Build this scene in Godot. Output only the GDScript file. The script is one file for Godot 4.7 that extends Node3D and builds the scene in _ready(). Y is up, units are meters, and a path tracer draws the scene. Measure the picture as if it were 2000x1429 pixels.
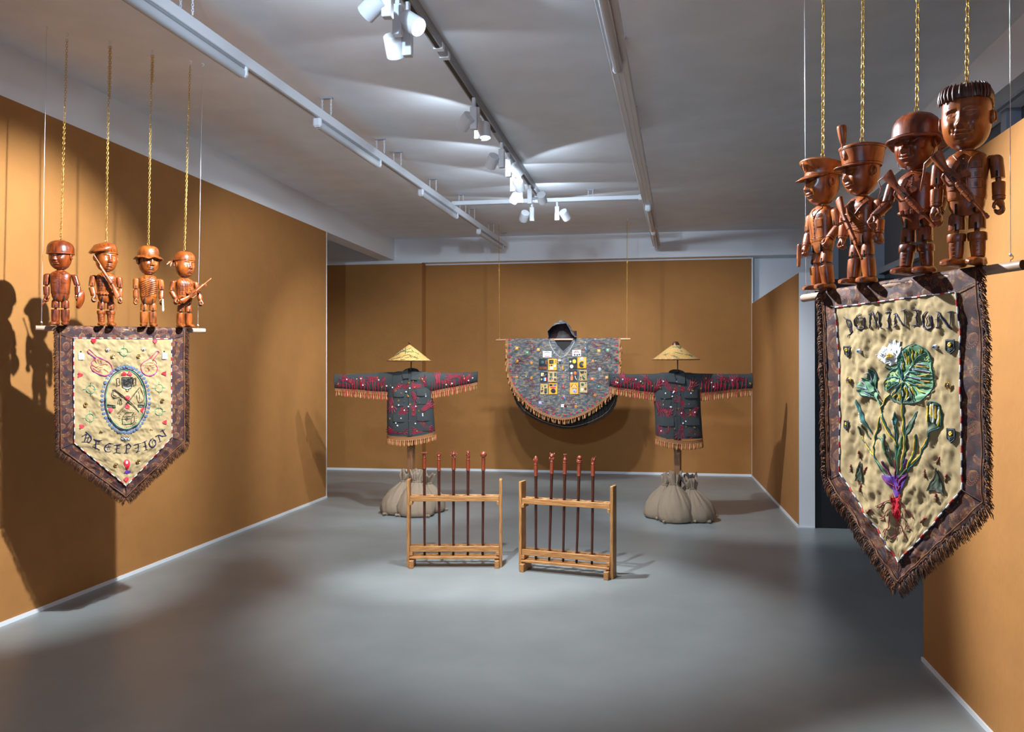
extends Node3D

# ------------------------------------------------------------------ mesh builder
class MB:
	var V := PackedVector3Array()
	var N := PackedVector3Array()
	var U := PackedVector2Array()
	var I := PackedInt32Array()
	var has_uv := false

	# adds one smooth or flat piece; tris are turned so that they face «out»:
	# hint null -> closed piece (outwards by its volume), Vector3 -> towards that direction
	func add(verts: PackedVector3Array, tris: PackedInt32Array, hint = null, smooth := true, uvs = null):
		var sum := 0.0
		if hint == null:
			var c := Vector3.ZERO
			for p in verts: c += p
			c /= maxf(verts.size(), 1)
			for k in range(0, tris.size(), 3):
				sum += (verts[tris[k]] - c).dot((verts[tris[k + 1]] - c).cross(verts[tris[k + 2]] - c))
		else:
			for k in range(0, tris.size(), 3):
				sum += (verts[tris[k + 1]] - verts[tris[k]]).cross(verts[tris[k + 2]] - verts[tris[k]]).dot(hint)
		var flip := sum > 0.0          # clockwise is the front in Godot
		var base := V.size()
		if smooth:
			var nn := PackedVector3Array()
			nn.resize(verts.size())
			for k in range(0, tris.size(), 3):
				var a := tris[k]
				var b := tris[k + 1]
				var c := tris[k + 2]
				if flip:
					var q := b
					b = c
					c = q
				var fn := (verts[c] - verts[a]).cross(verts[b] - verts[a])
				nn[a] += fn
				nn[b] += fn
				nn[c] += fn
				I.append(base + a)
				I.append(base + b)
				I.append(base + c)
			for k in verts.size():
				nn[k] = nn[k].normalized() if nn[k].length_squared() > 1e-30 else Vector3.UP
			V.append_array(verts)
			N.append_array(nn)
			if uvs != null:
				U.append_array(uvs)
				has_uv = true
			else:
				var z := PackedVector2Array()
				z.resize(verts.size())
				U.append_array(z)
		else:
			for k in range(0, tris.size(), 3):
				var a := tris[k]
				var b := tris[k + 1]
				var c := tris[k + 2]
				if flip:
					var q := b
					b = c
					c = q
				var fn := (verts[c] - verts[a]).cross(verts[b] - verts[a])
				fn = fn.normalized() if fn.length_squared() > 1e-30 else Vector3.UP
				for q in [a, b, c]:
					I.append(V.size())
					V.append(verts[q])
					N.append(fn)
					U.append(uvs[q] if uvs != null else Vector2.ZERO)
			if uvs != null: has_uv = true
		return self

	func poly(pts: Array, hint: Vector3):
		var t := PackedInt32Array()
		for k in range(1, pts.size() - 1): t.append_array([0, k, k + 1])
		add(PackedVector3Array(pts), t, hint, false)

	# chamfered box
	func box(at: Vector3, size: Vector3, bevel := 0.0, bs := Basis.IDENTITY):
		var h := size / 2.0
		var b := minf(bevel, minf(h.x, minf(h.y, h.z)) * 0.9)
		if b <= 0.0:
			for ax in 3:
				for s in [-1.0, 1.0]:
					var n := Vector3.ZERO
					n[ax] = s
					var u := Vector3.ZERO
					u[(ax + 1) % 3] = h[(ax + 1) % 3]
					var w := Vector3.ZERO
					w[(ax + 2) % 3] = h[(ax + 2) % 3]
					var c: Vector3 = n * h[ax]
					poly([at + bs * (c - u - w), at + bs * (c + u - w), at + bs * (c + u + w), at + bs * (c - u + w)], bs * n)
			return self
		for ax in 3:
			var i1 := (ax + 1) % 3
			var i2 := (ax + 2) % 3
			for s in [-1.0, 1.0]:
				var pts := []
				var n := Vector3.ZERO
				n[ax] = s
				for q in [[-1, -1], [1, -1], [1, 1], [-1, 1]]:
					var p := Vector3.ZERO
					p[ax] = s * h[ax]
					p[i1] = q[0] * (h[i1] - b)
					p[i2] = q[1] * (h[i2] - b)
					pts.append(at + bs * p)
				poly(pts, bs * n)
			for s1 in [-1.0, 1.0]:
				for s2 in [-1.0, 1.0]:
					var n := Vector3.ZERO
					n[i1] = s1
					n[i2] = s2
					var pts := []
					for q in [[-1, 0], [1, 0], [1, 1], [-1, 1]]:
						var p := Vector3.ZERO
						p[ax] = q[0] * (h[ax] - b)
						p[i1] = s1 * (h[i1] - (b if q[1] == 1 else 0.0))
						p[i2] = s2 * (h[i2] - (0.0 if q[1] == 1 else b))
						pts.append(at + bs * p)
					poly(pts, bs * n)
		for sx in [-1.0, 1.0]:
			for sy in [-1.0, 1.0]:
				for sz in [-1.0, 1.0]:
					var s := Vector3(sx, sy, sz)
					poly([at + bs * (s * (h - Vector3(0, b, b))), at + bs * (s * (h - Vector3(b, 0, b))), at + bs * (s * (h - Vector3(b, b, 0)))], bs * s)
		return self

	# rings of equal length joined to a skin; closed rings, both ends capped
	func loft(rings: Array, caps := true, hint = null, flatcaps := true):
		var n: int = rings[0].size()
		var v := PackedVector3Array()
		var t := PackedInt32Array()
		for r in rings: v.append_array(PackedVector3Array(r))
		for i in rings.size() - 1:
			for j in n:
				var a := i * n + j
				var b := i * n + (j + 1) % n
				t.append_array([a, b, b + n, a, b + n, a + n])
		if caps and not flatcaps:
			for e in [0, rings.size() - 1]:
				var c := Vector3.ZERO
				for p in rings[e]: c += p
				v.append(c / n)
				for j in n: 
					if e == 0: t.append_array([v.size() - 1, (j + 1) % n, j])
					else: t.append_array([v.size() - 1, e * n + j, e * n + (j + 1) % n])
			add(v, t, hint)
			return self
		if caps:
			# orientation from the closed volume
			var t2 := t.duplicate()
			var v2 := v.duplicate()
			for e in [0, rings.size() - 1]:
				var c := Vector3.ZERO
				for p in rings[e]: c += p
				v2.append(c / n)
				for j in n:
					if e == 0: t2.append_array([v2.size() - 1, (j + 1) % n, j])
					else: t2.append_array([v2.size() - 1, e * n + j, e * n + (j + 1) % n])
			var s := 0.0
			var m: Vector3 = v2[v2.size() - 1]
			for k in range(0, t2.size(), 3): s += (v2[t2[k]] - m).dot((v2[t2[k + 1]] - m).cross(v2[t2[k + 2]] - m))
			if s > 0.0:
				for k in range(0, t.size(), 3):
					var q := t[k + 1]
					t[k + 1] = t[k + 2]
					t[k + 2] = q
			raw(v, t)
			for e in [0, rings.size() - 1]:
				var o: Vector3 = v2[v2.size() - (2 if e == 0 else 1)]
				var o2: Vector3 = v2[v2.size() - (1 if e == 0 else 2)]
				var pts := PackedVector3Array(rings[e])
				pts.append(o)
				var tt := PackedInt32Array()
				for j in n: tt.append_array([n, j, (j + 1) % n])
				add(pts, tt, o - o2, true)
			return self
		add(v, t, hint)
		return self

	# smooth piece whose triangles already run clockwise
	func raw(verts: PackedVector3Array, tris: PackedInt32Array):
		var base := V.size()
		var nn := PackedVector3Array()
		nn.resize(verts.size())
		for k in range(0, tris.size(), 3):
			var fn := (verts[tris[k + 2]] - verts[tris[k]]).cross(verts[tris[k + 1]] - verts[tris[k]])
			for q in 3:
				nn[tris[k + q]] += fn
				I.append(base + tris[k + q])
		for k in verts.size(): nn[k] = nn[k].normalized() if nn[k].length_squared() > 1e-30 else Vector3.UP
		var z := PackedVector2Array()
		z.resize(verts.size())
		V.append_array(verts)
		N.append_array(nn)
		U.append_array(z)

	func ring(at: Vector3, rx: float, rz: float, n := 16, pw := 2.0, bs := Basis.IDENTITY) -> Array:
		var r := []
		for j in n:
			var a := TAU * j / n
			var c := cos(a)
			var s := sin(a)
			r.append(at + bs * Vector3(rx * signf(c) * pow(absf(c), 2.0 / pw), 0, rz * signf(s) * pow(absf(s), 2.0 / pw)))
		return r

	# profile of (radius, height) turned about y; sz squeezes z
	func lathe(prof: Array, at := Vector3.ZERO, seg := 20, bs := Basis.IDENTITY, sx := 1.0, sz := 1.0, pw := 2.0, caps := true):
		var rings := []
		for p in prof: rings.append(ring(at + bs * Vector3(0, p[1], 0), maxf(p[0], 1e-5) * sx, maxf(p[0], 1e-5) * sz, seg, pw, bs))
		return loft(rings, caps)

	# round bar along a path; rad a number or one per point
	func tube(path: Array, rad, seg := 8, closed := false, caps := true):
		var n := path.size()
		var rings := []
		var up := Vector3.ZERO
		for i in n:
			var d: Vector3
			if closed: d = path[(i + 1) % n] - path[(i + n - 1) % n]
			else: d = path[mini(i + 1, n - 1)] - path[maxi(i - 1, 0)]
			d = d.normalized()
			if up == Vector3.ZERO:
				up = d.cross(Vector3.UP if absf(d.y) < 0.9 else Vector3.RIGHT).normalized()
			up = (up - d * up.dot(d)).normalized()
			var sd := d.cross(up)
			var r: float = rad[i] if rad is Array else rad
			var ring_ := []
			for j in seg:
				var a := TAU * j / seg
				ring_.append(path[i] + (up * cos(a) + sd * sin(a)) * r)
			rings.append(ring_)
		if closed:
			var v := PackedVector3Array()
			var t := PackedInt32Array()
			for r in rings: v.append_array(PackedVector3Array(r))
			for i in n:
				for j in seg:
					var a := i * seg + j
					var b := i * seg + (j + 1) % seg
					var c := ((i + 1) % n) * seg + (j + 1) % seg
					var e := ((i + 1) % n) * seg + j
					t.append_array([a, b, c, a, c, e])
			add(v, t)
			return self
		return loft(rings, caps)

	func bar(a: Vector3, b: Vector3, r0: float, r1 := -1.0, seg := 10):
		return tube([a, b], [r0, r0 if r1 < 0.0 else r1], seg)

	func ball(at: Vector3, r: Vector3, seg := 12, rows := 8, bs := Basis.IDENTITY):
		var v := PackedVector3Array()
		var t := PackedInt32Array()
		for i in rows + 1:
			var p := PI * i / rows
			for j in seg:
				var a := TAU * j / seg
				v.append(at + bs * (Vector3(sin(p) * cos(a), cos(p), sin(p) * sin(a)) * r))
		for i in rows:
			for j in seg:
				var a := i * seg + j
				var b := i * seg + (j + 1) % seg
				t.append_array([a, b, b + seg, a, b + seg, a + seg])
		add(v, t)
		return self

	# rows x cols points as a sheet, with a back side and rim when thick > 0; uv 0..1 scaled by «us»
	func sheet(P: Array, hint: Vector3, thick := 0.0, us := Vector2.ONE, hole := PackedVector2Array()):
		var rn := P.size()
		var cn: int = P[0].size()
		var v := PackedVector3Array()
		var uv := PackedVector2Array()
		var t := PackedInt32Array()
		for i in rn:
			for j in cn:
				v.append(P[i][j])
				uv.append(Vector2(us.x * j / (cn - 1.0), us.y * i / (rn - 1.0)) if us.x > 0.0 else Vector2(P[i][j].x, -P[i][j].y) * -us.x)
		for i in rn - 1:
			for j in cn - 1:
				var a := i * cn + j
				if hole.size() > 2:
					var q: Vector3 = (v[a] + v[a + cn + 1]) / 2
					if Geometry2D.is_point_in_polygon(Vector2(q.x, q.y), hole): continue
				t.append_array([a, a + 1, a + cn + 1, a, a + cn + 1, a + cn])
		add(v, t, hint, true, uv)
		if thick > 0.0:
			var b := N.slice(N.size() - v.size())
			var w := PackedVector3Array()
			for k in v.size(): w.append(v[k] - b[k] * thick)
			add(w, t, -hint, true, uv)
			var edge := []
			for j in cn: edge.append(j)
			for i in range(1, rn): edge.append(i * cn + cn - 1)
			for j in range(cn - 2, -1, -1): edge.append((rn - 1) * cn + j)
			for i in range(rn - 2, 0, -1): edge.append(i * cn)
			var mid := Vector3.ZERO
			for k in edge: mid += v[k]
			mid /= edge.size()
			for q in edge.size():
				var k: int = edge[q]
				var k2: int = edge[(q + 1) % edge.size()]
				var eh := (v[k] + v[k2]) / 2 - mid
				if eh.length_squared() < 1e-16: eh = hint
				add(PackedVector3Array([v[k], v[k2], w[k2], w[k]]), PackedInt32Array([0, 1, 2, 0, 2, 3]), eh, false, PackedVector2Array([uv[k], uv[k2], uv[k2], uv[k]]))
		return self

	func mesh() -> ArrayMesh:
		var m := ArrayMesh.new()
		var a := []
		a.resize(Mesh.ARRAY_MAX)
		a[Mesh.ARRAY_VERTEX] = V
		a[Mesh.ARRAY_NORMAL] = N
		if has_uv: a[Mesh.ARRAY_TEX_UV] = U
		a[Mesh.ARRAY_INDEX] = I
		m.add_surface_from_arrays(Mesh.PRIMITIVE_TRIANGLES, a)
		return m

var M := {}
var count_of := {}
var rng := RandomNumberGenerator.new()

func numbered(n: String) -> String:
	var k: int = count_of.get(n, -1) + 1
	count_of[n] = k
	return n if k == 0 else "%s_%03d" % [n, k]

func tag(o: Node3D, label: String, category := "", group := "", kind := "") -> Node3D:
	if label: o.set_meta("label", label)
	if category: o.set_meta("category", category)
	if group: o.set_meta("group", group)
	if kind: o.set_meta("kind", kind)
	return o

func thing(called: String, label: String, category: String, at := Vector3.ZERO, bs := Basis.IDENTITY, group := "") -> Node3D:
	var o := Node3D.new()
	o.name = numbered(called)
	add_child(o)
	o.transform = Transform3D(bs, at)
	return tag(o, label, category, group)

func put(called: String, mb, mat, parent: Node3D = null, label := "") -> MeshInstance3D:
	var o := MeshInstance3D.new()
	o.mesh = mb if mb is Mesh else mb.mesh()
	o.material_override = mat
	if parent == null:
		o.name = numbered(called)
		add_child(o)
	else:
		o.name = called
		parent.add_child(o, true)
	if label: o.set_meta("label", label)
	return o

func struct(called: String, mb, mat, parent: Node3D = null) -> MeshInstance3D:
	var o := put(called, mb, mat, parent)
	if parent == null: o.set_meta("kind", "structure")
	return o

func span(x0: float, x1: float, y0: float, y1: float, v0: float, v1: float, bevel := 0.0) -> MB:
	return MB.new().box(Vector3((x0 + x1) / 2, (y0 + y1) / 2, -(v0 + v1) / 2), Vector3(absf(x1 - x0), absf(y1 - y0), absf(v1 - v0)), bevel)

func look(z: Vector3, up := Vector3.UP) -> Basis:       # +Z along z
	z = z.normalized()
	var x := up.cross(z)
	x = x.normalized() if x.length() > 1e-4 else Vector3.RIGHT
	return Basis(x, z.cross(x), z)

func along(y: Vector3) -> Basis:                         # +Y along y
	y = y.normalized()
	var x := y.cross(Vector3.BACK if absf(y.z) < 0.9 else Vector3.RIGHT).normalized()
	return Basis(x, y, x.cross(y))

# ------------------------------------------------------------------ materials
func noise(freq: float, oct := 3, seed_ := 1, type := FastNoiseLite.TYPE_SIMPLEX_SMOOTH) -> FastNoiseLite:
	var n := FastNoiseLite.new()
	n.noise_type = type
	n.frequency = freq
	n.fractal_octaves = oct
	n.seed = seed_
	return n

func ramp(stops: Array) -> Gradient:
	var g := Gradient.new()
	var off := PackedFloat32Array()
	var col := PackedColorArray()
	for s in stops:
		off.append(s[0])
		col.append(s[1])
	g.offsets = off
	g.colors = col
	return g

func ntex(n: FastNoiseLite, stops: Array, size := 256, normal := false, bump := 4.0) -> NoiseTexture2D:
	var t := NoiseTexture2D.new()
	t.width = size
	t.height = size
	t.seamless = true
	t.noise = n
	if normal:
		t.as_normal_map = true
		t.bump_strength = bump
	else:
		t.color_ramp = ramp(stops)
	return t

func rgb(r: float, g: float, b: float) -> Color: return Color(r / 255.0, g / 255.0, b / 255.0)

func plain(c: Color, rough := 0.6, metal := 0.0) -> StandardMaterial3D:
	var m := StandardMaterial3D.new()
	m.albedo_color = c
	m.roughness = rough
	m.metallic = metal
	return m

func patterned(tex: Texture2D, scale: Vector3, rough := 0.6, tint := Color.WHITE, world := true) -> StandardMaterial3D:
	var m := plain(tint, rough)
	m.albedo_texture = tex
	m.uv1_triplanar = true
	m.uv1_world_triplanar = world
	m.uv1_scale = scale
	return m

# strokes drawn into an image
func dab(im: Image, x: float, y: float, r: float, c: Color):
	var w := im.get_width()
	var h := im.get_height()
	for i in range(int(floor(x - r)), int(ceil(x + r)) + 1):
		for j in range(int(floor(y - r)), int(ceil(y + r)) + 1):
			if (i - x) * (i - x) + (j - y) * (j - y) <= r * r: im.set_pixel(posmod(i, w), posmod(j, h), c)

func stroke(im: Image, pts: Array, r: float, c: Color):
	for k in pts.size() - 1:
		var a: Vector2 = pts[k]
		var b: Vector2 = pts[k + 1]
		var n := int(ceil(a.distance_to(b) / maxf(r * 0.7, 0.6))) + 1
		for q in n + 1:
			var p := a.lerp(b, float(q) / n)
			dab(im, p.x, p.y, r, c)


func brocade() -> ImageTexture:
	# woven paisley: plum ground, rust and old-gold teardrops, leaf sprays and dotted scales
	var S := 640
	var im := Image.create(S, S, true, Image.FORMAT_RGB8)
	var r := RandomNumberGenerator.new()
	r.seed = 77
	var nz := noise(0.012, 3, 5)
	for y in S:
		for x in S:
			var k := nz.get_noise_2d(x, y)
			var c := rgb(46, 24, 34).lerp(rgb(74, 34, 26), clampf(0.5 + k * 1.6, 0, 1))
			if (x + y) % 4 < 2: c = c.darkened(0.18)
			im.set_pixel(x, y, c)
	var cols := [rgb(112, 56, 36), rgb(124, 86, 46), rgb(92, 72, 38), rgb(108, 44, 34), rgb(138, 98, 58), rgb(82, 44, 52)]
	for g in 63:
		var cx := (g % 7) * 91.4 + r.randf_range(-18, 18) + (46 if (g / 7) % 2 == 1 else 0)
		var cy := (g / 7) * 71.1 + r.randf_range(-14, 14)
		var ang := r.randf() * TAU
		var sc := r.randf_range(0.7, 1.1)
		var dirv := 1.0 if r.randf() < 0.5 else -1.0
		if g % 3 < 1:
			for lay in 4:                                    # paisley: nested teardrops
				var pts := []
				for q in 41:
					var t := q / 40.0 * TAU
					var rad := (48.0 - lay * 10.0) * sc * (0.62 + 0.38 * cos(t))
					var p := Vector2(rad * cos(t) * 1.15, rad * sin(t) * 0.95 + dirv * 0.011 * rad * rad * cos(t))
					pts.append(Vector2(cx, cy) + p.rotated(ang))
				stroke(im, pts, 1.7 if lay % 2 == 0 else 1.1, cols[(g + lay) % 6])
			for q in 30:
				var t2 := q / 30.0 * TAU
				var rad2 := 56.0 * sc * (0.62 + 0.38 * cos(t2))
				var p2 := Vector2(cx, cy) + Vector2(rad2 * cos(t2) * 1.15, rad2 * sin(t2) * 0.95 + dirv * 0.011 * rad2 * rad2 * cos(t2)).rotated(ang)
				dab(im, p2.x, p2.y, 2.6, cols[(g + 1) % 6])
			for q in 16:                                     # scales inside
				var p3 := Vector2(cx, cy) + Vector2(10 + (q % 4) * 7 - 12, (q / 4) * 7 - 10).rotated(ang)
				dab(im, p3.x, p3.y, 2.4, cols[(g + 4) % 6])
				dab(im, p3.x, p3.y, 1.2, rgb(58, 30, 34))
		else:                                                # leaf spray
			var stem := []
			for q in 22: stem.append(Vector2(cx, cy) + Vector2(q * 4.4 - 44, sin(q * 0.16) * 18 * dirv).rotated(ang))
			stroke(im, stem, 1.6, cols[(g + 1) % 6])
			for q in range(2, 22, 2):
				for s in [-1.0, 1.0]:
					var d: Vector2 = Vector2(0.55, s * 0.83).rotated(ang)
					var a: Vector2 = stem[q]
					for w in 7: dab(im, a.x + d.x * (4 + w * 2.6), a.y + d.y * (4 + w * 2.6), 3.9 * sin((w + 0.6) / 7.0 * PI) + 0.7, cols[(g + 1 + q) % 5])
					stroke(im, [a + d * 5, a + d * 20], 0.7, rgb(66, 34, 30))
	for g in 900:
		var p := Vector2(r.randf() * S, r.randf() * S)
		var c: Color = cols[r.randi() % 6]
		for q in 3: dab(im, p.x + q * 4, p.y + (q % 2) * 3, 1.5, c.darkened(0.25))
	im.generate_mipmaps()
	return ImageTexture.create_from_image(im)

func camo() -> ImageTexture:
	var S := 320
	var im := Image.create(S, S, true, Image.FORMAT_RGB8)
	var a := noise(0.045, 3, 11)
	var b := noise(0.05, 3, 12)
	var cols := [rgb(84, 90, 98), rgb(64, 70, 78), rgb(138, 118, 94), rgb(98, 98, 96)]
	for y in S:
		for x in S:
			var qx := int(x / 3) * 3
			var qy := int(y / 2) * 2
			var u := a.get_noise_2d(qx * 0.55, qy * 1.5) 
			var w := b.get_noise_2d(qx * 0.55, qy * 1.5)
			var c: Color = cols[0]
			if u > 0.20: c = cols[2]
			elif w > 0.16: c = cols[1]
			elif w < -0.22: c = cols[3]
			if (x * 7 + y * 13) % 5 == 0: c = c.darkened(0.08)
			im.set_pixel(x, y, c)
	im.generate_mipmaps()
	return ImageTexture.create_from_image(im)

func weave(c0: Color, c1: Color, S := 128, step := 4) -> ImageTexture:
	var im := Image.create(S, S, true, Image.FORMAT_RGB8)
	var r := RandomNumberGenerator.new()
	r.seed = 31
	for y in S:
		for x in S:
			var over := (int(x / step) + int(y / step)) % 2 == 0
			var k := 0.5 + 0.5 * (cos((y % step - step / 2.0) * 1.4) if over else cos((x % step - step / 2.0) * 1.4))
			im.set_pixel(x, y, c0.lerp(c1, clampf(k * 0.8 + r.randf() * 0.3, 0, 1)))
	im.generate_mipmaps()
	return ImageTexture.create_from_image(im)

func bamboo() -> ImageTexture:
	# plaited strips in a herringbone
	var S := 256
	var im := Image.create(S, S, true, Image.FORMAT_RGB8)
	var r := RandomNumberGenerator.new()
	r.seed = 8
	var tone := []
	for k in 64: tone.append(r.randf())
	for y in S:
		for x in S:
			var leg := int(x / 64) % 2
			var q := posmod(y + (x % 64 if leg == 0 else 63 - x % 64), S)
			var strip := int(q / 8)
			var c := rgb(214, 176, 108).lerp(rgb(168, 118, 56), tone[strip % 64] * 0.8)
			if q % 8 < 2: c = c.darkened(0.35)
			im.set_pixel(x, y, c)
	im.generate_mipmaps()
	return ImageTexture.create_from_image(im)

func make_materials():
	# painted plaster and board
	var roll := ntex(noise(0.08, 3, 3), [], 256, true, 1.2)
	var fine := ntex(noise(0.02, 4, 4), [[0.0, Color(0.955, 0.955, 0.955)], [1.0, Color.WHITE]])
	M.ochre = patterned(fine, Vector3(0.7, 0.7, 0.7), 0.82, rgb(168, 114, 57))
	M.ochre.normal_enabled = true
	M.ochre.normal_texture = roll
	M.ochre.normal_scale = 0.25
	M.white = patterned(fine, Vector3(0.5, 0.5, 0.5), 0.8, rgb(214, 216, 222))
	M.ceiling = patterned(fine, Vector3(0.4, 0.4, 0.4), 0.85, rgb(234, 236, 240))
	M.unseen_daylight = plain(rgb(235, 242, 255), 0.3)  # glowing panes of the unseen window behind the camera
	M.unseen_daylight.emission_enabled = true
	M.unseen_daylight.emission = Color(0.75, 0.86, 1.0)
	M.unseen_daylight.emission_energy_multiplier = 1.5
	M.skirting = plain(rgb(226, 228, 232), 0.5)
	M.slate = patterned(fine, Vector3.ONE, 0.6, rgb(84, 88, 96))
	M.mullion = plain(rgb(150, 156, 166), 0.5)
	M.black = plain(rgb(22, 23, 24), 0.7)
	# poured resin floor: grey, satin, faintly clouded
	M.floor = patterned(ntex(noise(0.012, 4, 9), [[0.0, Color(0.93, 0.94, 0.94)], [1.0, Color.WHITE]], 512), Vector3(0.35, 0.35, 0.35), 0.34, rgb(140, 146, 147))
	M.floor.normal_enabled = true
	M.floor.normal_texture = ntex(noise(0.02, 3, 10), [], 512, true, 1.0)
	M.floor.normal_scale = 0.12
	# lamps
	M.lampwhite = plain(rgb(222, 225, 230), 0.42)
	M.lampgrey = plain(rgb(150, 153, 158), 0.45)
	M.slot = plain(rgb(40, 36, 32), 0.5)
	M.tubecover = plain(rgb(196, 200, 206), 0.25)
	M.zinc = plain(rgb(190, 194, 200), 0.35, 0.85)
	M.lens = plain(rgb(255, 255, 255), 0.2)
	M.lens.emission_enabled = true
	M.lens.emission = Color(0.9, 0.95, 1.0)
	M.lens.emission_energy_multiplier = 6.0
	# metals
	M.brass = plain(rgb(212, 172, 92), 0.28, 1.0)
	M.steel = plain(rgb(200, 200, 205), 0.3, 1.0)
	M.wire = plain(rgb(205, 208, 214), 0.3, 0.6)
	M.copper = plain(rgb(206, 146, 112), 0.32, 0.55)
	# carved hardwood: stained, varnished, darker in streaks
	var grain := noise(0.011, 4, 21)
	M.carved = []
	for k in 3:
		var t := ntex(noise(0.012, 4, 20 + k), [[0.12, rgb(70, 29, 9)], [0.42, rgb(134, 66, 20)], [0.75, rgb(164, 88, 30)], [1.0, rgb(190, 114, 48)]], 256)
		var m := patterned(t, Vector3(9, 2.6, 9), 0.36, [Color(0.97, 0.93, 0.9), Color(0.84, 0.72, 0.68), Color(1, 1, 0.95)][k], false)
		m.clearcoat_enabled = true
		m.clearcoat = 0.5
		m.clearcoat_roughness = 0.22
		m.normal_enabled = true
		m.normal_texture = ntex(noise(0.03, 3, 40 + k), [], 256, true, 2.5)
		m.normal_scale = 0.35
		M.carved.append(m)
	M.carvedark = patterned(ntex(noise(0.012, 4, 27), [[0.15, rgb(52, 19, 10)], [1.0, rgb(112, 48, 22)]], 256), Vector3(9, 2.6, 9), 0.36, Color.WHITE, false)
	M.carvedark.clearcoat_enabled = true
	M.carvedark.clearcoat = 0.5
	M.groove = plain(rgb(58, 21, 9), 0.5)
	M.hollow = plain(rgb(24, 11, 6), 0.8)  # near-black for the shade in joint slots, also cane ferrules
	# canes: rosewood shaft, redder grip
	M.shaft = patterned(ntex(noise(0.02, 3, 50), [[0.0, rgb(56, 26, 17)], [1.0, rgb(92, 46, 30)]]), Vector3(12, 1.2, 12), 0.35, Color.WHITE, false)
	M.grip = patterned(ntex(noise(0.03, 3, 51), [[0.1, rgb(104, 36, 16)], [1.0, rgb(166, 72, 34)]]), Vector3(14, 6, 14), 0.3, Color.WHITE, false)
	M.grip.clearcoat_enabled = true
	M.grip.clearcoat = 0.6
	# pale joinery of the racks, stretched along each axis
	M.pine = []
	for sc in [Vector3(1.2, 14, 14), Vector3(14, 1.2, 14), Vector3(14, 14, 1.2)]:
		M.pine.append(patterned(ntex(noise(0.02, 4, 60), [[0.1, rgb(146, 94, 48)], [0.5, rgb(178, 124, 70)], [1.0, rgb(200, 150, 94)]]), sc, 0.5, Color.WHITE, false))
	M.post = patterned(ntex(noise(0.02, 4, 61), [[0.1, rgb(112, 74, 46)], [1.0, rgb(158, 112, 74)]]), Vector3(12, 1.0, 12), 0.6, Color.WHITE, false)
	M.dowel = patterned(ntex(noise(0.02, 4, 62), [[0.1, rgb(158, 126, 104)], [1.0, rgb(190, 160, 136)]]), Vector3(2, 16, 16), 0.5, Color.WHITE, false)
	M.endgrain = plain(rgb(54, 30, 20), 0.6)
	# cloth
	M.linen = patterned(weave(rgb(142, 122, 86), rgb(182, 158, 114)), Vector3(16, 16, 16), 0.9, Color.WHITE, false)
	M.brocade = plain(Color.WHITE, 0.72)
	M.brocade.albedo_texture = brocade()
	M.backing = plain(rgb(44, 28, 26), 0.9)
	M.camo = plain(Color.WHITE, 0.85)
	M.camo.albedo_texture = camo()
	M.blackcloth = plain(rgb(20, 16, 16), 0.75)
	M.lining = plain(rgb(40, 26, 30), 0.5)
	M.denim = patterned(weave(rgb(38, 42, 42), rgb(60, 64, 65)), Vector3(14, 14, 14), 0.9, Color.WHITE, false)
	M.burlap = patterned(weave(rgb(110, 94, 78), rgb(164, 144, 122), 128, 4), Vector3(9, 9, 9), 0.95, Color.WHITE, false)
	M.burlap.normal_enabled = true
	M.burlap.normal_texture = ntex(noise(0.05, 3, 70), [], 256, true, 6.0)
	M.burlap.normal_scale = 0.6
	M.bamboo = plain(Color.WHITE, 0.5)
	M.bamboo.albedo_texture = bamboo()
	M.fringe = plain(rgb(74, 38, 20), 0.7)
	M.fringe2 = plain(rgb(122, 72, 36), 0.65)
	M.fringe3 = plain(rgb(44, 22, 14), 0.75)
	M.goldbraid = plain(rgb(150, 98, 58), 0.6)
	M.tassel = plain(rgb(190, 134, 78), 0.55)
	M.tassel2 = plain(rgb(176, 92, 70), 0.6)
	M.tassel3 = plain(rgb(150, 106, 60), 0.6)
	var th := {"white": [236, 236, 238], "cream": [214, 204, 176], "red": [196, 28, 46], "crimson": [128, 22, 42], "rose": [158, 44, 68], "pink": [206, 58, 110], "purple": [92, 50, 142], "navy": [30, 34, 74], "indigo": [66, 60, 130],
		"teal": [26, 92, 92], "green": [70, 116, 80], "leaf": [110, 158, 116], "moss": [58, 78, 50], "olive": [50, 64, 46], "yellow": [232, 190, 44], "gold": [206, 144, 30], "black": [26, 26, 28], "grey": [92, 100, 112], "steelblue": [84, 104, 134], "sky": [74, 136, 190], "mint": [92, 150, 112], "amber": [230, 160, 24], "tan": [186, 160, 112], "orange": [214, 102, 40], "brown": [92, 56, 34], "maroon": [92, 22, 32], "silver": [176, 178, 184], "lav": [168, 160, 200]}
	for k in th: M[k] = plain(rgb(th[k][0], th[k][1], th[k][2]), 0.6)
	M.endgrain = M.endgrain
	M.pearl = plain(rgb(226, 230, 238), 0.15)
	M.goldbead = plain(rgb(214, 166, 72), 0.25, 0.8)
	M.steelbead = plain(rgb(150, 150, 150), 0.25, 0.9)


const CEIL := 3.63
const UNSEEN_WINDOW := 7.0

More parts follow.
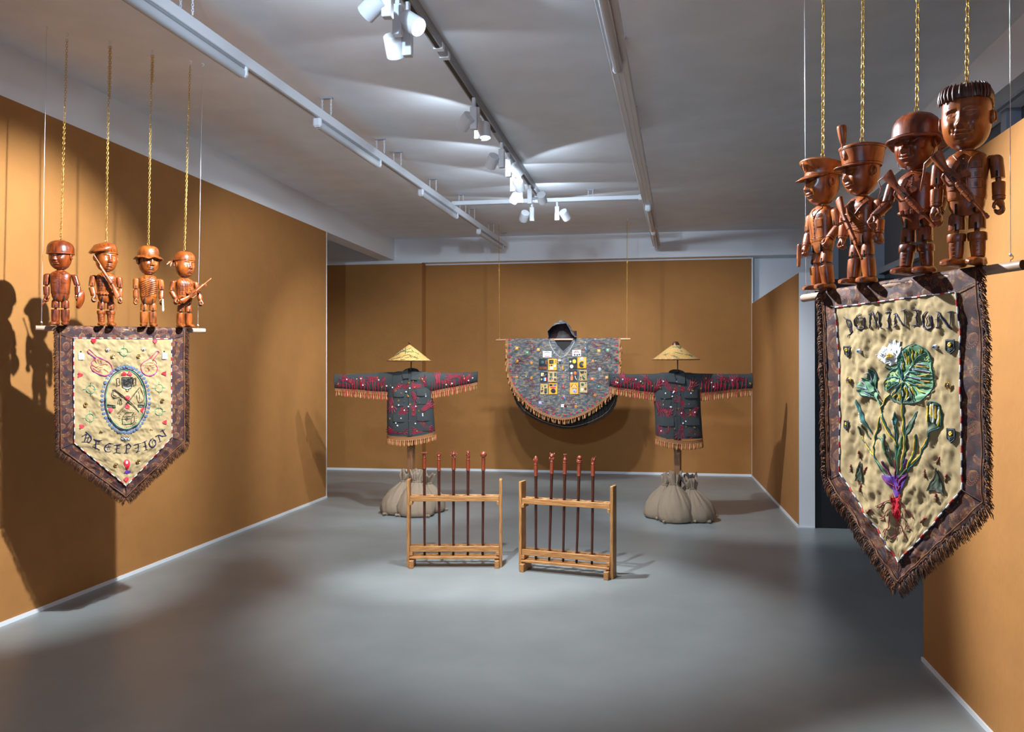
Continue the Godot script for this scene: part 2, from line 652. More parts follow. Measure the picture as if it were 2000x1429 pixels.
func room():
	struct("floor", span(-9.0, 5.0, -0.2, 0.0, -5.0, 14.0), M.floor)
	struct("ceiling", span(-9.0, 5.0, CEIL, CEIL + 0.2, -5.0, 14.0), M.ceiling)
	# left: ochre wall under a white lintel that runs on over the opening
	struct("wall_left", span(-4.22, -4.0, 0.0, 3.3, -5.0, 9.95), M.ochre)
	struct("trim_1", span(-4.225, -3.994, 0.0, 3.3, 9.95, 9.962), M.skirting)
	struct("wall_left_lintel", span(-4.22, -4.0, 3.3, CEIL, -5.0, 12.75), M.white)
	struct("wall_alcove_front", span(-8.0, -4.22, 0.0, CEIL, 9.7, 9.95), M.white)
	struct("wall_alcove_side", span(-8.2, -8.0, 0.0, CEIL, 9.7, 13.3), M.ochre)
	struct("wall_alcove_back", span(-8.0, -3.555, 0.0, 3.25, 12.75, 13.3), M.ochre)
	struct("wall_alcove_upper", span(-8.0, -4.0, 3.25, CEIL, 12.76, 13.3), M.white)
	struct("trim_2", span(-8.0, -3.555, 3.244, 3.256, 12.744, 12.76), M.skirting)
	# back: ochre panel set back under the white lintel
	struct("wall_back_lintel", span(-4.0, 2.09, 3.255, CEIL, 12.75, 13.3), M.white)
	struct("wall_back", span(-3.555, 1.44, 0.0, 3.255, 12.97, 13.3), M.ochre)
	struct("trim_3", span(1.44, 1.462, 0.0, 3.255, 12.955, 13.1), M.skirting)
	struct("trim_4", span(-3.555, 1.44, 3.236, 3.255, 12.955, 12.975), M.skirting)
	struct("wall_back_end", span(1.462, 5.0, 0.0, CEIL, 13.1, 13.3), M.white)
	# right: two lengths of partition in one line with a passage between them
	struct("wall_right_far", span(1.447, 1.6, 0.0, 2.57, 8.87, 13.1), M.white)
	struct("wall_right_far_paint", span(1.444, 1.447, 0.0, 2.567, 8.872, 13.0), M.ochre)
	struct("wall_right_near", span(1.458, 1.61, 0.0, 2.6, -5.0, 4.94), M.ochre)
	struct("wall_right_lintel", span(2.09, 2.6, 3.3, CEIL, -5.0, 13.1), M.white)
	struct("wall_outer", span(2.36, 2.6, 0.0, 3.3, -5.0, 13.1), M.slate)
	struct("trim_5", span(2.2, 2.23, 3.28, 3.3, -5.0, 13.1), M.mullion)
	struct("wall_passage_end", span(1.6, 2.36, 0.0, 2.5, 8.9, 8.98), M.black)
	var k := 6
	for v in [1.0, 3.2, 4.6, 6.0, 7.4, 9.3, 11.5]:
		struct("trim_%d" % k, span(2.27, 2.36, 0.0, 3.3, v - 0.045, v + 0.045), M.mullion)
		k += 1
	struct("trim_%d" % k, span(2.3, 2.36, 2.58, 2.64, -5.0, 13.1), M.mullion)
	# out of view behind the camera: glowing window placed to light viewer-facing sides
	struct("wall_rear_low", span(-9.0, 5.0, 0.0, 0.9, -5.2, -5.0), M.white)
	struct("wall_rear_high", span(-9.0, 5.0, 3.2, CEIL, -5.2, -5.0), M.white)
	struct("wall_rear_left", span(-9.0, -3.4, 0.9, 3.2, -5.2, -5.0), M.white)
	struct("wall_rear_right", span(0.8, 5.0, 0.9, 3.2, -5.2, -5.0), M.white)
	var w := Node3D.new()
	w.name = "unseen_window_1"
	add_child(w)
	w.set_meta("kind", "structure")
	for q in 3:
		put("pane", span(-3.4 + q * 1.4 + 0.03, -2.0 + q * 1.4 - 0.03, 0.93, 3.17, -5.12, -5.1), M.unseen_daylight, w)
		put("jamb", span(-3.4 + q * 1.4 - 0.03, -3.4 + q * 1.4 + 0.03, 0.9, 3.2, -5.16, -5.04), M.skirting, w)
	put("jamb", span(0.77, 0.83, 0.9, 3.2, -5.16, -5.04), M.skirting, w)
	var l := AreaLight3D.new()
	l.name = "unseen_window_light"
	l.area_size = Vector2(4.1, 2.2)
	l.light_color = Color(0.72, 0.85, 1.0)
	l.light_energy = UNSEEN_WINDOW
	l.area_range = 40.0
	l.shadow_enabled = true
	w.add_child(l)
	l.transform = Transform3D(look(Vector3(0, 0, 1)), Vector3(-1.3, 2.05, 4.98))
	# thin white skirtings
	struct("baseboard_left", span(-4.0, -3.99, 0.0, 0.026, -5.0, 9.962), M.skirting)
	struct("baseboard_alcove", span(-8.0, -3.55, 0.0, 0.035, 12.74, 12.75), M.skirting)
	struct("baseboard_back", span(-3.545, 1.434, 0.0, 0.035, 12.96, 12.97), M.skirting)
	struct("baseboard_right_far", span(1.434, 1.444, 0.0, 0.026, 8.87, 12.97), M.skirting)
	struct("baseboard_right_end", span(1.434, 1.6, 0.0, 0.014, 8.862, 8.87), M.skirting)
	struct("baseboard_right_near", span(1.448, 1.458, 0.0, 0.022, -5.0, 4.945), M.skirting)

# ------------------------------------------------------------------ lighting tracks and lamps
func hanger(track: Node3D, x: float, v: float, top: float, wide: float):
	var pl := span(x - wide / 2 - 0.012, x + wide / 2 + 0.012, CEIL - 0.012, CEIL, v - 0.015, v + 0.015)
	put("ceiling_plate", pl, M.lampgrey, track)
	for s in [-0.5, 0.5]:
		var ch := MB.new()
		var y := CEIL - 0.012
		var k := 0
		while y > top + 0.004:
			var p := []
			for q in 8:
				var a := TAU * q / 8
				var off := Vector3(cos(a) * 0.0055, sin(a) * 0.0105, 0)
				if k % 2 == 1: off = Vector3(0, off.y, off.x)
				p.append(Vector3(x + s * wide, y - 0.008, -v) + off)
			ch.tube(p, 0.0022, 5, true)
			y -= 0.015
			k += 1
		put("hanger_chain", ch, M.lampwhite, track)

func batten(x0: float, v0: float, x1: float, v1: float, y: float, label: String):
	# linear lamp clipped under a track
	var a := Vector3(x0, y, -v0)
	var b := Vector3(x1, y, -v1)
	var L := a.distance_to(b)
	var t := thing("linear_lamp", label, "strip light", (a + b) / 2, look(b - a), "unlit strip lights under the tracks")
	put("housing", MB.new().box(Vector3(0, 0.03, 0), Vector3(0.05, 0.03, L - 0.07), 0.006), M.lampgrey, t)
	var c := MB.new()
	c.loft([c.ring(Vector3(0, -0.004, -L / 2 + 0.04), 0.027, 0.03, 16, 2.4, Basis(Vector3.RIGHT, Vector3.BACK, Vector3.UP)), c.ring(Vector3(0, -0.004, L / 2 - 0.04), 0.027, 0.03, 16, 2.4, Basis(Vector3.RIGHT, Vector3.BACK, Vector3.UP))])
	put("diffuser", c, M.tubecover, t)
	for s in [-1.0, 1.0]: put("end_cap", MB.new().box(Vector3(0, 0.008, s * (L / 2 - 0.022)), Vector3(0.064, 0.076, 0.044), 0.014), M.lampwhite, t)
	for s in [-0.3, 0.3]: put("clip", MB.new().box(Vector3(0, 0.055, s * L), Vector3(0.03, 0.03, 0.05), 0.004), M.lampwhite, t)

func spot(at: Vector3, aim: Vector3, side: float, label: String, energy: float, angle: float, soft := 0.05, tint := Color(0.95, 0.98, 1.0), track_y := 3.56, spill := 0.0):
	# track spotlight: adapter, upright driver box, round head on a side pivot; «at» is the head's pivot
	var t := thing("track_spotlight", label, "spotlight", at, Basis.IDENTITY, "white track spotlights")
	var bx := Vector3(side, 0, 0)                         # driver box beside the head
	put("driver_box", MB.new().box(bx + Vector3(0, 0.02, 0), Vector3(0.05, 0.16, 0.05), 0.004), M.lampwhite, t)
	put("adapter", MB.new().box(bx + Vector3(0, (track_y - at.y + 0.1) / 2, 0), Vector3(0.024, maxf(track_y - at.y - 0.1, 0.01), 0.034), 0.003), M.lampwhite, t)
	put("pivot", MB.new().bar(bx, Vector3.ZERO, 0.014), M.lampgrey, t)
	var d := (aim - at).normalized()
	var hb := along(d)
	var hd := MB.new()
	hd.lathe([[0.044, -0.06], [0.05, -0.055], [0.05, 0.055], [0.046, 0.058], [0.043, 0.05], [0.043, 0.04]], Vector3.ZERO, 28, hb)
	var h := put("head", hd, M.lampwhite, t)
	var ln := MB.new()
	ln.lathe([[0.042, 0.0], [0.042, 0.003]], d * 0.0435, 24, hb)
	put("lens", ln, M.lens, h)
	var l := SpotLight3D.new()
	l.name = "beam"
	l.light_color = tint
	l.light_energy = energy
	l.spot_range = 25.0
	l.spot_attenuation = 2.0
	l.spot_angle = angle
	l.spot_angle_attenuation = 0.6
	l.light_size = soft
	l.shadow_enabled = true
	t.add_child(l)
	l.transform = Transform3D(look(-d), d * 0.064)
	if spill > 0.0:                                        # stray light off the lens, cut by the rim of the head
		var g := SpotLight3D.new()
		g.name = "stray_light"
		g.light_color = Color(0.86, 0.93, 1.0)
		g.light_energy = spill
		g.spot_range = 25.0
		g.spot_attenuation = 2.0
		g.spot_angle = 84.0
		g.spot_angle_attenuation = 0.1
		g.light_size = 0.03
		g.shadow_enabled = true
		t.add_child(g)
		g.transform = Transform3D(look(-d), d * 0.066)

func tracks():
	# left: white channel on chains, drifting slightly away from the wall
	var lt := thing("lighting_track", "long white lighting track hung on short chains, nearest the left wall", "lighting track")
	var a := Vector3(-2.67, 3.47, 1.5)
	var b := Vector3(-2.2, 3.47, -12.55)
	var f := look(b - a)
	put("channel", MB.new().box((a + b) / 2, Vector3(0.055, 0.07, a.distance_to(b)), 0.004, f), M.lampwhite, lt)
	put("slot", MB.new().box((a + b) / 2 + Vector3(0, -0.0355, 0), Vector3(0.02, 0.003, a.distance_to(b)), 0, f), M.lampgrey, lt)
	for v in [3.2, 4.18, 6.0, 7.15, 7.6, 8.75, 10.0, 10.45, 11.55, 12.4]: hanger(lt, -2.56 + (v - 1.5) * 0.0332, v, 3.505, 0.07)
	var lx := func(v: float) -> float: return -2.575 + (v - 1.5) * 0.0332
	batten((lx as Callable).call(3.2), 3.2, (lx as Callable).call(4.82), 4.82, 3.4, "unlit strip light under the left track, nearest the front of the room")
	batten((lx as Callable).call(5.85), 5.85, (lx as Callable).call(7.15), 7.15, 3.4, "unlit strip light under the left track, second from the front")
	batten((lx as Callable).call(8.35), 8.35, (lx as Callable).call(9.75), 9.75, 3.4, "unlit strip light under the left track, third from the front")
	batten((lx as Callable).call(10.85), 10.85, (lx as Callable).call(12.35), 12.35, 3.4, "unlit strip light at the far end of the left track")
	# middle: flat aluminium track on the ceiling with a dark slot, broken by connectors
	var mt := thing("lighting_track", "grey ceiling track with a dark slot that carries the row of spotlights", "lighting track")
	put("channel", span(-1.325, -1.275, 3.565, CEIL, -2.0, 9.57, 0.003), M.lampgrey, mt)
	for s in [[-2.0, 2.4], [2.5, 5.02], [5.22, 6.9], [7.35, 8.9], [9.0, 9.5]]: put("slot", span(-1.312, -1.288, 3.562, 3.566, s[0], s[1]), M.slot, mt)
	for s in [5.05, 5.2]: put("connector", span(-1.33, -1.27, 3.559, 3.6, s - 0.03, s + 0.02, 0.002), M.lampwhite, mt)
	# cross track at the back joins all three
	var ct := thing("lighting_track", "white cross track spanning between the left and right tracks at the back", "lighting track")
	put("channel", span(-2.31, -0.1, 3.5, 3.545, 9.55, 9.6, 0.003), M.lampwhite, ct)
	put("slot", span(-2.3, -0.12, 3.497, 3.501, 9.565, 9.585), M.lampgrey, ct)
	put("connector", span(-1.34, -1.26, 3.49, 3.57, 9.53, 9.62, 0.004), M.lampwhite, ct)
	put("connector", span(-0.16, -0.07, 3.49, 3.55, 9.54, 9.61, 0.004), M.lampwhite, ct)
	for x in [-2.2, -0.7]: hanger(ct, x, 9.575, 3.545, 0.05)
	# right: wide pale raceway on hooks
	var rt := thing("lighting_track", "wide pale raceway hanging along the right side of the ceiling", "lighting track")
	var c := Vector3(-0.42, 3.44, 1.5)
	var e := Vector3(0.05, 3.44, -12.7)
	var g := look(e - c)
	put("channel", MB.new().box((c + e) / 2, Vector3(0.11, 0.05, c.distance_to(e)), 0.004, g), M.lampwhite, rt)
	for s in [-0.018, 0.018]: put("rib", MB.new().box((c + e) / 2 + Vector3(s, -0.026, 0), Vector3(0.008, 0.004, c.distance_to(e)), 0, g), M.lampwhite, rt)
	for v in [3.2, 5.2, 6.6, 7.2, 8.6, 9.9, 11.2, 12.2]: hanger(rt, -0.37 + (v - 1.5) * 0.0331 + 0.045 - 0.0975 + 0.09, v, 3.465, 0.06)
	var rx := func(v: float) -> float: return -0.42 + (v + 1.5) * 0.0331
	batten((rx as Callable).call(3.0), 3.0, (rx as Callable).call(5.05), 5.05, 3.375, "unlit strip light under the right raceway, nearest the front of the room")
	batten((rx as Callable).call(9.45), 9.45, (rx as Callable).call(10.95), 10.95, 3.375, "unlit strip light under the right raceway beside the cross track")
	batten((rx as Callable).call(11.15), 11.15, (rx as Callable).call(12.6), 12.6, 3.375, "unlit strip light at the far end of the right raceway")


# ------------------------------------------------------------------ stick racks and carved walking sticks
func rack(label: String, at: Vector3, yaw: float) -> Node3D:
	var t := thing("stick_rack", label, "stick rack", at, Basis(Vector3.UP, yaw))
	var W := 0.385
	for s in [-1.0, 1.0]:
		put("side_panel", MB.new().box(Vector3(s * (W - 0.0115), 0.352, 0), Vector3(0.023, 0.704, 0.105), 0.002), M.pine[1], t)
		put("foot", MB.new().box(Vector3(s * (W - 0.042), 0.031, 0.012), Vector3(0.037, 0.062, 0.185), 0.003), M.pine[2], t)
		put("shelf_cleat", MB.new().box(Vector3(s * (W - 0.036), 0.109, 0.0), Vector3(0.026, 0.03, 0.12), 0.002), M.pine[2], t)
		put("rail_cleat", MB.new().box(Vector3(s * (W - 0.034), 0.515, 0.0), Vector3(0.02, 0.03, 0.11), 0.002), M.pine[2], t)
	put("shelf", MB.new().box(Vector3(0, 0.0705 + 0.0085, 0.006), Vector3(2 * W - 0.05, 0.017, 0.13), 0.002), M.pine[0], t)
	for z in [0.04, -0.038]:
		put("lower_rail", MB.new().box(Vector3(0, 0.146, z), Vector3(2 * W - 0.05, 0.044, 0.019), 0.002), M.pine[0], t)
		put("upper_rail", MB.new().box(Vector3(0, 0.552, z), Vector3(2 * W - 0.05, 0.044, 0.019), 0.002), M.pine[0], t)
	for x in [-0.31, -0.187, -0.067, 0.048, 0.166, 0.3]:                # notched spacers keep the sticks apart
		put("spacer", MB.new().box(Vector3(x, 0.148, -0.022), Vector3(0.03, 0.03, 0.016), 0.001), M.pine[0], t)
		put("spacer", MB.new().box(Vector3(x, 0.554, -0.022), Vector3(0.03, 0.03, 0.016), 0.001), M.pine[0], t)
	return t

func cane_head(kind: int, t: Node3D, y: float):
	var m := MB.new()
	var g = M.grip
	match kind:
		0:  # open flower with a scalloped rim
			m.lathe([[0.011, 0], [0.013, 0.006], [0.010, 0.012], [0.0105, 0.02], [0.016, 0.027]], Vector3(0, y, 0), 16)
			put("carved_head", m, g, t)
			for k in 11:
				var a := TAU * k / 11
				put("petal", MB.new().ball(Vector3(cos(a) * 0.021, y + 0.033, sin(a) * 0.021), Vector3(0.0075, 0.0052, 0.0105), 8, 6, Basis(Vector3.UP, -a + PI / 2)), g, t)
			put("flower_centre", MB.new().ball(Vector3(0, y + 0.034, 0), Vector3(0.015, 0.006, 0.015), 12, 6), g, t)
		1:  # raised hand
			m.lathe([[0.010, 0], [0.014, 0.004], [0.010, 0.010], [0.0095, 0.018]], Vector3(0, y, 0), 14)
			m.ball(Vector3(0, y + 0.026, 0), Vector3(0.0165, 0.014, 0.0125), 14, 10)
			put("carved_head", m, g, t)
			for k in 4:
				var x := (k - 1.5) * 0.0085
				var tip: float = 0.052 + [0.0, 0.005, 0.003, 0.006][k]
				put("finger", MB.new().tube([Vector3(x * 0.8, y + 0.034, 0.002), Vector3(x * 1.25, y + 0.042, 0.007), Vector3(x * 1.45, y + tip, 0.0035)], [0.0048, 0.0044, 0.0034], 7), g, t)
			put("thumb", MB.new().tube([Vector3(0.012, y + 0.022, 0.006), Vector3(0.016, y + 0.03, 0.010), Vector3(0.009, y + 0.037, 0.012)], [0.0052, 0.0046, 0.0034], 7), g, t)
		2:  # burr of curled spikes
			m.ball(Vector3(0, y + 0.026, 0), Vector3(0.016, 0.02, 0.016), 14, 10)
			put("carved_head", m, g, t)
			var r := RandomNumberGenerator.new()
			r.seed = 12
			for k in 26:
				var h := 1.0 - 1.75 * (k + 0.5) / 26
				var a := k * 2.399
				var d := Vector3(sqrt(1 - h * h) * cos(a), h, sqrt(1 - h * h) * sin(a))
				var c := Vector3(0, y + 0.026, 0)
				put("spike", MB.new().tube([c + d * 0.013, c + d * 0.023, c + d * (0.03 + r.randf() * 0.005) + Vector3(0, 0.003, 0)], [0.0044, 0.0034, 0.0012], 6), g, t)
		3:  # hooded cobra-like bud of overlapping scales
			m.lathe([[0.010, 0], [0.0145, 0.004], [0.011, 0.010], [0.0135, 0.026], [0.014, 0.04], [0.011, 0.054], [0.005, 0.063], [0.001, 0.066]], Vector3(0, y, 0), 14)
			put("carved_head", m, g, t)
			for k in 18:
				var a := k * 2.399
				var yy := y + 0.016 + k * 0.0026
				put("scale", MB.new().ball(Vector3(cos(a) * 0.0115, yy, sin(a) * 0.0115), Vector3(0.0055, 0.0085, 0.0045), 7, 5), g, t)
		4:  # plain globe
			m.lathe([[0.010, 0], [0.014, 0.003], [0.0145, 0.006], [0.009, 0.009]], Vector3(0, y, 0), 16)
			put("collar", m, g, t)
			put("carved_head", MB.new().ball(Vector3(0, y + 0.032, 0), Vector3(0.0265, 0.0265, 0.0265), 26, 18), g, t)
		5:  # owl in a hood
			m.lathe([[0.013, 0], [0.016, 0.004], [0.0125, 0.009], [0.0165, 0.018], [0.0175, 0.03], [0.016, 0.043], [0.012, 0.053], [0.0075, 0.061], [0.001, 0.064]], Vector3(0, y, 0), 16)
			put("carved_head", m, g, t)
			for s in [-1.0, 1.0]: put("eye", MB.new().lathe([[0.0058, 0], [0.0058, 0.003], [0.003, 0.0035], [0.001, 0.001]], Vector3(s * 0.006, y + 0.042, 0.0125), 12, along(Vector3(s * 0.3, 0, 1))), g, t)
			put("beak", MB.new().tube([Vector3(0, y + 0.04, 0.014), Vector3(0, y + 0.034, 0.021), Vector3(0, y + 0.028, 0.018)], [0.003, 0.0028, 0.001], 6), g, t)
			for s in [-1.0, 1.0]: put("wing", MB.new().ball(Vector3(s * 0.015, y + 0.024, 0.005), Vector3(0.005, 0.016, 0.009), 10, 7), g, t)
		6:  # beast with ears
			m.lathe([[0.013, 0], [0.0155, 0.004], [0.012, 0.009]], Vector3(0, y, 0), 16)
			m.ball(Vector3(0, y + 0.024, 0), Vector3(0.021, 0.02, 0.019), 16, 12)
			m.ball(Vector3(0, y + 0.045, 0.002), Vector3(0.0185, 0.0175, 0.0175), 16, 12)
			put("carved_head", m, g, t)
			put("muzzle", MB.new().ball(Vector3(0, y + 0.041, 0.017), Vector3(0.0105, 0.008, 0.0095), 12, 8), g, t)
			for s in [-1.0, 1.0]:
				put("ear", MB.new().ball(Vector3(s * 0.0165, y + 0.06, -0.001), Vector3(0.0065, 0.0075, 0.0045), 10, 7), g, t)
				put("paw", MB.new().ball(Vector3(s * 0.016, y + 0.022, 0.014), Vector3(0.006, 0.012, 0.006), 10, 7), g, t)
				put("brow", MB.new().ball(Vector3(s * 0.0075, y + 0.052, 0.0145), Vector3(0.005, 0.003, 0.004), 8, 6), g, t)
		7:  # vase ending in a small open cup
			m.lathe([[0.0135, 0], [0.016, 0.004], [0.012, 0.008], [0.0165, 0.014], [0.0165, 0.02], [0.0105, 0.028], [0.0075, 0.04], [0.0075, 0.046], [0.0125, 0.053], [0.0135, 0.058], [0.009, 0.056], [0.004, 0.052]], Vector3(0, y, 0), 18)
			put("carved_head", m, g, t)
			for k in 5:
				var a := TAU * k / 5
				put("lobe", MB.new().ball(Vector3(cos(a) * 0.0115, y + 0.058, sin(a) * 0.0115), Vector3(0.0045, 0.004, 0.0045), 8, 6), g, t)
		8:  # snake coiled round a globe
			m.lathe([[0.0135, 0], [0.0165, 0.004], [0.0125, 0.008]], Vector3(0, y, 0), 16)
			m.ball(Vector3(0.001, y + 0.046, 0), Vector3(0.0185, 0.0175, 0.0175), 18, 12)
			put("carved_head", m, g, t)
			var p := []
			var rr := []
			for k in 33:
				var a := k * 0.42
				p.append(Vector3(cos(a) * 0.016, y + 0.01 + k * 0.00075, sin(a) * 0.016))
				rr.append(0.0068 if k < 26 else 0.0068 * (33.5 - k) / 8.0)
			put("coil", MB.new().tube(p, rr, 9), g, t)
		9:  # flame of pointed leaves
			m.lathe([[0.0135, 0], [0.0165, 0.004], [0.0125, 0.008], [0.013, 0.014]], Vector3(0, y, 0), 16)
			put("carved_head", m, g, t)
			for k in 9:
				var a := k * 2.399
				var lean := 0.004 + 0.0013 * k
				var top := 0.064 - 0.0036 * (8 - absf(k - 3))
				put("leaf", MB.new().tube([Vector3(cos(a) * 0.006, y + 0.01, sin(a) * 0.006), Vector3(cos(a) * (0.008 + lean * 0.5), y + 0.028, sin(a) * (0.008 + lean * 0.5)), Vector3(cos(a) * lean * 0.9, y + top, sin(a) * lean * 0.9)], [0.004, 0.0062, 0.0009], 7), g, t)
			put("thorn", MB.new().tube([Vector3(0.01, y + 0.03, 0), Vector3(0.016, y + 0.046, 0), Vector3(0.0225, y + 0.06, 0)], [0.003, 0.002, 0.0007], 6), g, t)

func cane(rk: Node3D, x0: float, x1: float, top: float, kind: int, headh: float, label: String, grp: String):
	var b := rk.transform * Vector3(x0, 0.0905, 0.008)
	var e := rk.transform * Vector3(x1, top, 0.008)
	var up := (e - b).normalized()
	var xx := rk.basis.x
	var zz := xx.cross(up).normalized()
	var t := thing("walking_stick", label, "walking stick", b, Basis(up.cross(zz), up, zz).orthonormalized(), grp)
	var L := b.distance_to(e)
	var g0 := L - headh - 0.098
	put("ferrule", MB.new().lathe([[0.008, 0.0], [0.0095, 0.004], [0.0095, 0.03], [0.009, 0.032]], Vector3.ZERO, 14), M.hollow, t)
	put("shaft", MB.new().lathe([[0.0088, 0.03], [0.0098, 0.2], [0.0118, g0]], Vector3.ZERO, 18), M.shaft, t)
	put("grip", MB.new().lathe([[0.013, g0], [0.0172, g0 + 0.003], [0.0172, g0 + 0.009], [0.0142, g0 + 0.012], [0.0155, g0 + 0.05], [0.0152, L - headh - 0.014], [0.0135, L - headh - 0.009], [0.0168, L - headh - 0.005], [0.0168, L - headh - 0.001], [0.012, L - headh]], Vector3.ZERO, 20), M.grip, t)
	cane_head(kind, t, L - headh)

func racks():
	var a := rack("pale wooden stick rack on the left, square on to the viewer, holding five sticks", Vector3(-1.592, 0, -6.70), 0.1657)
	var g := "walking sticks in the left rack"
	cane(a, -0.244, -0.248, 0.925, 0, 0.04, "walking stick topped by a flat open flower, first from the left in the left rack", g)
	cane(a, -0.124, -0.13, 0.926, 1, 0.058, "walking stick topped by a carved raised hand, second in the left rack", g)
	cane(a, -0.011, -0.009, 0.929, 2, 0.052, "walking stick topped by a spiky carved burr, middle of the left rack", g)
	cane(a, 0.106, 0.108, 0.935, 3, 0.066, "walking stick topped by a slim scaly bud, fourth in the left rack", g)
	cane(a, 0.226, 0.233, 0.93, 4, 0.058, "walking stick topped by a smooth round globe, last in the left rack", g)
	var b := rack("pale wooden stick rack on the right, turned at an angle, holding five sticks", Vector3(-0.668, 0, -6.60), -0.217)
	g = "walking sticks in the right rack"
	cane(b, -0.256, -0.256, 0.911, 5, 0.064, "walking stick topped by a small hooded owl, first from the left in the right rack", g)
	cane(b, -0.144, -0.118, 0.937, 6, 0.066, "walking stick topped by an eared beast, second in the right rack, leaning", g)
	cane(b, -0.029, -0.012, 0.934, 7, 0.062, "walking stick topped by a slim vase shape, middle of the right rack", g)
	cane(b, 0.081, 0.106, 0.926, 8, 0.064, "walking stick topped by a coil round a globe, fourth in the right rack", g)
	cane(b, 0.205, 0.216, 0.933, 9, 0.064, "walking stick topped by pointed leaves like a flame, last in the right rack", g)


# ------------------------------------------------------------------ scarecrow stands, sacks, hats
func sack(at: Vector3, r: Vector2, h: float, lean: Vector2, seed_: int, label: String, twist := 0.0):
	var t := thing("burlap_sack", label, "sack", at, Basis(Vector3.UP, twist), "tied burlap sacks weighing down the stands")
	var n := noise(2.4, 2, seed_)
	var n2 := noise(11.0, 2, seed_ + 5)
	var rr := RandomNumberGenerator.new()
	rr.seed = seed_
	var ph := [rr.randf() * TAU, rr.randf() * TAU, rr.randf() * TAU]
	var prof := [[0.0, 0.06], [0.0, 0.55], [0.012, 0.84], [0.05, 0.97], [0.13, 1.03], [0.24, 1.02], [0.36, 0.95], [0.47, 0.83], [0.57, 0.66], [0.65, 0.49], [0.71, 0.35], [0.75, 0.27], [0.78, 0.24], [0.81, 0.25], [0.85, 0.30], [0.90, 0.36], [0.95, 0.41], [1.0, 0.44], [1.0, 0.38], [0.93, 0.28], [0.86, 0.18], [0.83, 0.04]]
	var rings := []
	var S := 72
	for k in prof.size():
		var y: float = prof[k][0] * h
		var pr: float = prof[k][1]
		var q: float = clampf((prof[k][0] - 0.28) / 0.45, 0, 1)
		var fold: float = 0.19 * q * q
		var ring_ := []
		for j in S:
			var a := TAU * j / S
			var crease := absf(sin(a * 3.5 + ph[0])) - 0.55 + 0.55 * (absf(sin(a * 5.5 + ph[1])) - 0.5)
			var f := 1.0 + fold * crease + 0.05 * q * sin(a * 17.0 + ph[2])
			f += 0.075 * n.get_noise_3d(cos(a), y * 4.0, sin(a)) + 0.016 * n2.get_noise_3d(cos(a), y * 5.0, sin(a))
			var up: float = 0.0
			if k >= 14 and k <= 19: up = 0.018 * sin(a * 4.0 + ph[1]) + 0.014 * sin(a * 7.0 + ph[0])
			var sl := pow(clampf(prof[k][0], 0, 1), 1.5)
			ring_.append(Vector3(r.x * pr * f * cos(a) + lean.x * sl, maxf(y + up + (0.02 * n.get_noise_3d(cos(a) * 1.5, 9.0, sin(a) * 1.5) * h if prof[k][0] > 0.1 else 0.0), 0.001), r.y * pr * f * sin(a) + lean.y * sl))
		rings.append(ring_)
	put("bag", MB.new().loft(rings), M.burlap, t)
	var cord := []
	var sl2 := pow(0.78, 1.5)
	for j in 25:
		var a := TAU * j / 24.0
		var cr := absf(sin(a * 3.5 + ph[0])) - 0.55 + 0.55 * (absf(sin(a * 5.5 + ph[1])) - 0.5)
		var rad := 0.262 * (1.0 + 0.13 * cr)
		cord.append(Vector3(r.x * rad * cos(a) + lean.x * sl2, 0.78 * h, r.y * rad * sin(a) + lean.y * sl2))
	put("tie_cord", MB.new().tube(cord, 0.005, 6), M.burlap, t)
	for s in [-1.0, 1.0]:                                        # pinched bottom corners tied off like ears
		var a: float = 0.9 * s + (PI / 2)
		var o := Vector3(r.x * 0.97 * cos(a), 0.02, r.y * 0.97 * sin(a))
		var d := Vector3(cos(a) * 0.8, 0.1, sin(a)).normalized()
		var e = MB.new().tube([o - d * 0.02, o + d * 0.008, o + d * 0.016, o + d * 0.03, o + d * 0.045 + Vector3(0, 0.004, 0)], [0.024, 0.012, 0.009, 0.018, 0.008], 9)
		put("tied_corner", e, M.burlap, t)

func stand(at: Vector3, yaw: float, topy: float, rody: float, arm: float, army: float, label: String) -> Node3D:
	var t := thing("scarecrow_stand", label, "stand", at, Basis(Vector3.UP, yaw))
	put("post", MB.new().box(Vector3(0, topy / 2, 0), Vector3(0.066, topy, 0.066), 0.004, Basis(Vector3.UP, -0.42)), M.post, t)
	put("crossbar", MB.new().bar(Vector3(-arm, army, 0), Vector3(arm, army, 0), 0.014), M.post, t)
	put("hat_rod", MB.new().bar(Vector3(0, topy - 0.1, 0), Vector3(0, rody, 0), 0.0065), M.shaft, t)
	put("hat_rest", MB.new().lathe([[0.03, 0.0], [0.03, 0.008]], Vector3(0, rody - 0.008, 0), 14), M.shaft, t)
	return t

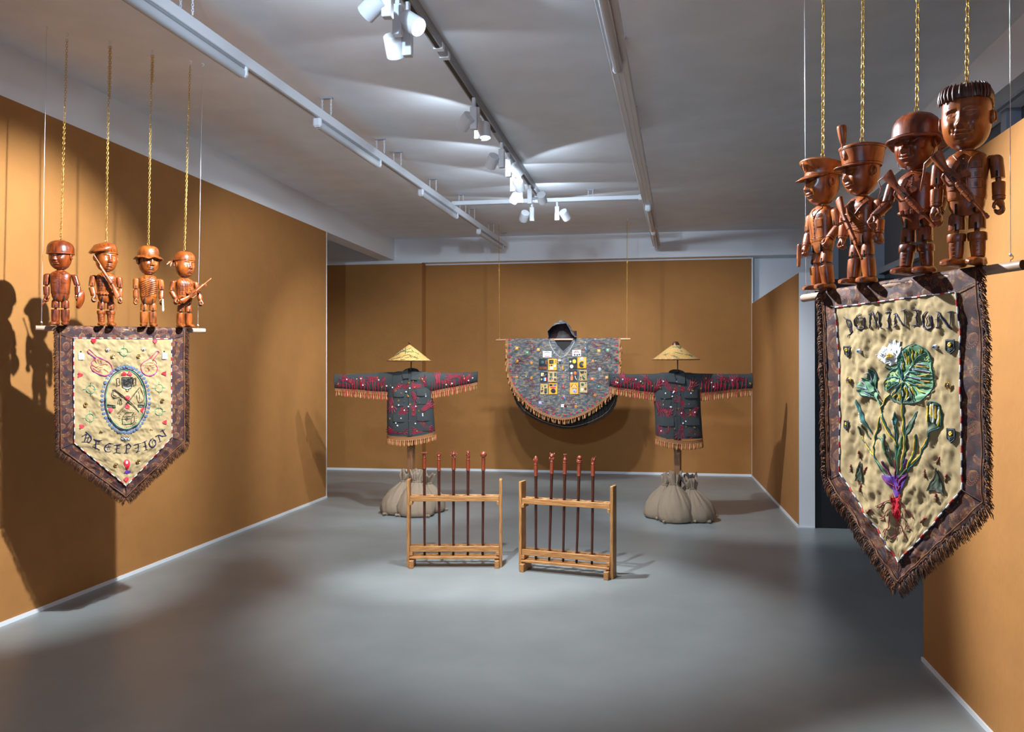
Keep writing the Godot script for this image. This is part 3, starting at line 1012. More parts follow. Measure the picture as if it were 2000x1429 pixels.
func hat(at: Vector3, R: float, H: float, label: String, marks: Array, tip: int):
	var t := thing("conical_hat", label, "hat", at, Basis.IDENTITY, "painted conical bamboo hats")
	# profile slightly hollow, thick at the rim
	var seg := 64
	var hy := func(k: float) -> float: return H * pow(1.0 - k, 0.88 + 0.22 * k)
	var rows := []
	for i in 25:
		var k := i / 24.0
		var ring_ := []
		for j in seg + 1:
			var a := TAU * j / seg
			var rad := R * (0.035 + 0.965 * k)
			var rib := 0.0012 * sin(a * 44.0)
			ring_.append(Vector3(cos(a) * rad, (hy as Callable).call(k) + rib * k, sin(a) * rad))
		rows.append(ring_)
	var m := MB.new()
	m.sheet(rows, Vector3.UP, 0.004, Vector2(10, 1.6))
	put("woven_cone", m, M.bamboo, t)
	var rim := []
	for j in 72:
		var a := TAU * j / 72
		rim.append(Vector3(cos(a) * R * 1.004, -0.002 + 0.0012 * sin(j * 2.1), sin(a) * R * 1.004))
	put("bound_rim", MB.new().tube(rim, 0.0055, 8, true), M.tassel3, t)
	if tip == 0:
		put("knob", MB.new().lathe([[0.006, -0.004], [0.005, 0.012], [0.010, 0.02], [0.012, 0.027], [0.007, 0.034], [0.001, 0.036]], Vector3(0, H, 0), 14), M.shaft, t)
		for s in [-1.0, 1.0]: put("ear_loop", MB.new().tube([Vector3(s * 0.003, H + 0.014, 0), Vector3(s * 0.015, H + 0.02, 0), Vector3(s * 0.013, H + 0.03, 0), Vector3(s * 0.004, H + 0.024, 0)], 0.002, 6), M.shaft, t)
	else:
		put("leather_tip", MB.new().lathe([[0.046, -0.034], [0.038, -0.012], [0.031, 0.006], [0.022, 0.016], [0.006, 0.02]], Vector3(0, H, 0), 22), M.shaft, t)
	# painted brush marks, laid on the slope
	for mk in marks:
		var az: float = mk[0]
		var m2 := MB.new()
		for st in mk[2]:
			var p := []
			for q in range(0, st.size() - 3, 2):
				for w in 4:
					var u: float = lerpf(st[q], st[q + 2], w / 3.0)
					var v: float = lerpf(st[q + 1], st[q + 3], w / 3.0)
					var k: float = mk[1] + v * 0.2
					var rad: float = R * (0.035 + 0.965 * k)
					var a: float = az + u * 0.055 / rad
					p.append(Vector3(sin(a) * rad, (hy as Callable).call(k) + 0.0015, cos(a) * rad))
			m2.tube(p, 0.0036, 5)
		put("painted_mark", m2, M.moss if tip == 0 else M.teal, t)

# ------------------------------------------------------------------ jackets
var tassel_mesh := {}

func tassel(kind: String) -> ArrayMesh:
	if not tassel_mesh.has(kind):
		var m := MB.new()
		m.lathe([[0.002, 0.004], [0.0045, 0.0], [0.0055, -0.006], [0.0035, -0.011], [0.006, -0.016], [0.0082, -0.03], [0.0085, -0.044], [0.003, -0.046]], Vector3.ZERO, 9)
		tassel_mesh[kind] = m.mesh()
	return tassel_mesh[kind]

func fringe_run(parent: Node3D, path: Array, step: float, mats: Array, band: float, scale := 1.0):
	# woven braid along a path with a row of hanging tassels
	var up := []
	for p in path: up.append(p + Vector3(0, -band, 0))
	put("braid", MB.new().sheet([path, up], Vector3(0, 0, 1), 0.006), M.goldbraid, parent)
	var e := MB.new()
	e.tube(up, 0.0035, 6)
	e.tube(path, 0.0025, 6)
	put("braid_edge", e, M.tassel3, parent)
	var acc := step * 0.5
	var k := 0
	for i in path.size() - 1:
		var a: Vector3 = up[i]
		var b: Vector3 = up[i + 1]
		var L := a.distance_to(b)
		while acc < L:
			var o := put("tassel", tassel("t"), mats[k % mats.size()], parent)
			o.position = a.lerp(b, acc / L) + Vector3(0, -0.002, 0.001)
			o.scale = Vector3.ONE * scale * (0.9 + 0.2 * absf(sin(k * 1.7)))
			o.rotation = Vector3(0.1 * sin(k * 2.3), k * 1.1, 0.12 * sin(k * 3.1))
			acc += step
			k += 1
		acc -= L

class Jacket:
	# outline in the plane of the crossbar (x right, y up), front depth by z()
	var body := []          # rows of [y, left, right, depth]
	var slL := []           # columns of [x, top, bottom, depth]
	var slR := []
	var nz: FastNoiseLite

	func lerp_row(t: Array, k: float) -> Array:
		var up: bool = t[0][0] < t[t.size() - 1][0]
		for i in t.size() - 1:
			var a: float = t[i][0]
			var b: float = t[i + 1][0]
			if (k - a) * (k - b) <= 0.0:
				var f := (k - a) / (b - a) if b != a else 0.0
				return [k, lerpf(t[i][1], t[i + 1][1], f), lerpf(t[i][2], t[i + 1][2], f), lerpf(t[i][3], t[i + 1][3], f)]
		return t[0] if (k < t[0][0]) == up else t[t.size() - 1]

	func crease(x: float, y: float) -> float:
		return 0.006 * nz.get_noise_2d(x * 70.0, y * 70.0) + 0.0035 * nz.get_noise_2d(x * 160.0 + y * 90.0, y * 120.0 - x * 60.0)

	func z(x: float, y: float) -> float:
		var best := 0.0
		var r := lerp_row(body, y)
		var u: float = (x - (r[1] + r[2]) / 2) / maxf((r[2] - r[1]) / 2, 0.01)
		if absf(u) < 1.0 and y < body[0][0]: best = r[3] * pow(1.0 - pow(absf(u), 2.6), 1.0 / 2.6)
		for s in [slL, slR]:
			var x0: float = s[0][0]
			var x1: float = s[s.size() - 1][0]
			if (x - x0) * (x - x1) <= 0.0:
				var q := lerp_row(s, x)
				var v: float = (y - (q[1] + q[2]) / 2) / maxf((q[1] - q[2]) / 2, 0.01)
				if absf(v) < 1.0: best = maxf(best, q[3] * pow(1.0 - pow(absf(v), 2.4), 1.0 / 2.4))
		return best + crease(x, y)

func jacket(label: String, at: Vector3, yaw: float, J: Jacket, decor: Dictionary):
	var t := thing("embroidered_jacket", label, "jacket", at, Basis(Vector3.UP, yaw))
	var y0: float = J.body[0][0]
	var y1: float = J.body[J.body.size() - 1][0]
	var rings := []
	for i in 45:
		var y := lerpf(y0, y1, i / 44.0)
		var r := J.lerp_row(J.body, y)
		var ring_ := []
		for j in 72:
			var a := TAU * j / 72
			var c := cos(a)
			var s := sin(a)
			var x: float = (r[1] + r[2]) / 2 + (r[2] - r[1]) / 2 * signf(c) * pow(absf(c), 2 / 2.6)
			var zz: float = r[3] * signf(s) * pow(absf(s), 2 / 2.6)
			ring_.append(Vector3(x, y + 0.02 * (0.0 if i > 2 else 1.0 - i / 2.0) * 0, zz + J.crease(x, y) * signf(s)))
		rings.append(ring_)
	put("body", MB.new().loft(rings), M.denim, t)
	for sl in [J.slL, J.slR]:
		var rg := []
		var x0: float = sl[0][0]
		var x1: float = sl[sl.size() - 1][0]
		for i in 40:
			var x := lerpf(x0, x1, i / 39.0)
			var q := J.lerp_row(sl, x)
			var ring_ := []
			for j in 40:
				var a := TAU * j / 40
				var c := cos(a)
				var s := sin(a)
				var y: float = (q[1] + q[2]) / 2 + (q[1] - q[2]) / 2 * signf(c) * pow(absf(c), 2 / 2.4)
				var zz: float = q[3] * signf(s) * pow(absf(s), 2 / 2.4)
				ring_.append(Vector3(x, y, zz + J.crease(x, y) * signf(s)))
			rg.append(ring_)
		put("sleeve", MB.new().loft(rg), M.denim, t)
		var q2 := J.lerp_row(sl, x1)
		var cf := []
		for j in 28:
			var a := TAU * j / 28
			cf.append(Vector3(x1, (q2[1] + q2[2]) / 2 + (q2[1] - q2[2]) / 2 * cos(a) * 1.02, q2[3] * sin(a) * 1.05))
		put("cuff_hem", MB.new().tube(cf, 0.005, 6, true), M.denim, t)
	# placket
	var pl := []
	for w in [-0.016, 0.016]:
		var col := []
		for i in 30:
			var y := lerpf(decor.open, y1 + 0.004, i / 29.0)
			var xc: float = decor.cx + decor.cslope * (decor.open - y) + w
			col.append(Vector3(xc, y, J.z(xc, y) + 0.005))
		pl.append(col)
	put("placket", MB.new().sheet(pl, Vector3(0, 0, 1), 0.005), M.denim, t)
	var gap := []
	for i in 30:
		var y := lerpf(decor.open, y1 + 0.004, i / 29.0)
		var xc: float = decor.cx + decor.cslope * (decor.open - y) - 0.019
		gap.append(Vector3(xc, y, J.z(xc, y) + 0.0005))
	put("front_gap_shade", MB.new().tube(gap, 0.0035, 5), M.black, t)  # black tube stands for the shade in the front gap
	# pockets and flaps: [x, y, w, h] of the flap and of the bag
	for pk in decor.pockets:
		for part in 2:
			var x: float = pk[0]
			var y: float = pk[1] - (pk[3] * 0.36 if part == 1 else 0.0)
			var w: float = pk[2]
			var h: float = pk[3] * (0.42 if part == 0 else 0.62)
			var lift := 0.014 if part == 0 else 0.006
			var rows := []
			for i in 7:
				var rw := []
				for j in 9:
					var px: float = x + w * (j / 8.0 - 0.5)
					var py: float = y - h * i / 6.0 - (0.006 * sin(j / 8.0 * PI) if i == 6 and part == 0 else 0.0)
					rw.append(Vector3(px, py, J.z(px, py) + (lift * (0.3 + 0.7 * i / 6.0))))
				rows.append(rw)
			put("pocket_flap" if part == 0 else "pocket", MB.new().sheet(rows, Vector3(0, 0, 1), 0.006), M.denim, t)
	# collar: dark inner back and two turned-down points
	var nb := MB.new()
	var rr := []
	for i in 2:
		var rw := []
		for j in 15:
			var a := PI * j / 14.0
			rw.append(Vector3(decor.cx + cos(a) * 0.085, decor.neck + (0.045 * sin(a) if i == 1 else -0.02), -0.07 * sin(a) + 0.02))
		rr.append(rw)
	nb.sheet(rr, Vector3(0, 0, 1), 0.006)
	put("collar_back", nb, M.denim, t)
	put("neck_shade", MB.new().ball(Vector3(decor.cx, decor.neck - 0.012, 0.012), Vector3(0.072, 0.03, 0.062), 20, 10), M.black, t)  # black ball stands for the shade inside the neck
	for c in decor.collars:
		var rows := []
		for i in 5:
			var rw := []
			for j in 5:
				var px: float = lerpf(lerpf(c[0], c[2], j / 4.0), lerpf(c[4], c[6], j / 4.0), i / 4.0)
				var py: float = lerpf(lerpf(c[1], c[3], j / 4.0), lerpf(c[5], c[7], j / 4.0), i / 4.0)
				rw.append(Vector3(px, py, J.z(px, minf(py, decor.neck - 0.01)) + 0.012 + 0.008 * i / 4.0))
			rows.append(rw)
		put("collar_point", MB.new().sheet(rows, Vector3(0, 0, 1), 0.006), M.denim, t)
	# embroidered hands: palm, wrist and fingers in rose thread with a crimson outline
	var r := RandomNumberGenerator.new()
	r.seed = decor.seed
	var kk := 0
	for h in decor.hands:
		var o := Vector2(h[0], h[1])
		var ang: float = h[2]
		var sc: float = h[3]
		var m := MB.new()
		var m2 := MB.new()
		var on := func(p: Vector2, up: float) -> Vector3:
			var q := o + p.rotated(ang) * sc
			return Vector3(q.x, q.y, J.z(q.x, q.y) + up)
		# scribbled lines of thread, two tones, no solid fill
		for f in 5:
			var a := (f - 2) * 0.34 + 0.06
			var L: float = [0.8, 1.05, 1.1, 1.0, 0.72][f]
			for side in [-1.0, 1.0]:
				var p := []
				for q in 5: p.append((on as Callable).call(Vector2(sin(a) * (0.026 + q * 0.014 * L), cos(a) * (0.018 + q * 0.0145 * L)) + Vector2(cos(a), -sin(a)) * side * 0.0048 * (1.0 - q * 0.2) + Vector2(r.randf_range(-0.0015, 0.0015), r.randf_range(-0.0015, 0.0015)), 0.0022))
				(m if side < 0.0 else m2).tube(p, 0.0028 * sc, 4)
		for q in 8:
			var p := []
			for w in 5: p.append((on as Callable).call(Vector2((q - 3.5) * 0.0072 * (1.0 - w * 0.1) + r.randf_range(-0.003, 0.003), 0.034 - w * 0.023), 0.002 + 0.001 * (q % 2)))
			(m if q % 2 == 0 else m2).tube(p, 0.0027 * sc, 4)
		var hd := put("embroidered_hand", m, M.rose, t)
		put("dark_thread", m2, M.crimson if kk % 2 == 0 else M.maroon, hd)
		if kk % 3 == 0: put("gold_spangle", MB.new().ball((on as Callable).call(Vector2.ZERO, 0.008), Vector3(0.006, 0.005, 0.004), 8, 6), M.goldbead, hd)
		kk += 1
	# loose red threads that hang from the sleeves
	for sl in [J.slL, J.slR]:
		var x0: float = sl[0][0]
		var x1: float = sl[sl.size() - 1][0]
		for k in 15:
			var x := lerpf(x0, x1, 0.12 + 0.8 * (k + r.randf_range(-0.4, 0.4)) / 15.0)
			var q := J.lerp_row(sl, x)
			var yt := lerpf(q[1], q[2], r.randf_range(0.25, 0.6))
			var yb: float = q[2] - r.randf_range(0.0, 0.10)
			var p := []
			for w in 7:
				var y := lerpf(yt, yb, w / 6.0)
				p.append(Vector3(x + 0.002 * sin(w * 1.3 + k), y, (maxf(J.z(x, y), 0.0) if y > q[2] + 0.01 else q[3] * 0.55) + 0.012))
			put("red_thread", MB.new().tube(p, 0.0026, 5), M.red, t)
	# sewn-on beads, shells and spangles
	for k in 62:
		var x: float
		var y: float
		if k % 3 == 0:
			var sl: Array = J.slL if k % 2 == 0 else J.slR
			x = lerpf(sl[0][0], sl[sl.size() - 1][0], 0.06 + 0.9 * r.randf())
			var q := J.lerp_row(sl, x)
			y = lerpf(q[1], q[2], 0.2 + 0.6 * r.randf())
		else:
			y = lerpf(y0 - 0.08, y1 + 0.08, r.randf())
			var q := J.lerp_row(J.body, y)
			x = lerpf(q[1], q[2], 0.08 + 0.84 * r.randf())
		var at2 := Vector3(x, y, J.z(x, y) + 0.006)
		match k % 5:
			0, 1: put("pearl_bead", MB.new().ball(at2, Vector3(0.0085, 0.0085, 0.006), 10, 7), M.pearl, t)
			2: put("shell_bead", MB.new().ball(at2, Vector3(0.005, 0.013, 0.005), 8, 7), M.goldbead, t)
			3: put("steel_bead", MB.new().ball(at2, Vector3(0.006, 0.006, 0.005), 8, 6), M.steelbead, t)
			4:
				var p := []
				for w in 10: p.append(at2 + Vector3(cos(TAU * w / 10) * 0.008, sin(TAU * w / 10) * 0.008, 0.002))
				put("ring_bead", MB.new().tube(p, 0.003, 5, true), M.goldbead, t)
	# gold braid with tassels under both sleeves and round the hem
	for sl in [J.slL, J.slR]:
		var p := []
		for i in 24:
			var x := lerpf(sl[0][0], sl[sl.size() - 1][0], 0.02 + 0.98 * i / 23.0)
			var q := J.lerp_row(sl, x)
			p.append(Vector3(x, q[2] + 0.012, q[3] * 0.45 + 0.004))
		fringe_run(t, p, 0.024, [M.tassel, M.tassel2, M.tassel, M.tassel3], 0.034, 1.15)
	var hem := []
	var lastb: Array = J.body[J.body.size() - 1]
	for i in 33:
		var u := -1.0 + 2.0 * i / 32.0
		var x: float = (lastb[1] + lastb[2]) / 2 + (lastb[2] - lastb[1]) / 2 * u * 1.02
		var yy: float = lerpf(decor.hem[0], decor.hem[2], i / 32.0) + (decor.hem[1] - (decor.hem[0] + decor.hem[2]) / 2) * (1.0 - u * u)
		hem.append(Vector3(x, yy, lastb[3] * pow(maxf(1.0 - pow(absf(u), 2.6), 0.0), 1 / 2.6) + 0.006))
	fringe_run(t, hem, 0.022, [M.tassel, M.tassel2, M.tassel, M.tassel3], 0.036, 1.2)
	return t


func scarecrows():
	var yw := 0.1657
	# left figure
	var PL := Vector3(-2.658, 0, -9.086)
	stand(PL, yw, 1.56, 1.83, 0.71, 1.53, "wooden post stand under the left jacket, sunk among burlap sacks")
	var J := Jacket.new()
	J.nz = noise(0.06, 3, 91)
	J.body = [[1.572, -0.15, 0.12, 0.05], [1.555, -0.225, 0.185, 0.075], [1.485, -0.25, 0.208, 0.095], [1.34, -0.264, 0.236, 0.105], [1.17, -0.267, 0.248, 0.112], [0.86, -0.264, 0.27, 0.125]]
	J.slL = [[-0.2, 1.565, 1.33, 0.085], [-0.27, 1.562, 1.335, 0.075], [-0.56, 1.546, 1.357, 0.06], [-0.80, 1.536, 1.378, 0.052], [-0.842, 1.538, 1.378, 0.052]]
	J.slR = [[0.16, 1.565, 1.335, 0.085], [0.236, 1.556, 1.346, 0.075], [0.493, 1.554, 1.396, 0.06], [0.70, 1.566, 1.44, 0.05], [0.735, 1.57, 1.452, 0.05]]
	jacket("dark grey jacket on the left scarecrow, embroidered with red hands, tassels at hem and sleeves", PL + Vector3(0, 0, 0.0), yw, J, {
		"open": 1.52, "cx": 0.0, "cslope": 0.012, "neck": 1.565, "seed": 4,
		"pockets": [[-0.12, 1.375, 0.12, 0.19], [0.126, 1.378, 0.10, 0.17], [-0.12, 1.105, 0.13, 0.2], [0.145, 1.115, 0.13, 0.2]],
		"collars": [[-0.095, 1.565, -0.03, 1.595, -0.075, 1.49, -0.012, 1.495], [0.012, 1.575, 0.085, 1.565, 0.015, 1.48, 0.085, 1.475]],
		"hem": [0.868, 0.852, 0.905],
		"hands": [[-0.14, 1.385, 2.6, 1.0], [-0.209, 1.21, 3.3, 1.25], [-0.094, 1.11, -0.7, 1.1], [0.153, 1.46, 0.3, 0.95], [0.06, 1.412, 1.6, 1.1], [-0.04, 1.412, 2.0, 0.85], [0.04, 1.146, 0.0, 1.05], [0.045, 1.3, 3.6, 0.9], [0.185, 1.18, -0.9, 1.15], [0.15, 1.0, 0.5, 1.05], [-0.2, 0.915, 1.5, 1.0], [-0.09, 0.91, -1.4, 0.9], [0.08, 0.918, 1.7, 1.0], [0.19, 0.935, -1.6, 1.0],
			[-0.709, 1.485, 1.2, 1.0], [-0.543, 1.462, 3.3, 0.95], [-0.415, 1.487, 1.7, 1.0], [-0.31, 1.455, 2.7, 1.0], [-0.635, 1.43, 0.3, 0.85], [-0.77, 1.418, 1.5, 0.8], [0.3, 1.5, 0.2, 1.0], [0.39, 1.455, -1.3, 0.9], [0.465, 1.515, 1.7, 1.0], [0.557, 1.485, 0.2, 0.9], [0.635, 1.5, -0.8, 0.8]]})
	hat(Vector3(PL.x, 1.692, PL.z) + Vector3(-0.02, 0, 0), 0.243, 0.174, "conical bamboo hat with green brush marks on the left scarecrow", [
		[0.1, 0.42, [[-2.0, 0.6, -0.4, -0.3, 0.6, -1.0], [-1.4, -0.5, 0.2, 0.5], [-0.6, -1.0, -0.3, 0.9], [-1.8, 0.1, 0.9, 0.3]]], [0.22, 0.74, [[-1.4, 0.4, -0.8, -0.3, 0.2, -0.5, 1.0, 0.2], [0.3, -0.2, 0.7, 0.5], [-0.6, 0.5, 0.2, 0.3], [1.2, 0.0, 1.6, 0.4]]],
		[-0.72, 0.6, [[-0.9, 0.8, 0.6, -0.8], [-0.2, 0.4, 0.4, -0.1]]], [-0.5, 0.86, [[-1.2, 0.4, 0.9, -0.2], [0.2, -0.1, 1.0, -0.4]]], [0.52, 0.42, [[-0.7, 0.1, 0.2, 0.3], [0.1, -0.4, 0.4, 0.4]]], [0.95, 0.56, [[-0.3, -0.4, 0.2, 0.4], [0.0, 0.2, 0.4, -0.1]]], [0.72, 0.82, [[-0.8, -0.2, 0.3, 0.3], [0.2, -0.4, -0.3, 0.5]]], [0.0, 0.93, [[-0.6, 0.1, 0.4, 0.2]]]], 0)
	sack(PL + Vector3(-0.13, 0, 0.05), Vector2(0.2, 0.2), 0.46, Vector2(0.11, 0.0), 3, "plump burlap sack leftmost at the foot of the left scarecrow", 0.4)
	sack(PL + Vector3(0.10, 0, 0.16), Vector2(0.21, 0.18), 0.47, Vector2(0.0, -0.08), 8, "burlap sack in front of the left post, behind the left rack", 0.0)
	sack(PL + Vector3(0.17, 0, -0.13), Vector2(0.17, 0.19), 0.42, Vector2(-0.06, 0.05), 15, "burlap sack rightmost and rearmost at the left scarecrow", 1.0)
	# right figure
	var PR := Vector3(0.257, 0, -9.219)
	stand(PR, yw, 1.55, 1.855, 0.71, 1.52, "wooden post stand under the right jacket, sunk among burlap sacks")
	var K := Jacket.new()
	K.nz = noise(0.06, 3, 97)
	K.body = [[1.56, -0.16, 0.13, 0.05], [1.545, -0.235, 0.2, 0.075], [1.49, -0.25, 0.24, 0.095], [1.335, -0.264, 0.24, 0.105], [1.17, -0.245, 0.244, 0.112], [0.86, -0.233, 0.265, 0.125]]
	K.slL = [[-0.2, 1.55, 1.335, 0.085], [-0.27, 1.547, 1.337, 0.075], [-0.489, 1.543, 1.372, 0.06], [-0.70, 1.545, 1.405, 0.052], [-0.732, 1.548, 1.41, 0.052]]
	K.slR = [[0.17, 1.553, 1.33, 0.085], [0.24, 1.55, 1.332, 0.075], [0.526, 1.545, 1.364, 0.06], [0.75, 1.545, 1.384, 0.05], [0.79, 1.552, 1.386, 0.05]]
	jacket("dark grey jacket on the right scarecrow, embroidered with red hands, beside the poncho", PR, yw, K, {
		"open": 1.50, "cx": -0.01, "cslope": 0.0, "neck": 1.55, "seed": 9,
		"pockets": [[-0.15, 1.372, 0.11, 0.19], [0.12, 1.375, 0.15, 0.19], [-0.14, 1.1, 0.15, 0.24], [0.135, 1.1, 0.155, 0.22]],
		"collars": [[-0.115, 1.55, -0.055, 1.55, -0.13, 1.465, -0.035, 1.455], [-0.02, 1.54, 0.06, 1.56, -0.03, 1.45, 0.055, 1.44]],
		"hem": [0.885, 0.84, 0.862],
		"hands": [[-0.22, 1.425, -0.6, 1.1], [-0.12, 1.42, 0.4, 1.05], [-0.003, 1.384, 1.5, 1.05], [0.13, 1.41, -0.5, 1.2], [0.01, 1.25, 0.9, 1.1], [-0.2, 1.18, 3.6, 1.25], [-0.115, 1.115, 0.1, 1.2], [0.035, 1.115, 0.8, 1.1], [0.156, 1.14, 2.6, 1.2], [-0.118, 0.965, -0.2, 0.9], [-0.2, 0.95, 3.3, 1.05], [0.006, 0.935, 2.9, 1.25], [0.16, 0.91, 1.6, 1.1], [-0.13, 0.9, 1.2, 0.9],
			[-0.586, 1.498, 0.4, 0.95], [-0.515, 1.485, 1.7, 1.0], [-0.415, 1.42, 1.5, 0.9], [-0.33, 1.475, 0.8, 1.0], [-0.655, 1.44, 1.2, 0.85], [0.3, 1.45, 0.0, 1.15], [0.42, 1.42, 1.7, 0.95], [0.482, 1.49, 1.3, 1.1], [0.579, 1.463, 0.2, 0.9], [0.655, 1.49, 1.4, 0.9]]})
	hat(Vector3(PR.x - 0.02, 1.702, PR.z), 0.25, 0.172, "conical bamboo hat with a dark leather tip on the right scarecrow", [
		[0.16, 0.3, [[-0.9, -0.2, 0.1, -0.1, 1.0, -0.3], [-0.1, -0.9, 0.1, -0.2, 0.4, 0.4], [0.4, 0.3, 0.8, 0.0]]], [0.12, 0.62, [[-0.6, -0.2, 0.6, 0.2], [0.5, 0.15, 0.9, 0.35]]], [-0.03, 0.84, [[-0.8, -0.3, -0.1, -0.3], [-0.4, 0.0, 0.4, 0.1], [0.0, 0.2, 0.3, 0.6], [0.3, 0.5, 0.8, 0.6]]],
		[-0.62, 0.7, [[-0.5, 0.2, 0.4, -0.2], [0.0, 0.2, 0.2, 0.4]]], [0.8, 0.74, [[-0.9, -0.2, 0.6, 0.3], [0.0, -0.1, 0.5, 0.5]]], [0.3, 0.5, [[0.2, 0.0, 0.5, 0.15]]]], 1)
	sack(PR + Vector3(-0.2, 0, -0.02), Vector2(0.15, 0.18), 0.45, Vector2(0.11, 0.03), 21, "burlap sack leftmost and rear at the foot of the right scarecrow", 0.7)
	sack(PR + Vector3(-0.02, 0, 0.2), Vector2(0.19, 0.17), 0.49, Vector2(0.0, -0.12), 27, "tall burlap sack in front of the right post", 0.25)
	sack(PR + Vector3(0.2, 0, 0.1), Vector2(0.19, 0.19), 0.43, Vector2(-0.1, -0.04), 33, "burlap sack rightmost at the foot of the right scarecrow", -0.3)
	sack(PR + Vector3(0.09, 0, -0.16), Vector2(0.15, 0.15), 0.45, Vector2(-0.05, 0.06), 38, "burlap sack behind the right post, mostly hidden by the front sacks", 1.4)


# ------------------------------------------------------------------ things sewn on cloth
class Surf:
	var zf: Callable              # height of the cloth at (x, y)
	var home: Node3D
	var lift := 0.002
	var M: Dictionary

	func at(x: float, y: float, up := 0.0) -> Vector3:
		return Vector3(x, y, float((zf as Callable).call(x, y)) + up)

	func emit(called: String, m: MB, mat: String, parent: Node3D = null) -> MeshInstance3D:
		var o := MeshInstance3D.new()
		o.mesh = m.mesh()
		o.material_override = M[mat]
		o.name = called
		(home if parent == null else parent).add_child(o, true)
		return o

	func pts(f: Array, step := 0.008) -> Array:
		var r := []
		for k in range(0, f.size() - 3, 2):
			var a := Vector2(f[k], f[k + 1])
			var b := Vector2(f[k + 2], f[k + 3])
			var n := maxi(1, int(a.distance_to(b) / step))
			for q in n: r.append(a.lerp(b, float(q) / n))
		r.append(Vector2(f[f.size() - 2], f[f.size() - 1]))
		return r

	# thread laid along a line; several lines may share one part
	func line(called: String, mat: String, r: float, lines: Array, parent: Node3D = null, smooth := true) -> MeshInstance3D:
		var m := MB.new()
		for f in lines:
			var g: Array = f
			if smooth and f.size() >= 6: g = curve(f)
			var p := []
			var rad := []
			var q := pts(g)
			for k in q.size():
				p.append(at(q[k].x, q[k].y, lift + r * 0.35))
				rad.append(r * (0.75 if k == 0 or k == q.size() - 1 else 1.0))
			m.tube(p, rad, 6)
		return emit(called, m, mat, parent)

	func curve(f: Array) -> Array:
		var out := []
		var n := f.size() / 2
		for k in n - 1:
			var p0 := Vector2(f[2 * maxi(k - 1, 0)], f[2 * maxi(k - 1, 0) + 1])
			var p1 := Vector2(f[2 * k], f[2 * k + 1])
			var p2 := Vector2(f[2 * k + 2], f[2 * k + 3])
			var p3 := Vector2(f[2 * mini(k + 2, n - 1)], f[2 * mini(k + 2, n - 1) + 1])
			for q in 5:
				var c := p1.cubic_interpolate(p2, p0, p3, q / 5.0)
				out.append(c.x)
				out.append(c.y)
		out.append(f[2 * n - 2])
		out.append(f[2 * n - 1])
		return out

	# broad brushlike stroke whose width changes: [x, y, w, ...] triples
	func pen(called: String, mat: String, lines: Array, parent: Node3D = null) -> MeshInstance3D:
		var m := MB.new()
		for f in lines:
			var p := []
			var r := []
			for k in range(0, f.size() - 5, 3):
				var n := 5
				for q in n + (1 if k + 6 >= f.size() else 0):
					var t := float(q) / n
					p.append(at(lerpf(f[k], f[k + 3], t), lerpf(f[k + 1], f[k + 4], t), lift + 0.001))
					r.append(lerpf(f[k + 2], f[k + 5], t))
			m.tube(p, r, 6)
		return emit(called, m, mat, parent)

	# flat patch that follows the cloth; the outline must be crossed once per row
	func fill(called: String, mat: String, f: Array, parent: Node3D = null, up := 0.0015, rows := 0) -> MeshInstance3D:
		var poly: Array = []
		var y0 := 1e9
		var y1 := -1e9
		for k in range(0, f.size(), 2):
			poly.append(Vector2(f[k], f[k + 1]))
			y0 = minf(y0, f[k + 1])
			y1 = maxf(y1, f[k + 1])
		var n := rows if rows > 0 else clampi(int((y1 - y0) / 0.007), 4, 40)
		var P := []
		for i in n + 1:
			var y := lerpf(y0 + 1e-5, y1 - 1e-5, float(i) / n)
			var a := 1e9
			var b := -1e9
			for k in poly.size():
				var p: Vector2 = poly[k]
				var q: Vector2 = poly[(k + 1) % poly.size()]
				if (p.y - y) * (q.y - y) <= 0.0 and p.y != q.y:
					var x := p.x + (q.x - p.x) * (y - p.y) / (q.y - p.y)
					a = minf(a, x)
					b = maxf(b, x)
			if b < a: continue
			var row := []
			for j in 9: row.append(at(lerpf(a, b, j / 8.0), y, lift + up))
			P.append(row)
		return emit(called, MB.new().sheet(P, Vector3(0, 0, 1), 0.0015), mat, parent)

	func disc(called: String, mat: String, x: float, y: float, r: Vector3, parent: Node3D = null) -> MeshInstance3D:
		return emit(called, MB.new().ball(at(x, y, lift), r, 14, 8), mat, parent)

	func ringlet(called: String, mat: String, x: float, y: float, rx: float, ry: float, w: float, parent: Node3D = null, n := 28) -> MeshInstance3D:
		var p := []
		for k in n: p.append(at(x + rx * cos(TAU * k / n), y + ry * sin(TAU * k / n), lift + w * 0.3))
		return emit(called, MB.new().tube(p, w, 6, true), mat, parent)

func surf(home: Node3D, zf: Callable, lift := 0.002) -> Surf:
	var s := Surf.new()
	s.zf = zf
	s.home = home
	s.lift = lift
	s.M = M
	return s

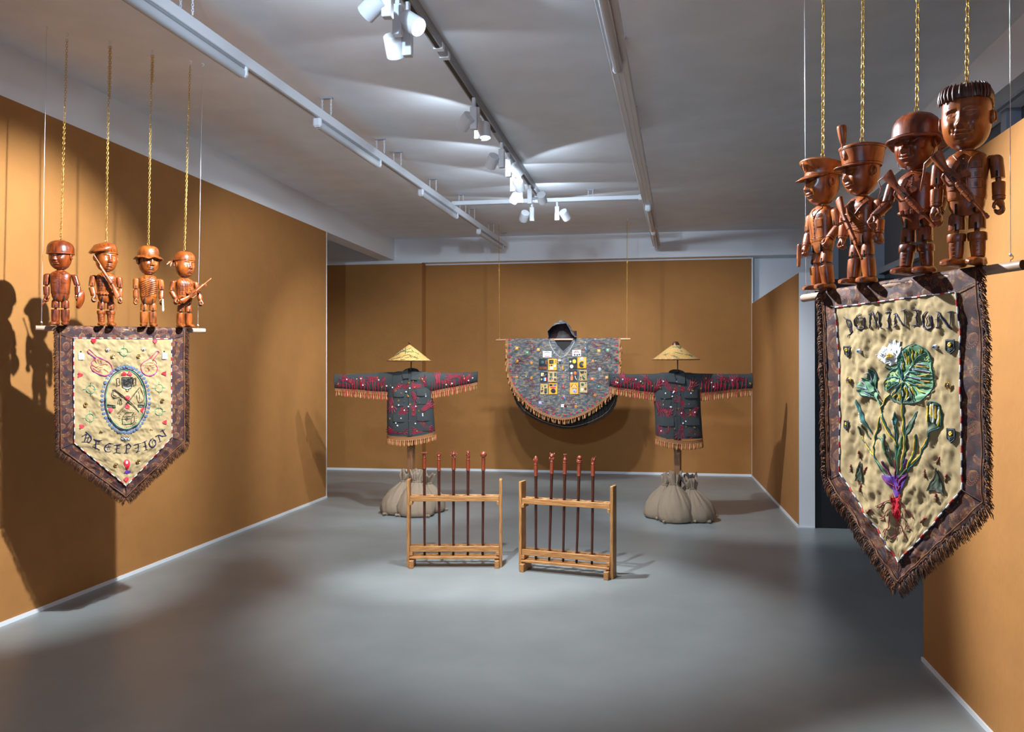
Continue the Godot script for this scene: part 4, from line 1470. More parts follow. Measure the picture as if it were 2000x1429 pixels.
# ------------------------------------------------------------------ hooded poncho on its rail
func poncho():
	var O := Vector3(-1.236, 2.0, -11.5)
	var rail := thing("hanging_rail", "thin copper-coloured rail that carries the hooded poncho", "rail", O)
	put("bar", MB.new().bar(Vector3(-0.91, -0.002, 0), Vector3(0.93, 0.003, 0), 0.0145, -1, 18), M.copper, rail)
	var t := thing("hooded_poncho", "grey camouflage poncho with hood, covered in patches, hung before the back wall", "poncho", O)
	var nz := noise(0.05, 3, 60)
	var rows := [[0.013, -0.739, 0.772], [-0.108, -0.738, 0.772], [-0.294, -0.733, 0.772], [-0.417, -0.72, 0.768], [-0.491, -0.708, 0.76], [-0.603, -0.664, 0.736], [-0.677, -0.62, 0.696], [-0.738, -0.575, 0.643], [-0.799, -0.522, 0.573], [-0.873, -0.445, 0.488], [-0.934, -0.358, 0.397], [-0.994, -0.247, 0.288], [-1.036, -0.135, 0.178], [-1.066, -0.03, 0.07]]
	var span_of := func(tb: Array, y: float) -> Vector2:
		for i in tb.size() - 1:
			if y <= tb[i][0] and y >= tb[i + 1][0]:
				var f: float = (tb[i][0] - y) / (tb[i][0] - tb[i + 1][0])
				return Vector2(lerpf(tb[i][1], tb[i + 1][1], f), lerpf(tb[i][2], tb[i + 1][2], f))
		return Vector2(tb[tb.size() - 1][1], tb[tb.size() - 1][2]) if y < -0.5 else Vector2(tb[0][1], tb[0][2])
	var pz := func(x: float, y: float) -> float:
		var d := clampf(-y, 0.0, 1.1)
		var r := absf(x) / (0.25 + d)
		var fold := 0.026 * sin(r * 13.0 + signf(x) * 0.8 + 1.5 * nz.get_noise_2d(x * 25, y * 25)) * clampf(d * 2.4, 0, 1) * clampf(absf(x) * 3.0, 0.08, 1)
		return 0.017 + 0.05 * pow(d, 1.3) + fold + 0.007 * nz.get_noise_2d(x * 60, y * 60) + 0.004 * nz.get_noise_2d(x * 170, y * 150)
	var hole := PackedVector2Array([Vector2(-0.098, 0.03), Vector2(0.153, 0.03), Vector2(0.153, -0.01), Vector2(0.123, -0.075), Vector2(0.025, -0.166), Vector2(-0.061, -0.074), Vector2(-0.098, -0.01)])
	var P := []
	for i in 121:
		var y := 0.013 - 1.079 * i / 120.0
		var s: Vector2 = (span_of as Callable).call(rows, y)
		var row := []
		for j in 141:
			var x := lerpf(s.x, s.y, j / 140.0)
			row.append(Vector3(x, y, (pz as Callable).call(x, y)))
		P.append(row)
	# the cloth turns over the rail
	var over := []
	for k in 6:
		var a := PI * k / 6.0
		var row := []
		for j in 141:
			var x := lerpf(rows[0][1], rows[0][2], j / 140.0)
			row.append(Vector3(x, 0.002 + 0.0165 * sin(a), -0.0165 * cos(a)))
		over.append(row)
	put("front_panel", MB.new().sheet(over + P, Vector3(0, 0, 1), 0.0, Vector2(-1.5, 0), hole), M.camo, t)
	# darker back panel hangs lower behind
	var back := [[0.013, -0.733, 0.772], [-0.417, -0.73, 0.772], [-0.603, -0.725, 0.772], [-0.726, -0.695, 0.767], [-0.887, -0.632, 0.732], [-0.997, -0.545, 0.657], [-1.07, -0.433, 0.567], [-1.142, -0.284, 0.422], [-1.184, -0.148, 0.3], [-1.209, -0.037, 0.196], [-1.223, 0.05, 0.11]]
	var B := []
	for i in 61:
		var y := 0.0 - 1.223 * i / 60.0
		var s: Vector2 = (span_of as Callable).call(back, y)
		var row := []
		for j in 61:
			var x := lerpf(s.x, s.y, j / 60.0)
			row.append(Vector3(x, y, -0.02 - 0.05 * clampf(-y, 0, 1) + 0.006 * nz.get_noise_2d(x * 50 + 90, y * 40)))
		B.append(row)
	put("back_panel", MB.new().sheet(B, Vector3(0, 0, 1), 0.004), M.blackcloth, t)
	var tl := []
	var te := []
	for i in 61:
		var a := PI * i / 60.0
		var y := -0.62 - 0.60 * sin(a)
		var s: Vector2 = (span_of as Callable).call(back, maxf(y, -1.222))
		var x := lerpf(s.y, s.x, 0.5 - 0.5 * cos(a))
		if i < 30: x = s.y
		elif i > 30: x = s.x
		te.append(Vector3(x, y, -0.07))
		tl.append(Vector3(x * 0.965, y + 0.028, -0.045))
	put("trim_line", MB.new().tube(tl, 0.003, 5), M.tassel3, t)
	var fr := MB.new()
	for i in te.size() - 1:
		for q in 5:
			var p: Vector3 = te[i].lerp(te[i + 1], q / 5.0)
			fr.tube([p + Vector3(0, 0.008, 0.004), p + Vector3(0.003 * sin(i * 3.0 + q), -0.012, 0.004)], [0.0022, 0.0012], 3)
	tag(put("black_fringe", fr, M.blackcloth, t), "", "", "", "stuff")
	# braid and tassels down both sides and round the bottom
	var path := []
	for i in 121:
		var q := i / 120.0
		var y: float
		if q < 0.5: y = lerpf(0.01, -1.066, pow(q * 2.0, 0.8))
		else: y = lerpf(-1.066, 0.01, 1.0 - pow((1.0 - q) * 2.0, 0.8))
		var s: Vector2 = (span_of as Callable).call(rows, y)
		var x := s.x if q < 0.5 else s.y
		if absf(q - 0.5) < 0.001: x = 0.02
		path.append(Vector3(x, y, (pz as Callable).call(x, y) + 0.004))
	var outer := []
	for i in path.size():
		var d: Vector3 = (path[mini(i + 1, path.size() - 1)] - path[maxi(i - 1, 0)]).normalized()
		outer.append(path[i] + Vector3(d.y, -d.x, 0).normalized() * 0.03)
	put("braid", MB.new().sheet([path, outer], Vector3(0, 0, 1), 0.004), M.goldbraid, t)
	var acc := 0.01
	var k := 0
	for i in path.size() - 1:
		var L: float = outer[i].distance_to(outer[i + 1])
		while acc < L:
			var o := put("tassel", tassel("t"), [M.tassel3, M.tassel, M.fringe2][k % 3], t)
			o.position = outer[i].lerp(outer[i + 1], acc / L) + Vector3(0, -0.003, 0.006)
			o.scale = Vector3.ONE * (1.1 + 0.2 * absf(sin(k * 1.3)))
			o.rotation = Vector3(0.15 * sin(k * 2.0), k * 0.7, 0.3 * sin(k * 2.9))
			acc += 0.031
			k += 1
		acc -= L
	# hood: outer shell from the face edge back to the crown, dark satin inside
	var face := [-0.166, 0.031, -0.182, 0.108, -0.117, 0.178, -0.049, 0.205, 0.012, 0.213, 0.074, 0.219, 0.117, 0.151, 0.153, 0.071, 0.196, 0.028]
	var crown := [-0.172, 0.012, -0.160, 0.135, -0.095, 0.235, -0.018, 0.283, 0.049, 0.258, 0.111, 0.196, 0.156, 0.116, 0.182, 0.066, 0.218, 0.028]
	var sh := []
	var ln := []
	for q in 9:
		var f := q / 8.0
		var row := []
		var row2 := []
		for w in 9:
			for u in 3:
				if w == 8 and u > 0: continue
				var w2 := mini(w + 1, 8)
				var a := Vector2(face[w * 2], face[w * 2 + 1]).lerp(Vector2(face[w2 * 2], face[w2 * 2 + 1]), u / 3.0)
				var b := Vector2(crown[w * 2], crown[w * 2 + 1]).lerp(Vector2(crown[w2 * 2], crown[w2 * 2 + 1]), u / 3.0)
				var p := a.lerp(b, minf(f * 1.7, 1.0))
				var mid := Vector2(0.01, 0.06)
				if f > 0.6: p = p.lerp(mid, minf((f - 0.6) * 2.5, 1.0))
				row.append(Vector3(p.x, p.y, 0.11 - 0.26 * f + 0.004 * sin(w * 2.0 + q)))
				row2.append(Vector3(lerpf(p.x, 0.01, 0.04), p.y - 0.006, 0.108 - 0.255 * f))
		sh.append(row)
		ln.append(row2)
	put("hood", MB.new().sheet(sh, Vector3(0, 0.7, 0.5), 0.0, Vector2(-1.5, 0)), M.camo, t)
	put("hood_lining", MB.new().sheet(ln, Vector3(0, -0.5, 0.5)), M.lining, t)
	var nk := []
	for i in 8:
		var row := []
		for j in 12: row.append(Vector3(lerpf(-0.19, 0.2, j / 11.0), 0.12 - 0.3 * i / 7.0, -0.06 - 0.05 * sin(PI * j / 11.0) + 0.006 * sin(j * 1.7 + i)))
		nk.append(row)
	put("neck_lining", MB.new().sheet(nk, Vector3(0, 0, 1), 0.003), M.lining, t)
	var ed := []
	for w in 9: ed.append(Vector3(face[w * 2], face[w * 2 + 1], 0.112))
	put("hood_hem", MB.new().tube(ed, 0.0045, 6), M.camo, t)

	var S := surf(t, pz)
	S.line("drawcord", "silver", 0.0038, [[-0.172, 0.018, -0.158, -0.061, -0.117, -0.141, -0.061, -0.209, 0.0, -0.241, 0.039, -0.231, 0.092, -0.179, 0.135, -0.112, 0.178, -0.032]])
	S.line("neck_facing", "grey", 0.005, [[-0.098, -0.012, -0.061, -0.078, 0.025, -0.17, 0.123, -0.079, 0.155, -0.012]], null, false)
	# twelve pocket cards with small badges, two name patches
	var cards := [[-0.253, -0.339, 0.112, 0.152, "black", 0], [-0.122, -0.339, 0.121, 0.159, "amber", 1], [0.157, -0.334, 0.112, 0.159, "black", 2], [0.28, -0.316, 0.125, 0.155, "amber", 3], [-0.243, -0.512, 0.105, 0.136, "black", 4], [-0.121, -0.507, 0.122, 0.145, "tan", 5], [0.163, -0.492, 0.11, 0.152, "black", 6], [0.297, -0.487, 0.108, 0.15, "tan", 7], [-0.235, -0.674, 0.109, 0.146, "tan", 8], [-0.111, -0.67, 0.118, 0.152, "amber", 9], [0.175, -0.664, 0.116, 0.16, "amber", 10], [0.303, -0.649, 0.104, 0.149, "tan", 11]]
	var badges := {0: [["o", -0.05, 0.18, 0.2, "teal"], ["o", -0.05, 0.2, 0.1, "green"], ["l", 0.36, 0.35, 0.36, 0.0, "orange"], ["l", -0.36, -0.2, -0.36, -0.44, "orange"], ["l", -0.18, -0.2, -0.18, -0.44, "orange"], ["l", 0.0, -0.2, 0.0, -0.44, "orange"], ["l", 0.18, -0.2, 0.18, -0.44, "orange"], ["l", 0.36, -0.2, 0.36, -0.44, "orange"]],
		1: [["b", -0.12, 0.22, 0.5, 0.34, "black"], ["l", -0.25, 0.3, 0.02, 0.12, "grey"], ["l", 0.02, 0.3, -0.25, 0.12, "grey"], ["o", 0.36, 0.3, 0.07, "brown"], ["o", 0.36, 0.16, 0.06, "brown"], ["b", -0.1, -0.3, 0.36, 0.22, "white"], ["o", 0.26, -0.14, 0.16, "cream"], ["o", -0.32, -0.1, 0.08, "red"], ["o", -0.1, -0.1, 0.1, "black"]],
		2: [["o", -0.3, 0.2, 0.12, "cream"], ["o", 0.18, 0.22, 0.25, "yellow"], ["o", 0.18, 0.22, 0.15, "rose"], ["o", -0.16, -0.22, 0.23, "cream"], ["o", -0.16, -0.22, 0.13, "steelblue"], ["l", 0.3, -0.1, 0.3, -0.36, "brown"]],
		3: [["o", 0.0, 0.33, 0.2, "silver"], ["o", -0.26, 0.17, 0.09, "lav"], ["o", 0.26, 0.17, 0.09, "lav"], ["o", 0.04, -0.16, 0.33, "black"], ["o", 0.04, -0.16, 0.23, "gold"], ["l", -0.06, -0.05, -0.06, -0.28, "yellow"], ["l", 0.12, -0.05, 0.12, -0.28, "yellow"]],
		4: [["b", -0.18, 0.25, 0.4, 0.34, "cream"], ["b", -0.24, 0.24, 0.18, 0.26, "yellow"], ["b", -0.08, 0.2, 0.14, 0.2, "black"], ["o", 0.28, 0.24, 0.1, "grey"], ["o", -0.28, -0.24, 0.13, "tan"], ["b", 0.06, -0.22, 0.16, 0.34, "sky"], ["b", 0.22, -0.22, 0.16, 0.34, "white"], ["b", 0.36, -0.22, 0.14, 0.34, "red"]],
		5: [["b", -0.15, 0.18, 0.3, 0.34, "moss"], ["b", 0.32, 0.2, 0.24, 0.36, "olive"], ["o", -0.14, -0.2, 0.2, "teal"], ["o", -0.1, -0.25, 0.1, "orange"], ["o", 0.3, -0.26, 0.16, "brown"], ["l", -0.4, 0.36, -0.2, 0.3, "red"], ["l", 0.05, 0.38, 0.05, 0.0, "tan"]],
		6: [["o", -0.22, 0.2, 0.16, "silver"], ["o", 0.22, 0.22, 0.2, "orange"], ["o", 0.22, 0.22, 0.1, "white"], ["b", -0.18, -0.24, 0.3, 0.34, "orange"], ["o", -0.18, -0.02, 0.12, "orange"], ["l", 0.22, -0.02, 0.28, -0.2, "white"], ["l", 0.28, -0.2, 0.42, -0.38, "white"]],
		7: [["b", -0.12, 0.3, 0.56, 0.12, "black"], ["b", -0.12, 0.2, 0.36, 0.14, "brown"], ["o", 0.32, 0.28, 0.1, "olive"], ["o", 0.16, -0.16, 0.3, "moss"], ["l", 0.0, -0.02, 0.32, -0.32, "cream"], ["o", -0.32, -0.2, 0.1, "brown"], ["o", -0.32, -0.36, 0.08, "brown"]],
		8: [["o", -0.24, 0.3, 0.16, "gold"], ["o", 0.16, 0.24, 0.14, "olive"], ["o", -0.22, -0.22, 0.2, "brown"], ["b", 0.22, -0.14, 0.34, 0.4, "olive"], ["o", 0.22, -0.34, 0.16, "black"], ["o", -0.2, 0.06, 0.1, "black"]],
		9: [["b", -0.24, 0.32, 0.34, 0.18, "black"], ["b", 0.22, 0.32, 0.34, 0.18, "steelblue"], ["b", 0.0, 0.1, 0.62, 0.12, "red"], ["o", 0.02, -0.2, 0.28, "black"], ["o", 0.02, -0.2, 0.18, "mint"]],
		10: [["l", -0.34, 0.1, -0.1, 0.38, "red"], ["l", 0.34, 0.1, 0.1, 0.38, "red"], ["l", -0.24, 0.06, -0.04, 0.28, "white"], ["l", 0.26, 0.06, 0.08, 0.28, "white"], ["o", 0.02, 0.06, 0.09, "tan"], ["o", 0.04, -0.22, 0.27, "lav"], ["b", 0.04, -0.04, 0.5, 0.05, "black"], ["o", 0.04, -0.26, 0.14, "steelblue"]],
		11: [["o", -0.16, 0.24, 0.2, "moss"], ["o", -0.14, 0.24, 0.09, "red"], ["o", 0.28, 0.38, 0.1, "steelblue"], ["o", -0.2, -0.24, 0.22, "cream"], ["o", 0.26, -0.16, 0.18, "brown"], ["o", 0.26, -0.16, 0.12, "tan"], ["l", 0.26, -0.02, 0.26, -0.32, "brown"]],
		12: [["b", 0, 0, 0.86, 0.8, "white"], ["l", -0.3, 0.22, 0.0, 0.36, "moss"], ["l", 0.0, 0.36, 0.3, 0.22, "moss"], ["l", -0.3, -0.28, 0.0, -0.36, "red"], ["l", 0.0, -0.36, 0.3, -0.28, "red"]],
		13: [["l", -0.3, 0.16, 0.0, 0.34, "black"], ["l", 0.0, 0.34, 0.3, 0.16, "black"], ["l", -0.32, 0.02, 0.0, 0.12, "red"], ["l", 0.0, 0.12, 0.32, 0.02, "red"], ["o", -0.2, -0.28, 0.1, "black"], ["o", 0.08, -0.3, 0.1, "black"], ["o", 0.32, -0.26, 0.1, "black"]]}
	cards.append([-0.195, -0.201, 0.123, 0.089, "white", 12])
	cards.append([0.207, -0.185, 0.12, 0.089, "white", 13])
	for c in cards:
		var w: float = c[2] / 2
		var h: float = c[3] / 2
		var cd := S.fill("patch_card", c[4], [c[0] - w, c[1] - h, c[0] + w, c[1] - h, c[0] + w, c[1] + h, c[0] - w, c[1] + h], null, 0.004)
		var S2 := surf(cd, pz, 0.0075)
		S2.line("stitched_edge", "brown" if c[4] != "black" else "grey", 0.0016, [[c[0] - w, c[1] - h, c[0] + w, c[1] - h, c[0] + w, c[1] + h, c[0] - w, c[1] + h, c[0] - w, c[1] - h]], null, false)
		for b in badges[c[5]]:
			match b[0]:
				"o": S2.disc("badge", b[4], c[0] + b[1] * c[2], c[1] + b[2] * c[3], Vector3(b[3] * c[2], b[3] * c[2], 0.003))
				"b":
					var bx: float = c[0] + b[1] * c[2]
					var by: float = c[1] + b[2] * c[3]
					var bw: float = b[3] * c[2] / 2
					var bh: float = b[4] * c[3] / 2
					S2.fill("badge", b[5], [bx - bw, by - bh, bx + bw, by - bh, bx + bw, by + bh, bx - bw, by + bh], null, 0.001, 4)
				"l": S2.line("badge_bar", b[5], 0.0042, [[c[0] + b[1] * c[2], c[1] + b[2] * c[3], c[0] + b[3] * c[2], c[1] + b[4] * c[3]]])
	# red outline figures, loosely drawn in thread
	var r := RandomNumberGenerator.new()
	r.seed = 44
	var figs := [-0.408, -0.097, -0.526, -0.269, -0.614, -0.405, -0.42, -0.602, -0.371, -0.823, -0.148, -0.957, 0.141, -0.845, 0.403, -0.733, 0.585, -0.575, 0.434, -0.38, 0.615, -0.223, 0.476, -0.064]
	for q in range(0, figs.size(), 2):
		var ang := r.randf() * TAU
		var o := Vector2(figs[q], figs[q + 1])
		var ls := []
		for loop in [[0.062, 0.026, 0.0, 0.0], [0.024, 0.03, 0.055, 0.02], [0.03, 0.018, -0.055, 0.012], [0.035, 0.012, 0.02, -0.035], [0.03, 0.012, -0.03, -0.03], [0.02, 0.02, 0.075, 0.045]]:
			var l := []
			for w in 10:
				var a := TAU * w / 9.0
				var p := o + (Vector2(loop[2] + loop[0] * cos(a), loop[3] + loop[1] * sin(a)) + Vector2(r.randf_range(-0.004, 0.004), r.randf_range(-0.004, 0.004))).rotated(ang)
				l.append(p.x)
				l.append(p.y)
			ls.append(l)
		S.line("embroidered_figure", "crimson", 0.0019, ls)
	# small square tags, flowers, charms
	for q in [[-0.614, -0.115, "gold"], [-0.318, -0.134, "gold"], [0.509, -0.153, "gold"], [0.615, -0.514, "gold"], [0.021, -0.9, "white"], [-0.47, -0.177, "mint"], [0.627, -0.144, "mint"], [0.512, -0.636, "teal"], [-0.285, -0.86, "lav"], [0.422, -0.533, "orange"]]:
		var tg := S.fill("sewn_tag", q[2], [q[0] - 0.021, q[1] - 0.02, q[0] + 0.021, q[1] - 0.02, q[0] + 0.021, q[1] + 0.02, q[0] - 0.021, q[1] + 0.02], null, 0.003, 4)
		S.disc("tag_dot", "white" if q[2] != "white" else "silver", q[0], q[1], Vector3(0.009, 0.009, 0.009), tg)
	for q in [[-0.41, -0.319], [-0.414, -0.524], [0.46, -0.754], [0.202, -0.911], [-0.607, -0.294], [0.428, -0.295], [-0.614, -0.515]]:
		var fl := S.disc("sewn_flower", "amber", q[0], q[1], Vector3(0.017, 0.019, 0.004))
		S.disc("flower_eye", "red", q[0], q[1], Vector3(0.009, 0.009, 0.007), fl)
	for q in [[0.324, -0.131], [0.037, -0.79]]:
		for w in 3: S.disc("button", ["lav", "red", "sky"][w], q[0] + 0.014 * cos(w * 2.1 + 1.5), q[1] + 0.014 * sin(w * 2.1 + 1.5), Vector3(0.012, 0.012, 0.006))
	S.disc("oval_charm", "red", 0.027, -0.643, Vector3(0.018, 0.025, 0.006))
	S.disc("oval_charm", "mint", 0.027, -0.643, Vector3(0.009, 0.014, 0.008))
	S.disc("pale_charm", "silver", 0.519, -0.405, Vector3(0.022, 0.026, 0.006))
	S.disc("rosette", "maroon", 0.061, -0.903, Vector3(0.026, 0.022, 0.006))
	S.line("ribbon_charm", "amber", 0.009, [[0.022, -0.36, 0.02, -0.385, 0.024, -0.415]])
	S.line("ribbon_charm", "orange", 0.006, [[0.025, -0.47, 0.025, -0.53]])
	S.line("ribbon_charm", "lav", 0.006, [[0.019, -0.27, 0.019, -0.31]])
	for w in 7: S.line("eagle_pin", "cream", 0.004, [[-0.022, -0.295, -0.022 + 0.03 * cos(0.4 + w * 0.42), -0.295 + 0.026 * sin(0.4 + w * 0.42)]])
	S.disc("eagle_body", "black", -0.02, -0.318, Vector3(0.014, 0.014, 0.006))
	for q in 34: S.disc("bead", ["pearl", "goldbead", "black"][q % 3], r.randf_range(-0.5, 0.55), r.randf_range(-0.95, -0.03), Vector3(0.006, 0.006, 0.005))
	# red felt dots along the edge
	var dots := [-0.71, 0.0, -0.715, -0.071, -0.715, -0.151, -0.712, -0.232, -0.705, -0.333, -0.697, -0.432, -0.685, -0.512, -0.645, -0.596, -0.6, -0.67, -0.545, -0.75, -0.49, -0.812, -0.43, -0.864, -0.36, -0.905, -0.275, -0.95, -0.197, -0.99, -0.105, -1.015, -0.025, -1.03, 0.049, -1.03, 0.133, -1.012, 0.214, -0.99, 0.288, -0.96, 0.358, -0.93, 0.42, -0.892, 0.478, -0.845, 0.54, -0.79, 0.6, -0.742, 0.65, -0.678, 0.735, -0.437, 0.744, -0.348, 0.742, -0.259, 0.745, -0.172, 0.745, -0.083, 0.742, 0.0]
	for q in range(0, dots.size(), 2): S.disc("felt_dot", "red", dots[q], dots[q + 1], Vector3(0.0135, 0.0135, 0.005))
	# chains to the ceiling
	for s in [[-0.865, "left"], [0.882, "right"]]:
		link_chain(O + Vector3(s[0], 0.015, 0), Vector3(O.x + s[0] * 1.008, CEIL, O.z), "fine brass chain holding the %s end of the poncho rail" % s[1], "chains of the poncho rail", 0.017)

# ------------------------------------------------------------------ chains and wires
func link_chain(lo: Vector3, hi: Vector3, label: String, grp: String, pitch := 0.0155, loops := 0.0, wire := 0.0):
	var t := thing("brass_chain", label, "chain", lo, Basis.IDENTITY, grp)
	var d := hi - lo
	var L := d.length() - 0.03
	var bs := along(d)
	var m := MB.new()
	var n := int((L - 0.02) / pitch)
	var w: float = wire if wire > 0.0 else pitch * 0.1
	for k in n:
		for pass_ in (2 if loops > 0.0 and k * pitch > L - loops else 1):
			var p := []
			var c := bs * Vector3(0.006 * pass_ + (0.0 if pass_ == 0 else 0.003), 0.02 + k * pitch + pitch * 0.5, 0)
			var tw := 0.78 + (PI / 2 if k % 2 == 1 else 0.0)
			for q in 8:
				var a := TAU * q / 8
				p.append(c + bs * (Basis(Vector3.UP, tw) * Vector3(cos(a) * pitch * 0.36, sin(a) * pitch * 0.68, 0)))
			m.tube(p, w, 5, true)
	tag(put("links", m, M.brass, t), "", "", "", "stuff")
	# eyelet below, hook above
	var e := []
	for q in 12:
		var a := TAU * q / 12
		e.append(Vector3(cos(a) * 0.007, 0.012 + sin(a) * 0.0095, 0))
	put("eyelet", MB.new().tube(e, 0.0019, 6, true).tube([Vector3(0, 0.003, 0), Vector3(0, -0.004, 0)], 0.0022, 6), M.brass, t)
	var hk := []
	for q in 11:
		var a := -0.6 + q * 0.44
		hk.append(d + Vector3(sin(a) * 0.009, -0.018 - cos(a) * 0.009 + 0.004, 0))
	hk.append(d + Vector3(0, -0.004, 0))
	hk.append(d)
	put("ceiling_hook", MB.new().tube(hk, 0.0022, 6), M.lampwhite, t)

func hang_wire(lo: Vector3, hi: Vector3, label: String):
	var t := thing("suspension_wire", label, "wire", lo, Basis.IDENTITY, "thin wires that carry the banner poles")
	var d := hi - lo
	put("strand", MB.new().bar(Vector3(0, 0.02, 0), d - Vector3(0, 0.014, 0), 0.0011, -1, 6), M.wire, t)
	put("knot", MB.new().ball(Vector3(0, 0.02, 0), Vector3(0.005, 0.006, 0.005), 8, 6), M.pearl, t)
	var h := [Vector3(0, 0, 0), Vector3(0, 0.006, 0)]
	for q in 9:
		var a := -PI / 2 + q * 0.5
		h.append(Vector3(cos(a) * 0.0075, 0.0135 + sin(a) * 0.0075, 0))
	put("screw_hook", MB.new().tube(h, 0.0013, 6), M.brass, t)
	var hk := []
	for q in 11:
		var a := -0.6 + q * 0.44
		hk.append(d + Vector3(sin(a) * 0.009, -0.014 - cos(a) * 0.009, 0))
	hk.append(d)
	put("ceiling_hook", MB.new().tube(hk, 0.0022, 6), M.lampwhite, t)


# ------------------------------------------------------------------ fringed banners on wooden poles
func red_heart(S: Surf, x: float, y: float, ang: float):
	var m := []
	for p in [[-0.5, 0.42], [-0.22, 0.5], [0.0, 0.38], [0.22, 0.5], [0.5, 0.42], [0.48, -0.05], [0.25, -0.32], [0.0, -0.55], [-0.25, -0.32], [-0.48, -0.05]]:
		var q := Vector2(p[0], p[1]).rotated(ang) * 0.029
		m.append(x + q.x)
		m.append(y + q.y)
	S.fill("felt_heart", "red", m, null, 0.0028)

func crosshair(S: Surf, x: float, y: float):
	var c := S.ringlet("crosshair_ring", "mint", x, y, 0.024, 0.0245, 0.0018)
	var l := []
	for k in 4:
		var d := Vector2(0, 1).rotated(k * PI / 2)
		l.append([x + d.x * 0.015, y + d.y * 0.015, x + d.x * 0.042, y + d.y * 0.042])
	S.line("crosshair_ticks", "mint", 0.0015, l, c, false)

func eye_bead(S: Surf, x: float, y: float):
	var e := S.disc("eye_bead", "white", x, y, Vector3(0.0095, 0.0085, 0.010))
	S.emit("iris", MB.new().ball(S.at(x - 0.0005, y, 0.0125), Vector3(0.0052, 0.0052, 0.0034), 12, 8), "sky", e)
	S.emit("pupil", MB.new().ball(S.at(x - 0.0006, y, 0.0150), Vector3(0.0026, 0.0026, 0.0016), 8, 6), "black", e)
	for s in [-1.0, 1.0]: S.emit("corner_bead", MB.new().ball(S.at(x + s * 0.0125, y, 0.003), Vector3(0.0038, 0.003, 0.0025), 8, 6), "maroon", e)

func locket(S: Surf, x: float, y: float):
	var p := [x - 0.0115, y, x - 0.006, y - 0.0105, x + 0.006, y - 0.0105, x + 0.0115, y, x + 0.006, y + 0.0105, x - 0.006, y + 0.0105]
	var f := S.fill("brass_charm", "goldbead", p, null, 0.005, 8)
	S.lift = 0.010
	S.line("charm_rim", "goldbead", 0.0017, [p + [p[0], p[1]]], f, false)
	S.ringlet("charm_ring", "steelbead", x, y, 0.0048, 0.0058, 0.0018, f, 16)
	S.disc("charm_stone", "steelbead", x, y, Vector3(0.0025, 0.003, 0.009), f)
	S.lift = 0.0045

func small_charm(S: Surf, x: float, y: float):
	S.disc("brass_bead", "goldbead", x - 0.004, y + 0.002, Vector3(0.005, 0.006, 0.006))
	S.disc("brass_bead", "steelbead", x + 0.006, y - 0.003, Vector3(0.005, 0.004, 0.005))

func paper_tag(S: Surf, x: float, y: float):
	var f := S.fill("white_tag", "white", [x - 0.0155, y - 0.022, x + 0.0155, y - 0.022, x + 0.0155, y + 0.02, x - 0.0155, y + 0.022], null, 0.004)
	S.disc("tag_knot", "black", x - 0.002, y + 0.027, Vector3(0.005, 0.005, 0.004), f)
	S.lift = 0.0088
	S.line("tag_stitches", "silver", 0.0007, [[x - 0.008, y + 0.01, x + 0.008, y + 0.01], [x - 0.008, y + 0.002, x + 0.004, y + 0.002], [x - 0.004, y - 0.008, x + 0.009, y - 0.008]], f, false)
	S.lift = 0.0045

func insect(S: Surf, x: float, y: float, ang: float):
	# little beaded insect: three body beads, white and red tip, wire legs
	var o := Vector2(x, y)
	var r := func(a: float, b: float) -> Vector2: return o + Vector2(a, b).rotated(ang)
	var p: Vector2 = (r as Callable).call(0, -0.004)
	var e := S.emit("beaded_insect", MB.new().ball(S.at(p.x, p.y, 0.005), Vector3(0.0042, 0.0105, 0.0052), 10, 8, Basis(Vector3.BACK, ang)), "fringe2")
	p = (r as Callable).call(0, 0.008)
	S.emit("thorax", MB.new().ball(S.at(p.x, p.y, 0.005), Vector3(0.0034, 0.0045, 0.0042), 8, 6), "maroon", e)
	p = (r as Callable).call(0, 0.0135)
	S.emit("head_bead", MB.new().ball(S.at(p.x, p.y, 0.005), Vector3(0.003, 0.003, 0.003), 8, 6), "red", e)
	var l := []
	for k in 3:
		for s in [-1.0, 1.0]:
			var a: Vector2 = (r as Callable).call(0, 0.009 - k * 0.006)
			var b: Vector2 = (r as Callable).call(s * (0.0095 + 0.002 * k), 0.006 - k * 0.009)
			l.append([a.x, a.y, b.x, b.y])
	S.line("wire_legs", "brown", 0.0007, l, e, false)

func rank_badge(S: Surf, x: float, y: float, w: float):
	var h := w * 1.42
	var f := S.fill("rank_badge", "black", [x - w, y + h, x + w, y + h, x + w, y - h * 0.45, x, y - h, x - w, y - h * 0.45], null, 0.004)
	var k := 0.86
	S.lift = 0.0088
	S.line("badge_border", "grey", 0.0012, [[x - w * k, y + h * k, x + w * k, y + h * k, x + w * k, y - h * 0.4, x, y - h * k, x - w * k, y - h * 0.4, x - w * k, y + h * k]], f, false)
	S.line("chevrons", "olive", 0.0014, [[x - w * 0.6, y - h * 0.05, x, y - h * 0.35, x + w * 0.6, y - h * 0.05], [x - w * 0.6, y - h * 0.25, x, y - h * 0.55, x + w * 0.6, y - h * 0.25]], f, false)
	S.lift = 0.0045
	for q in 6: S.emit("brass_flower", MB.new().ball(S.at(x + cos(q * 1.047) * w * 0.26, y + h * 0.3 + sin(q * 1.047) * w * 0.26, 0.0095), Vector3(w * 0.2, w * 0.2, 0.002), 8, 6), "yellow", f)

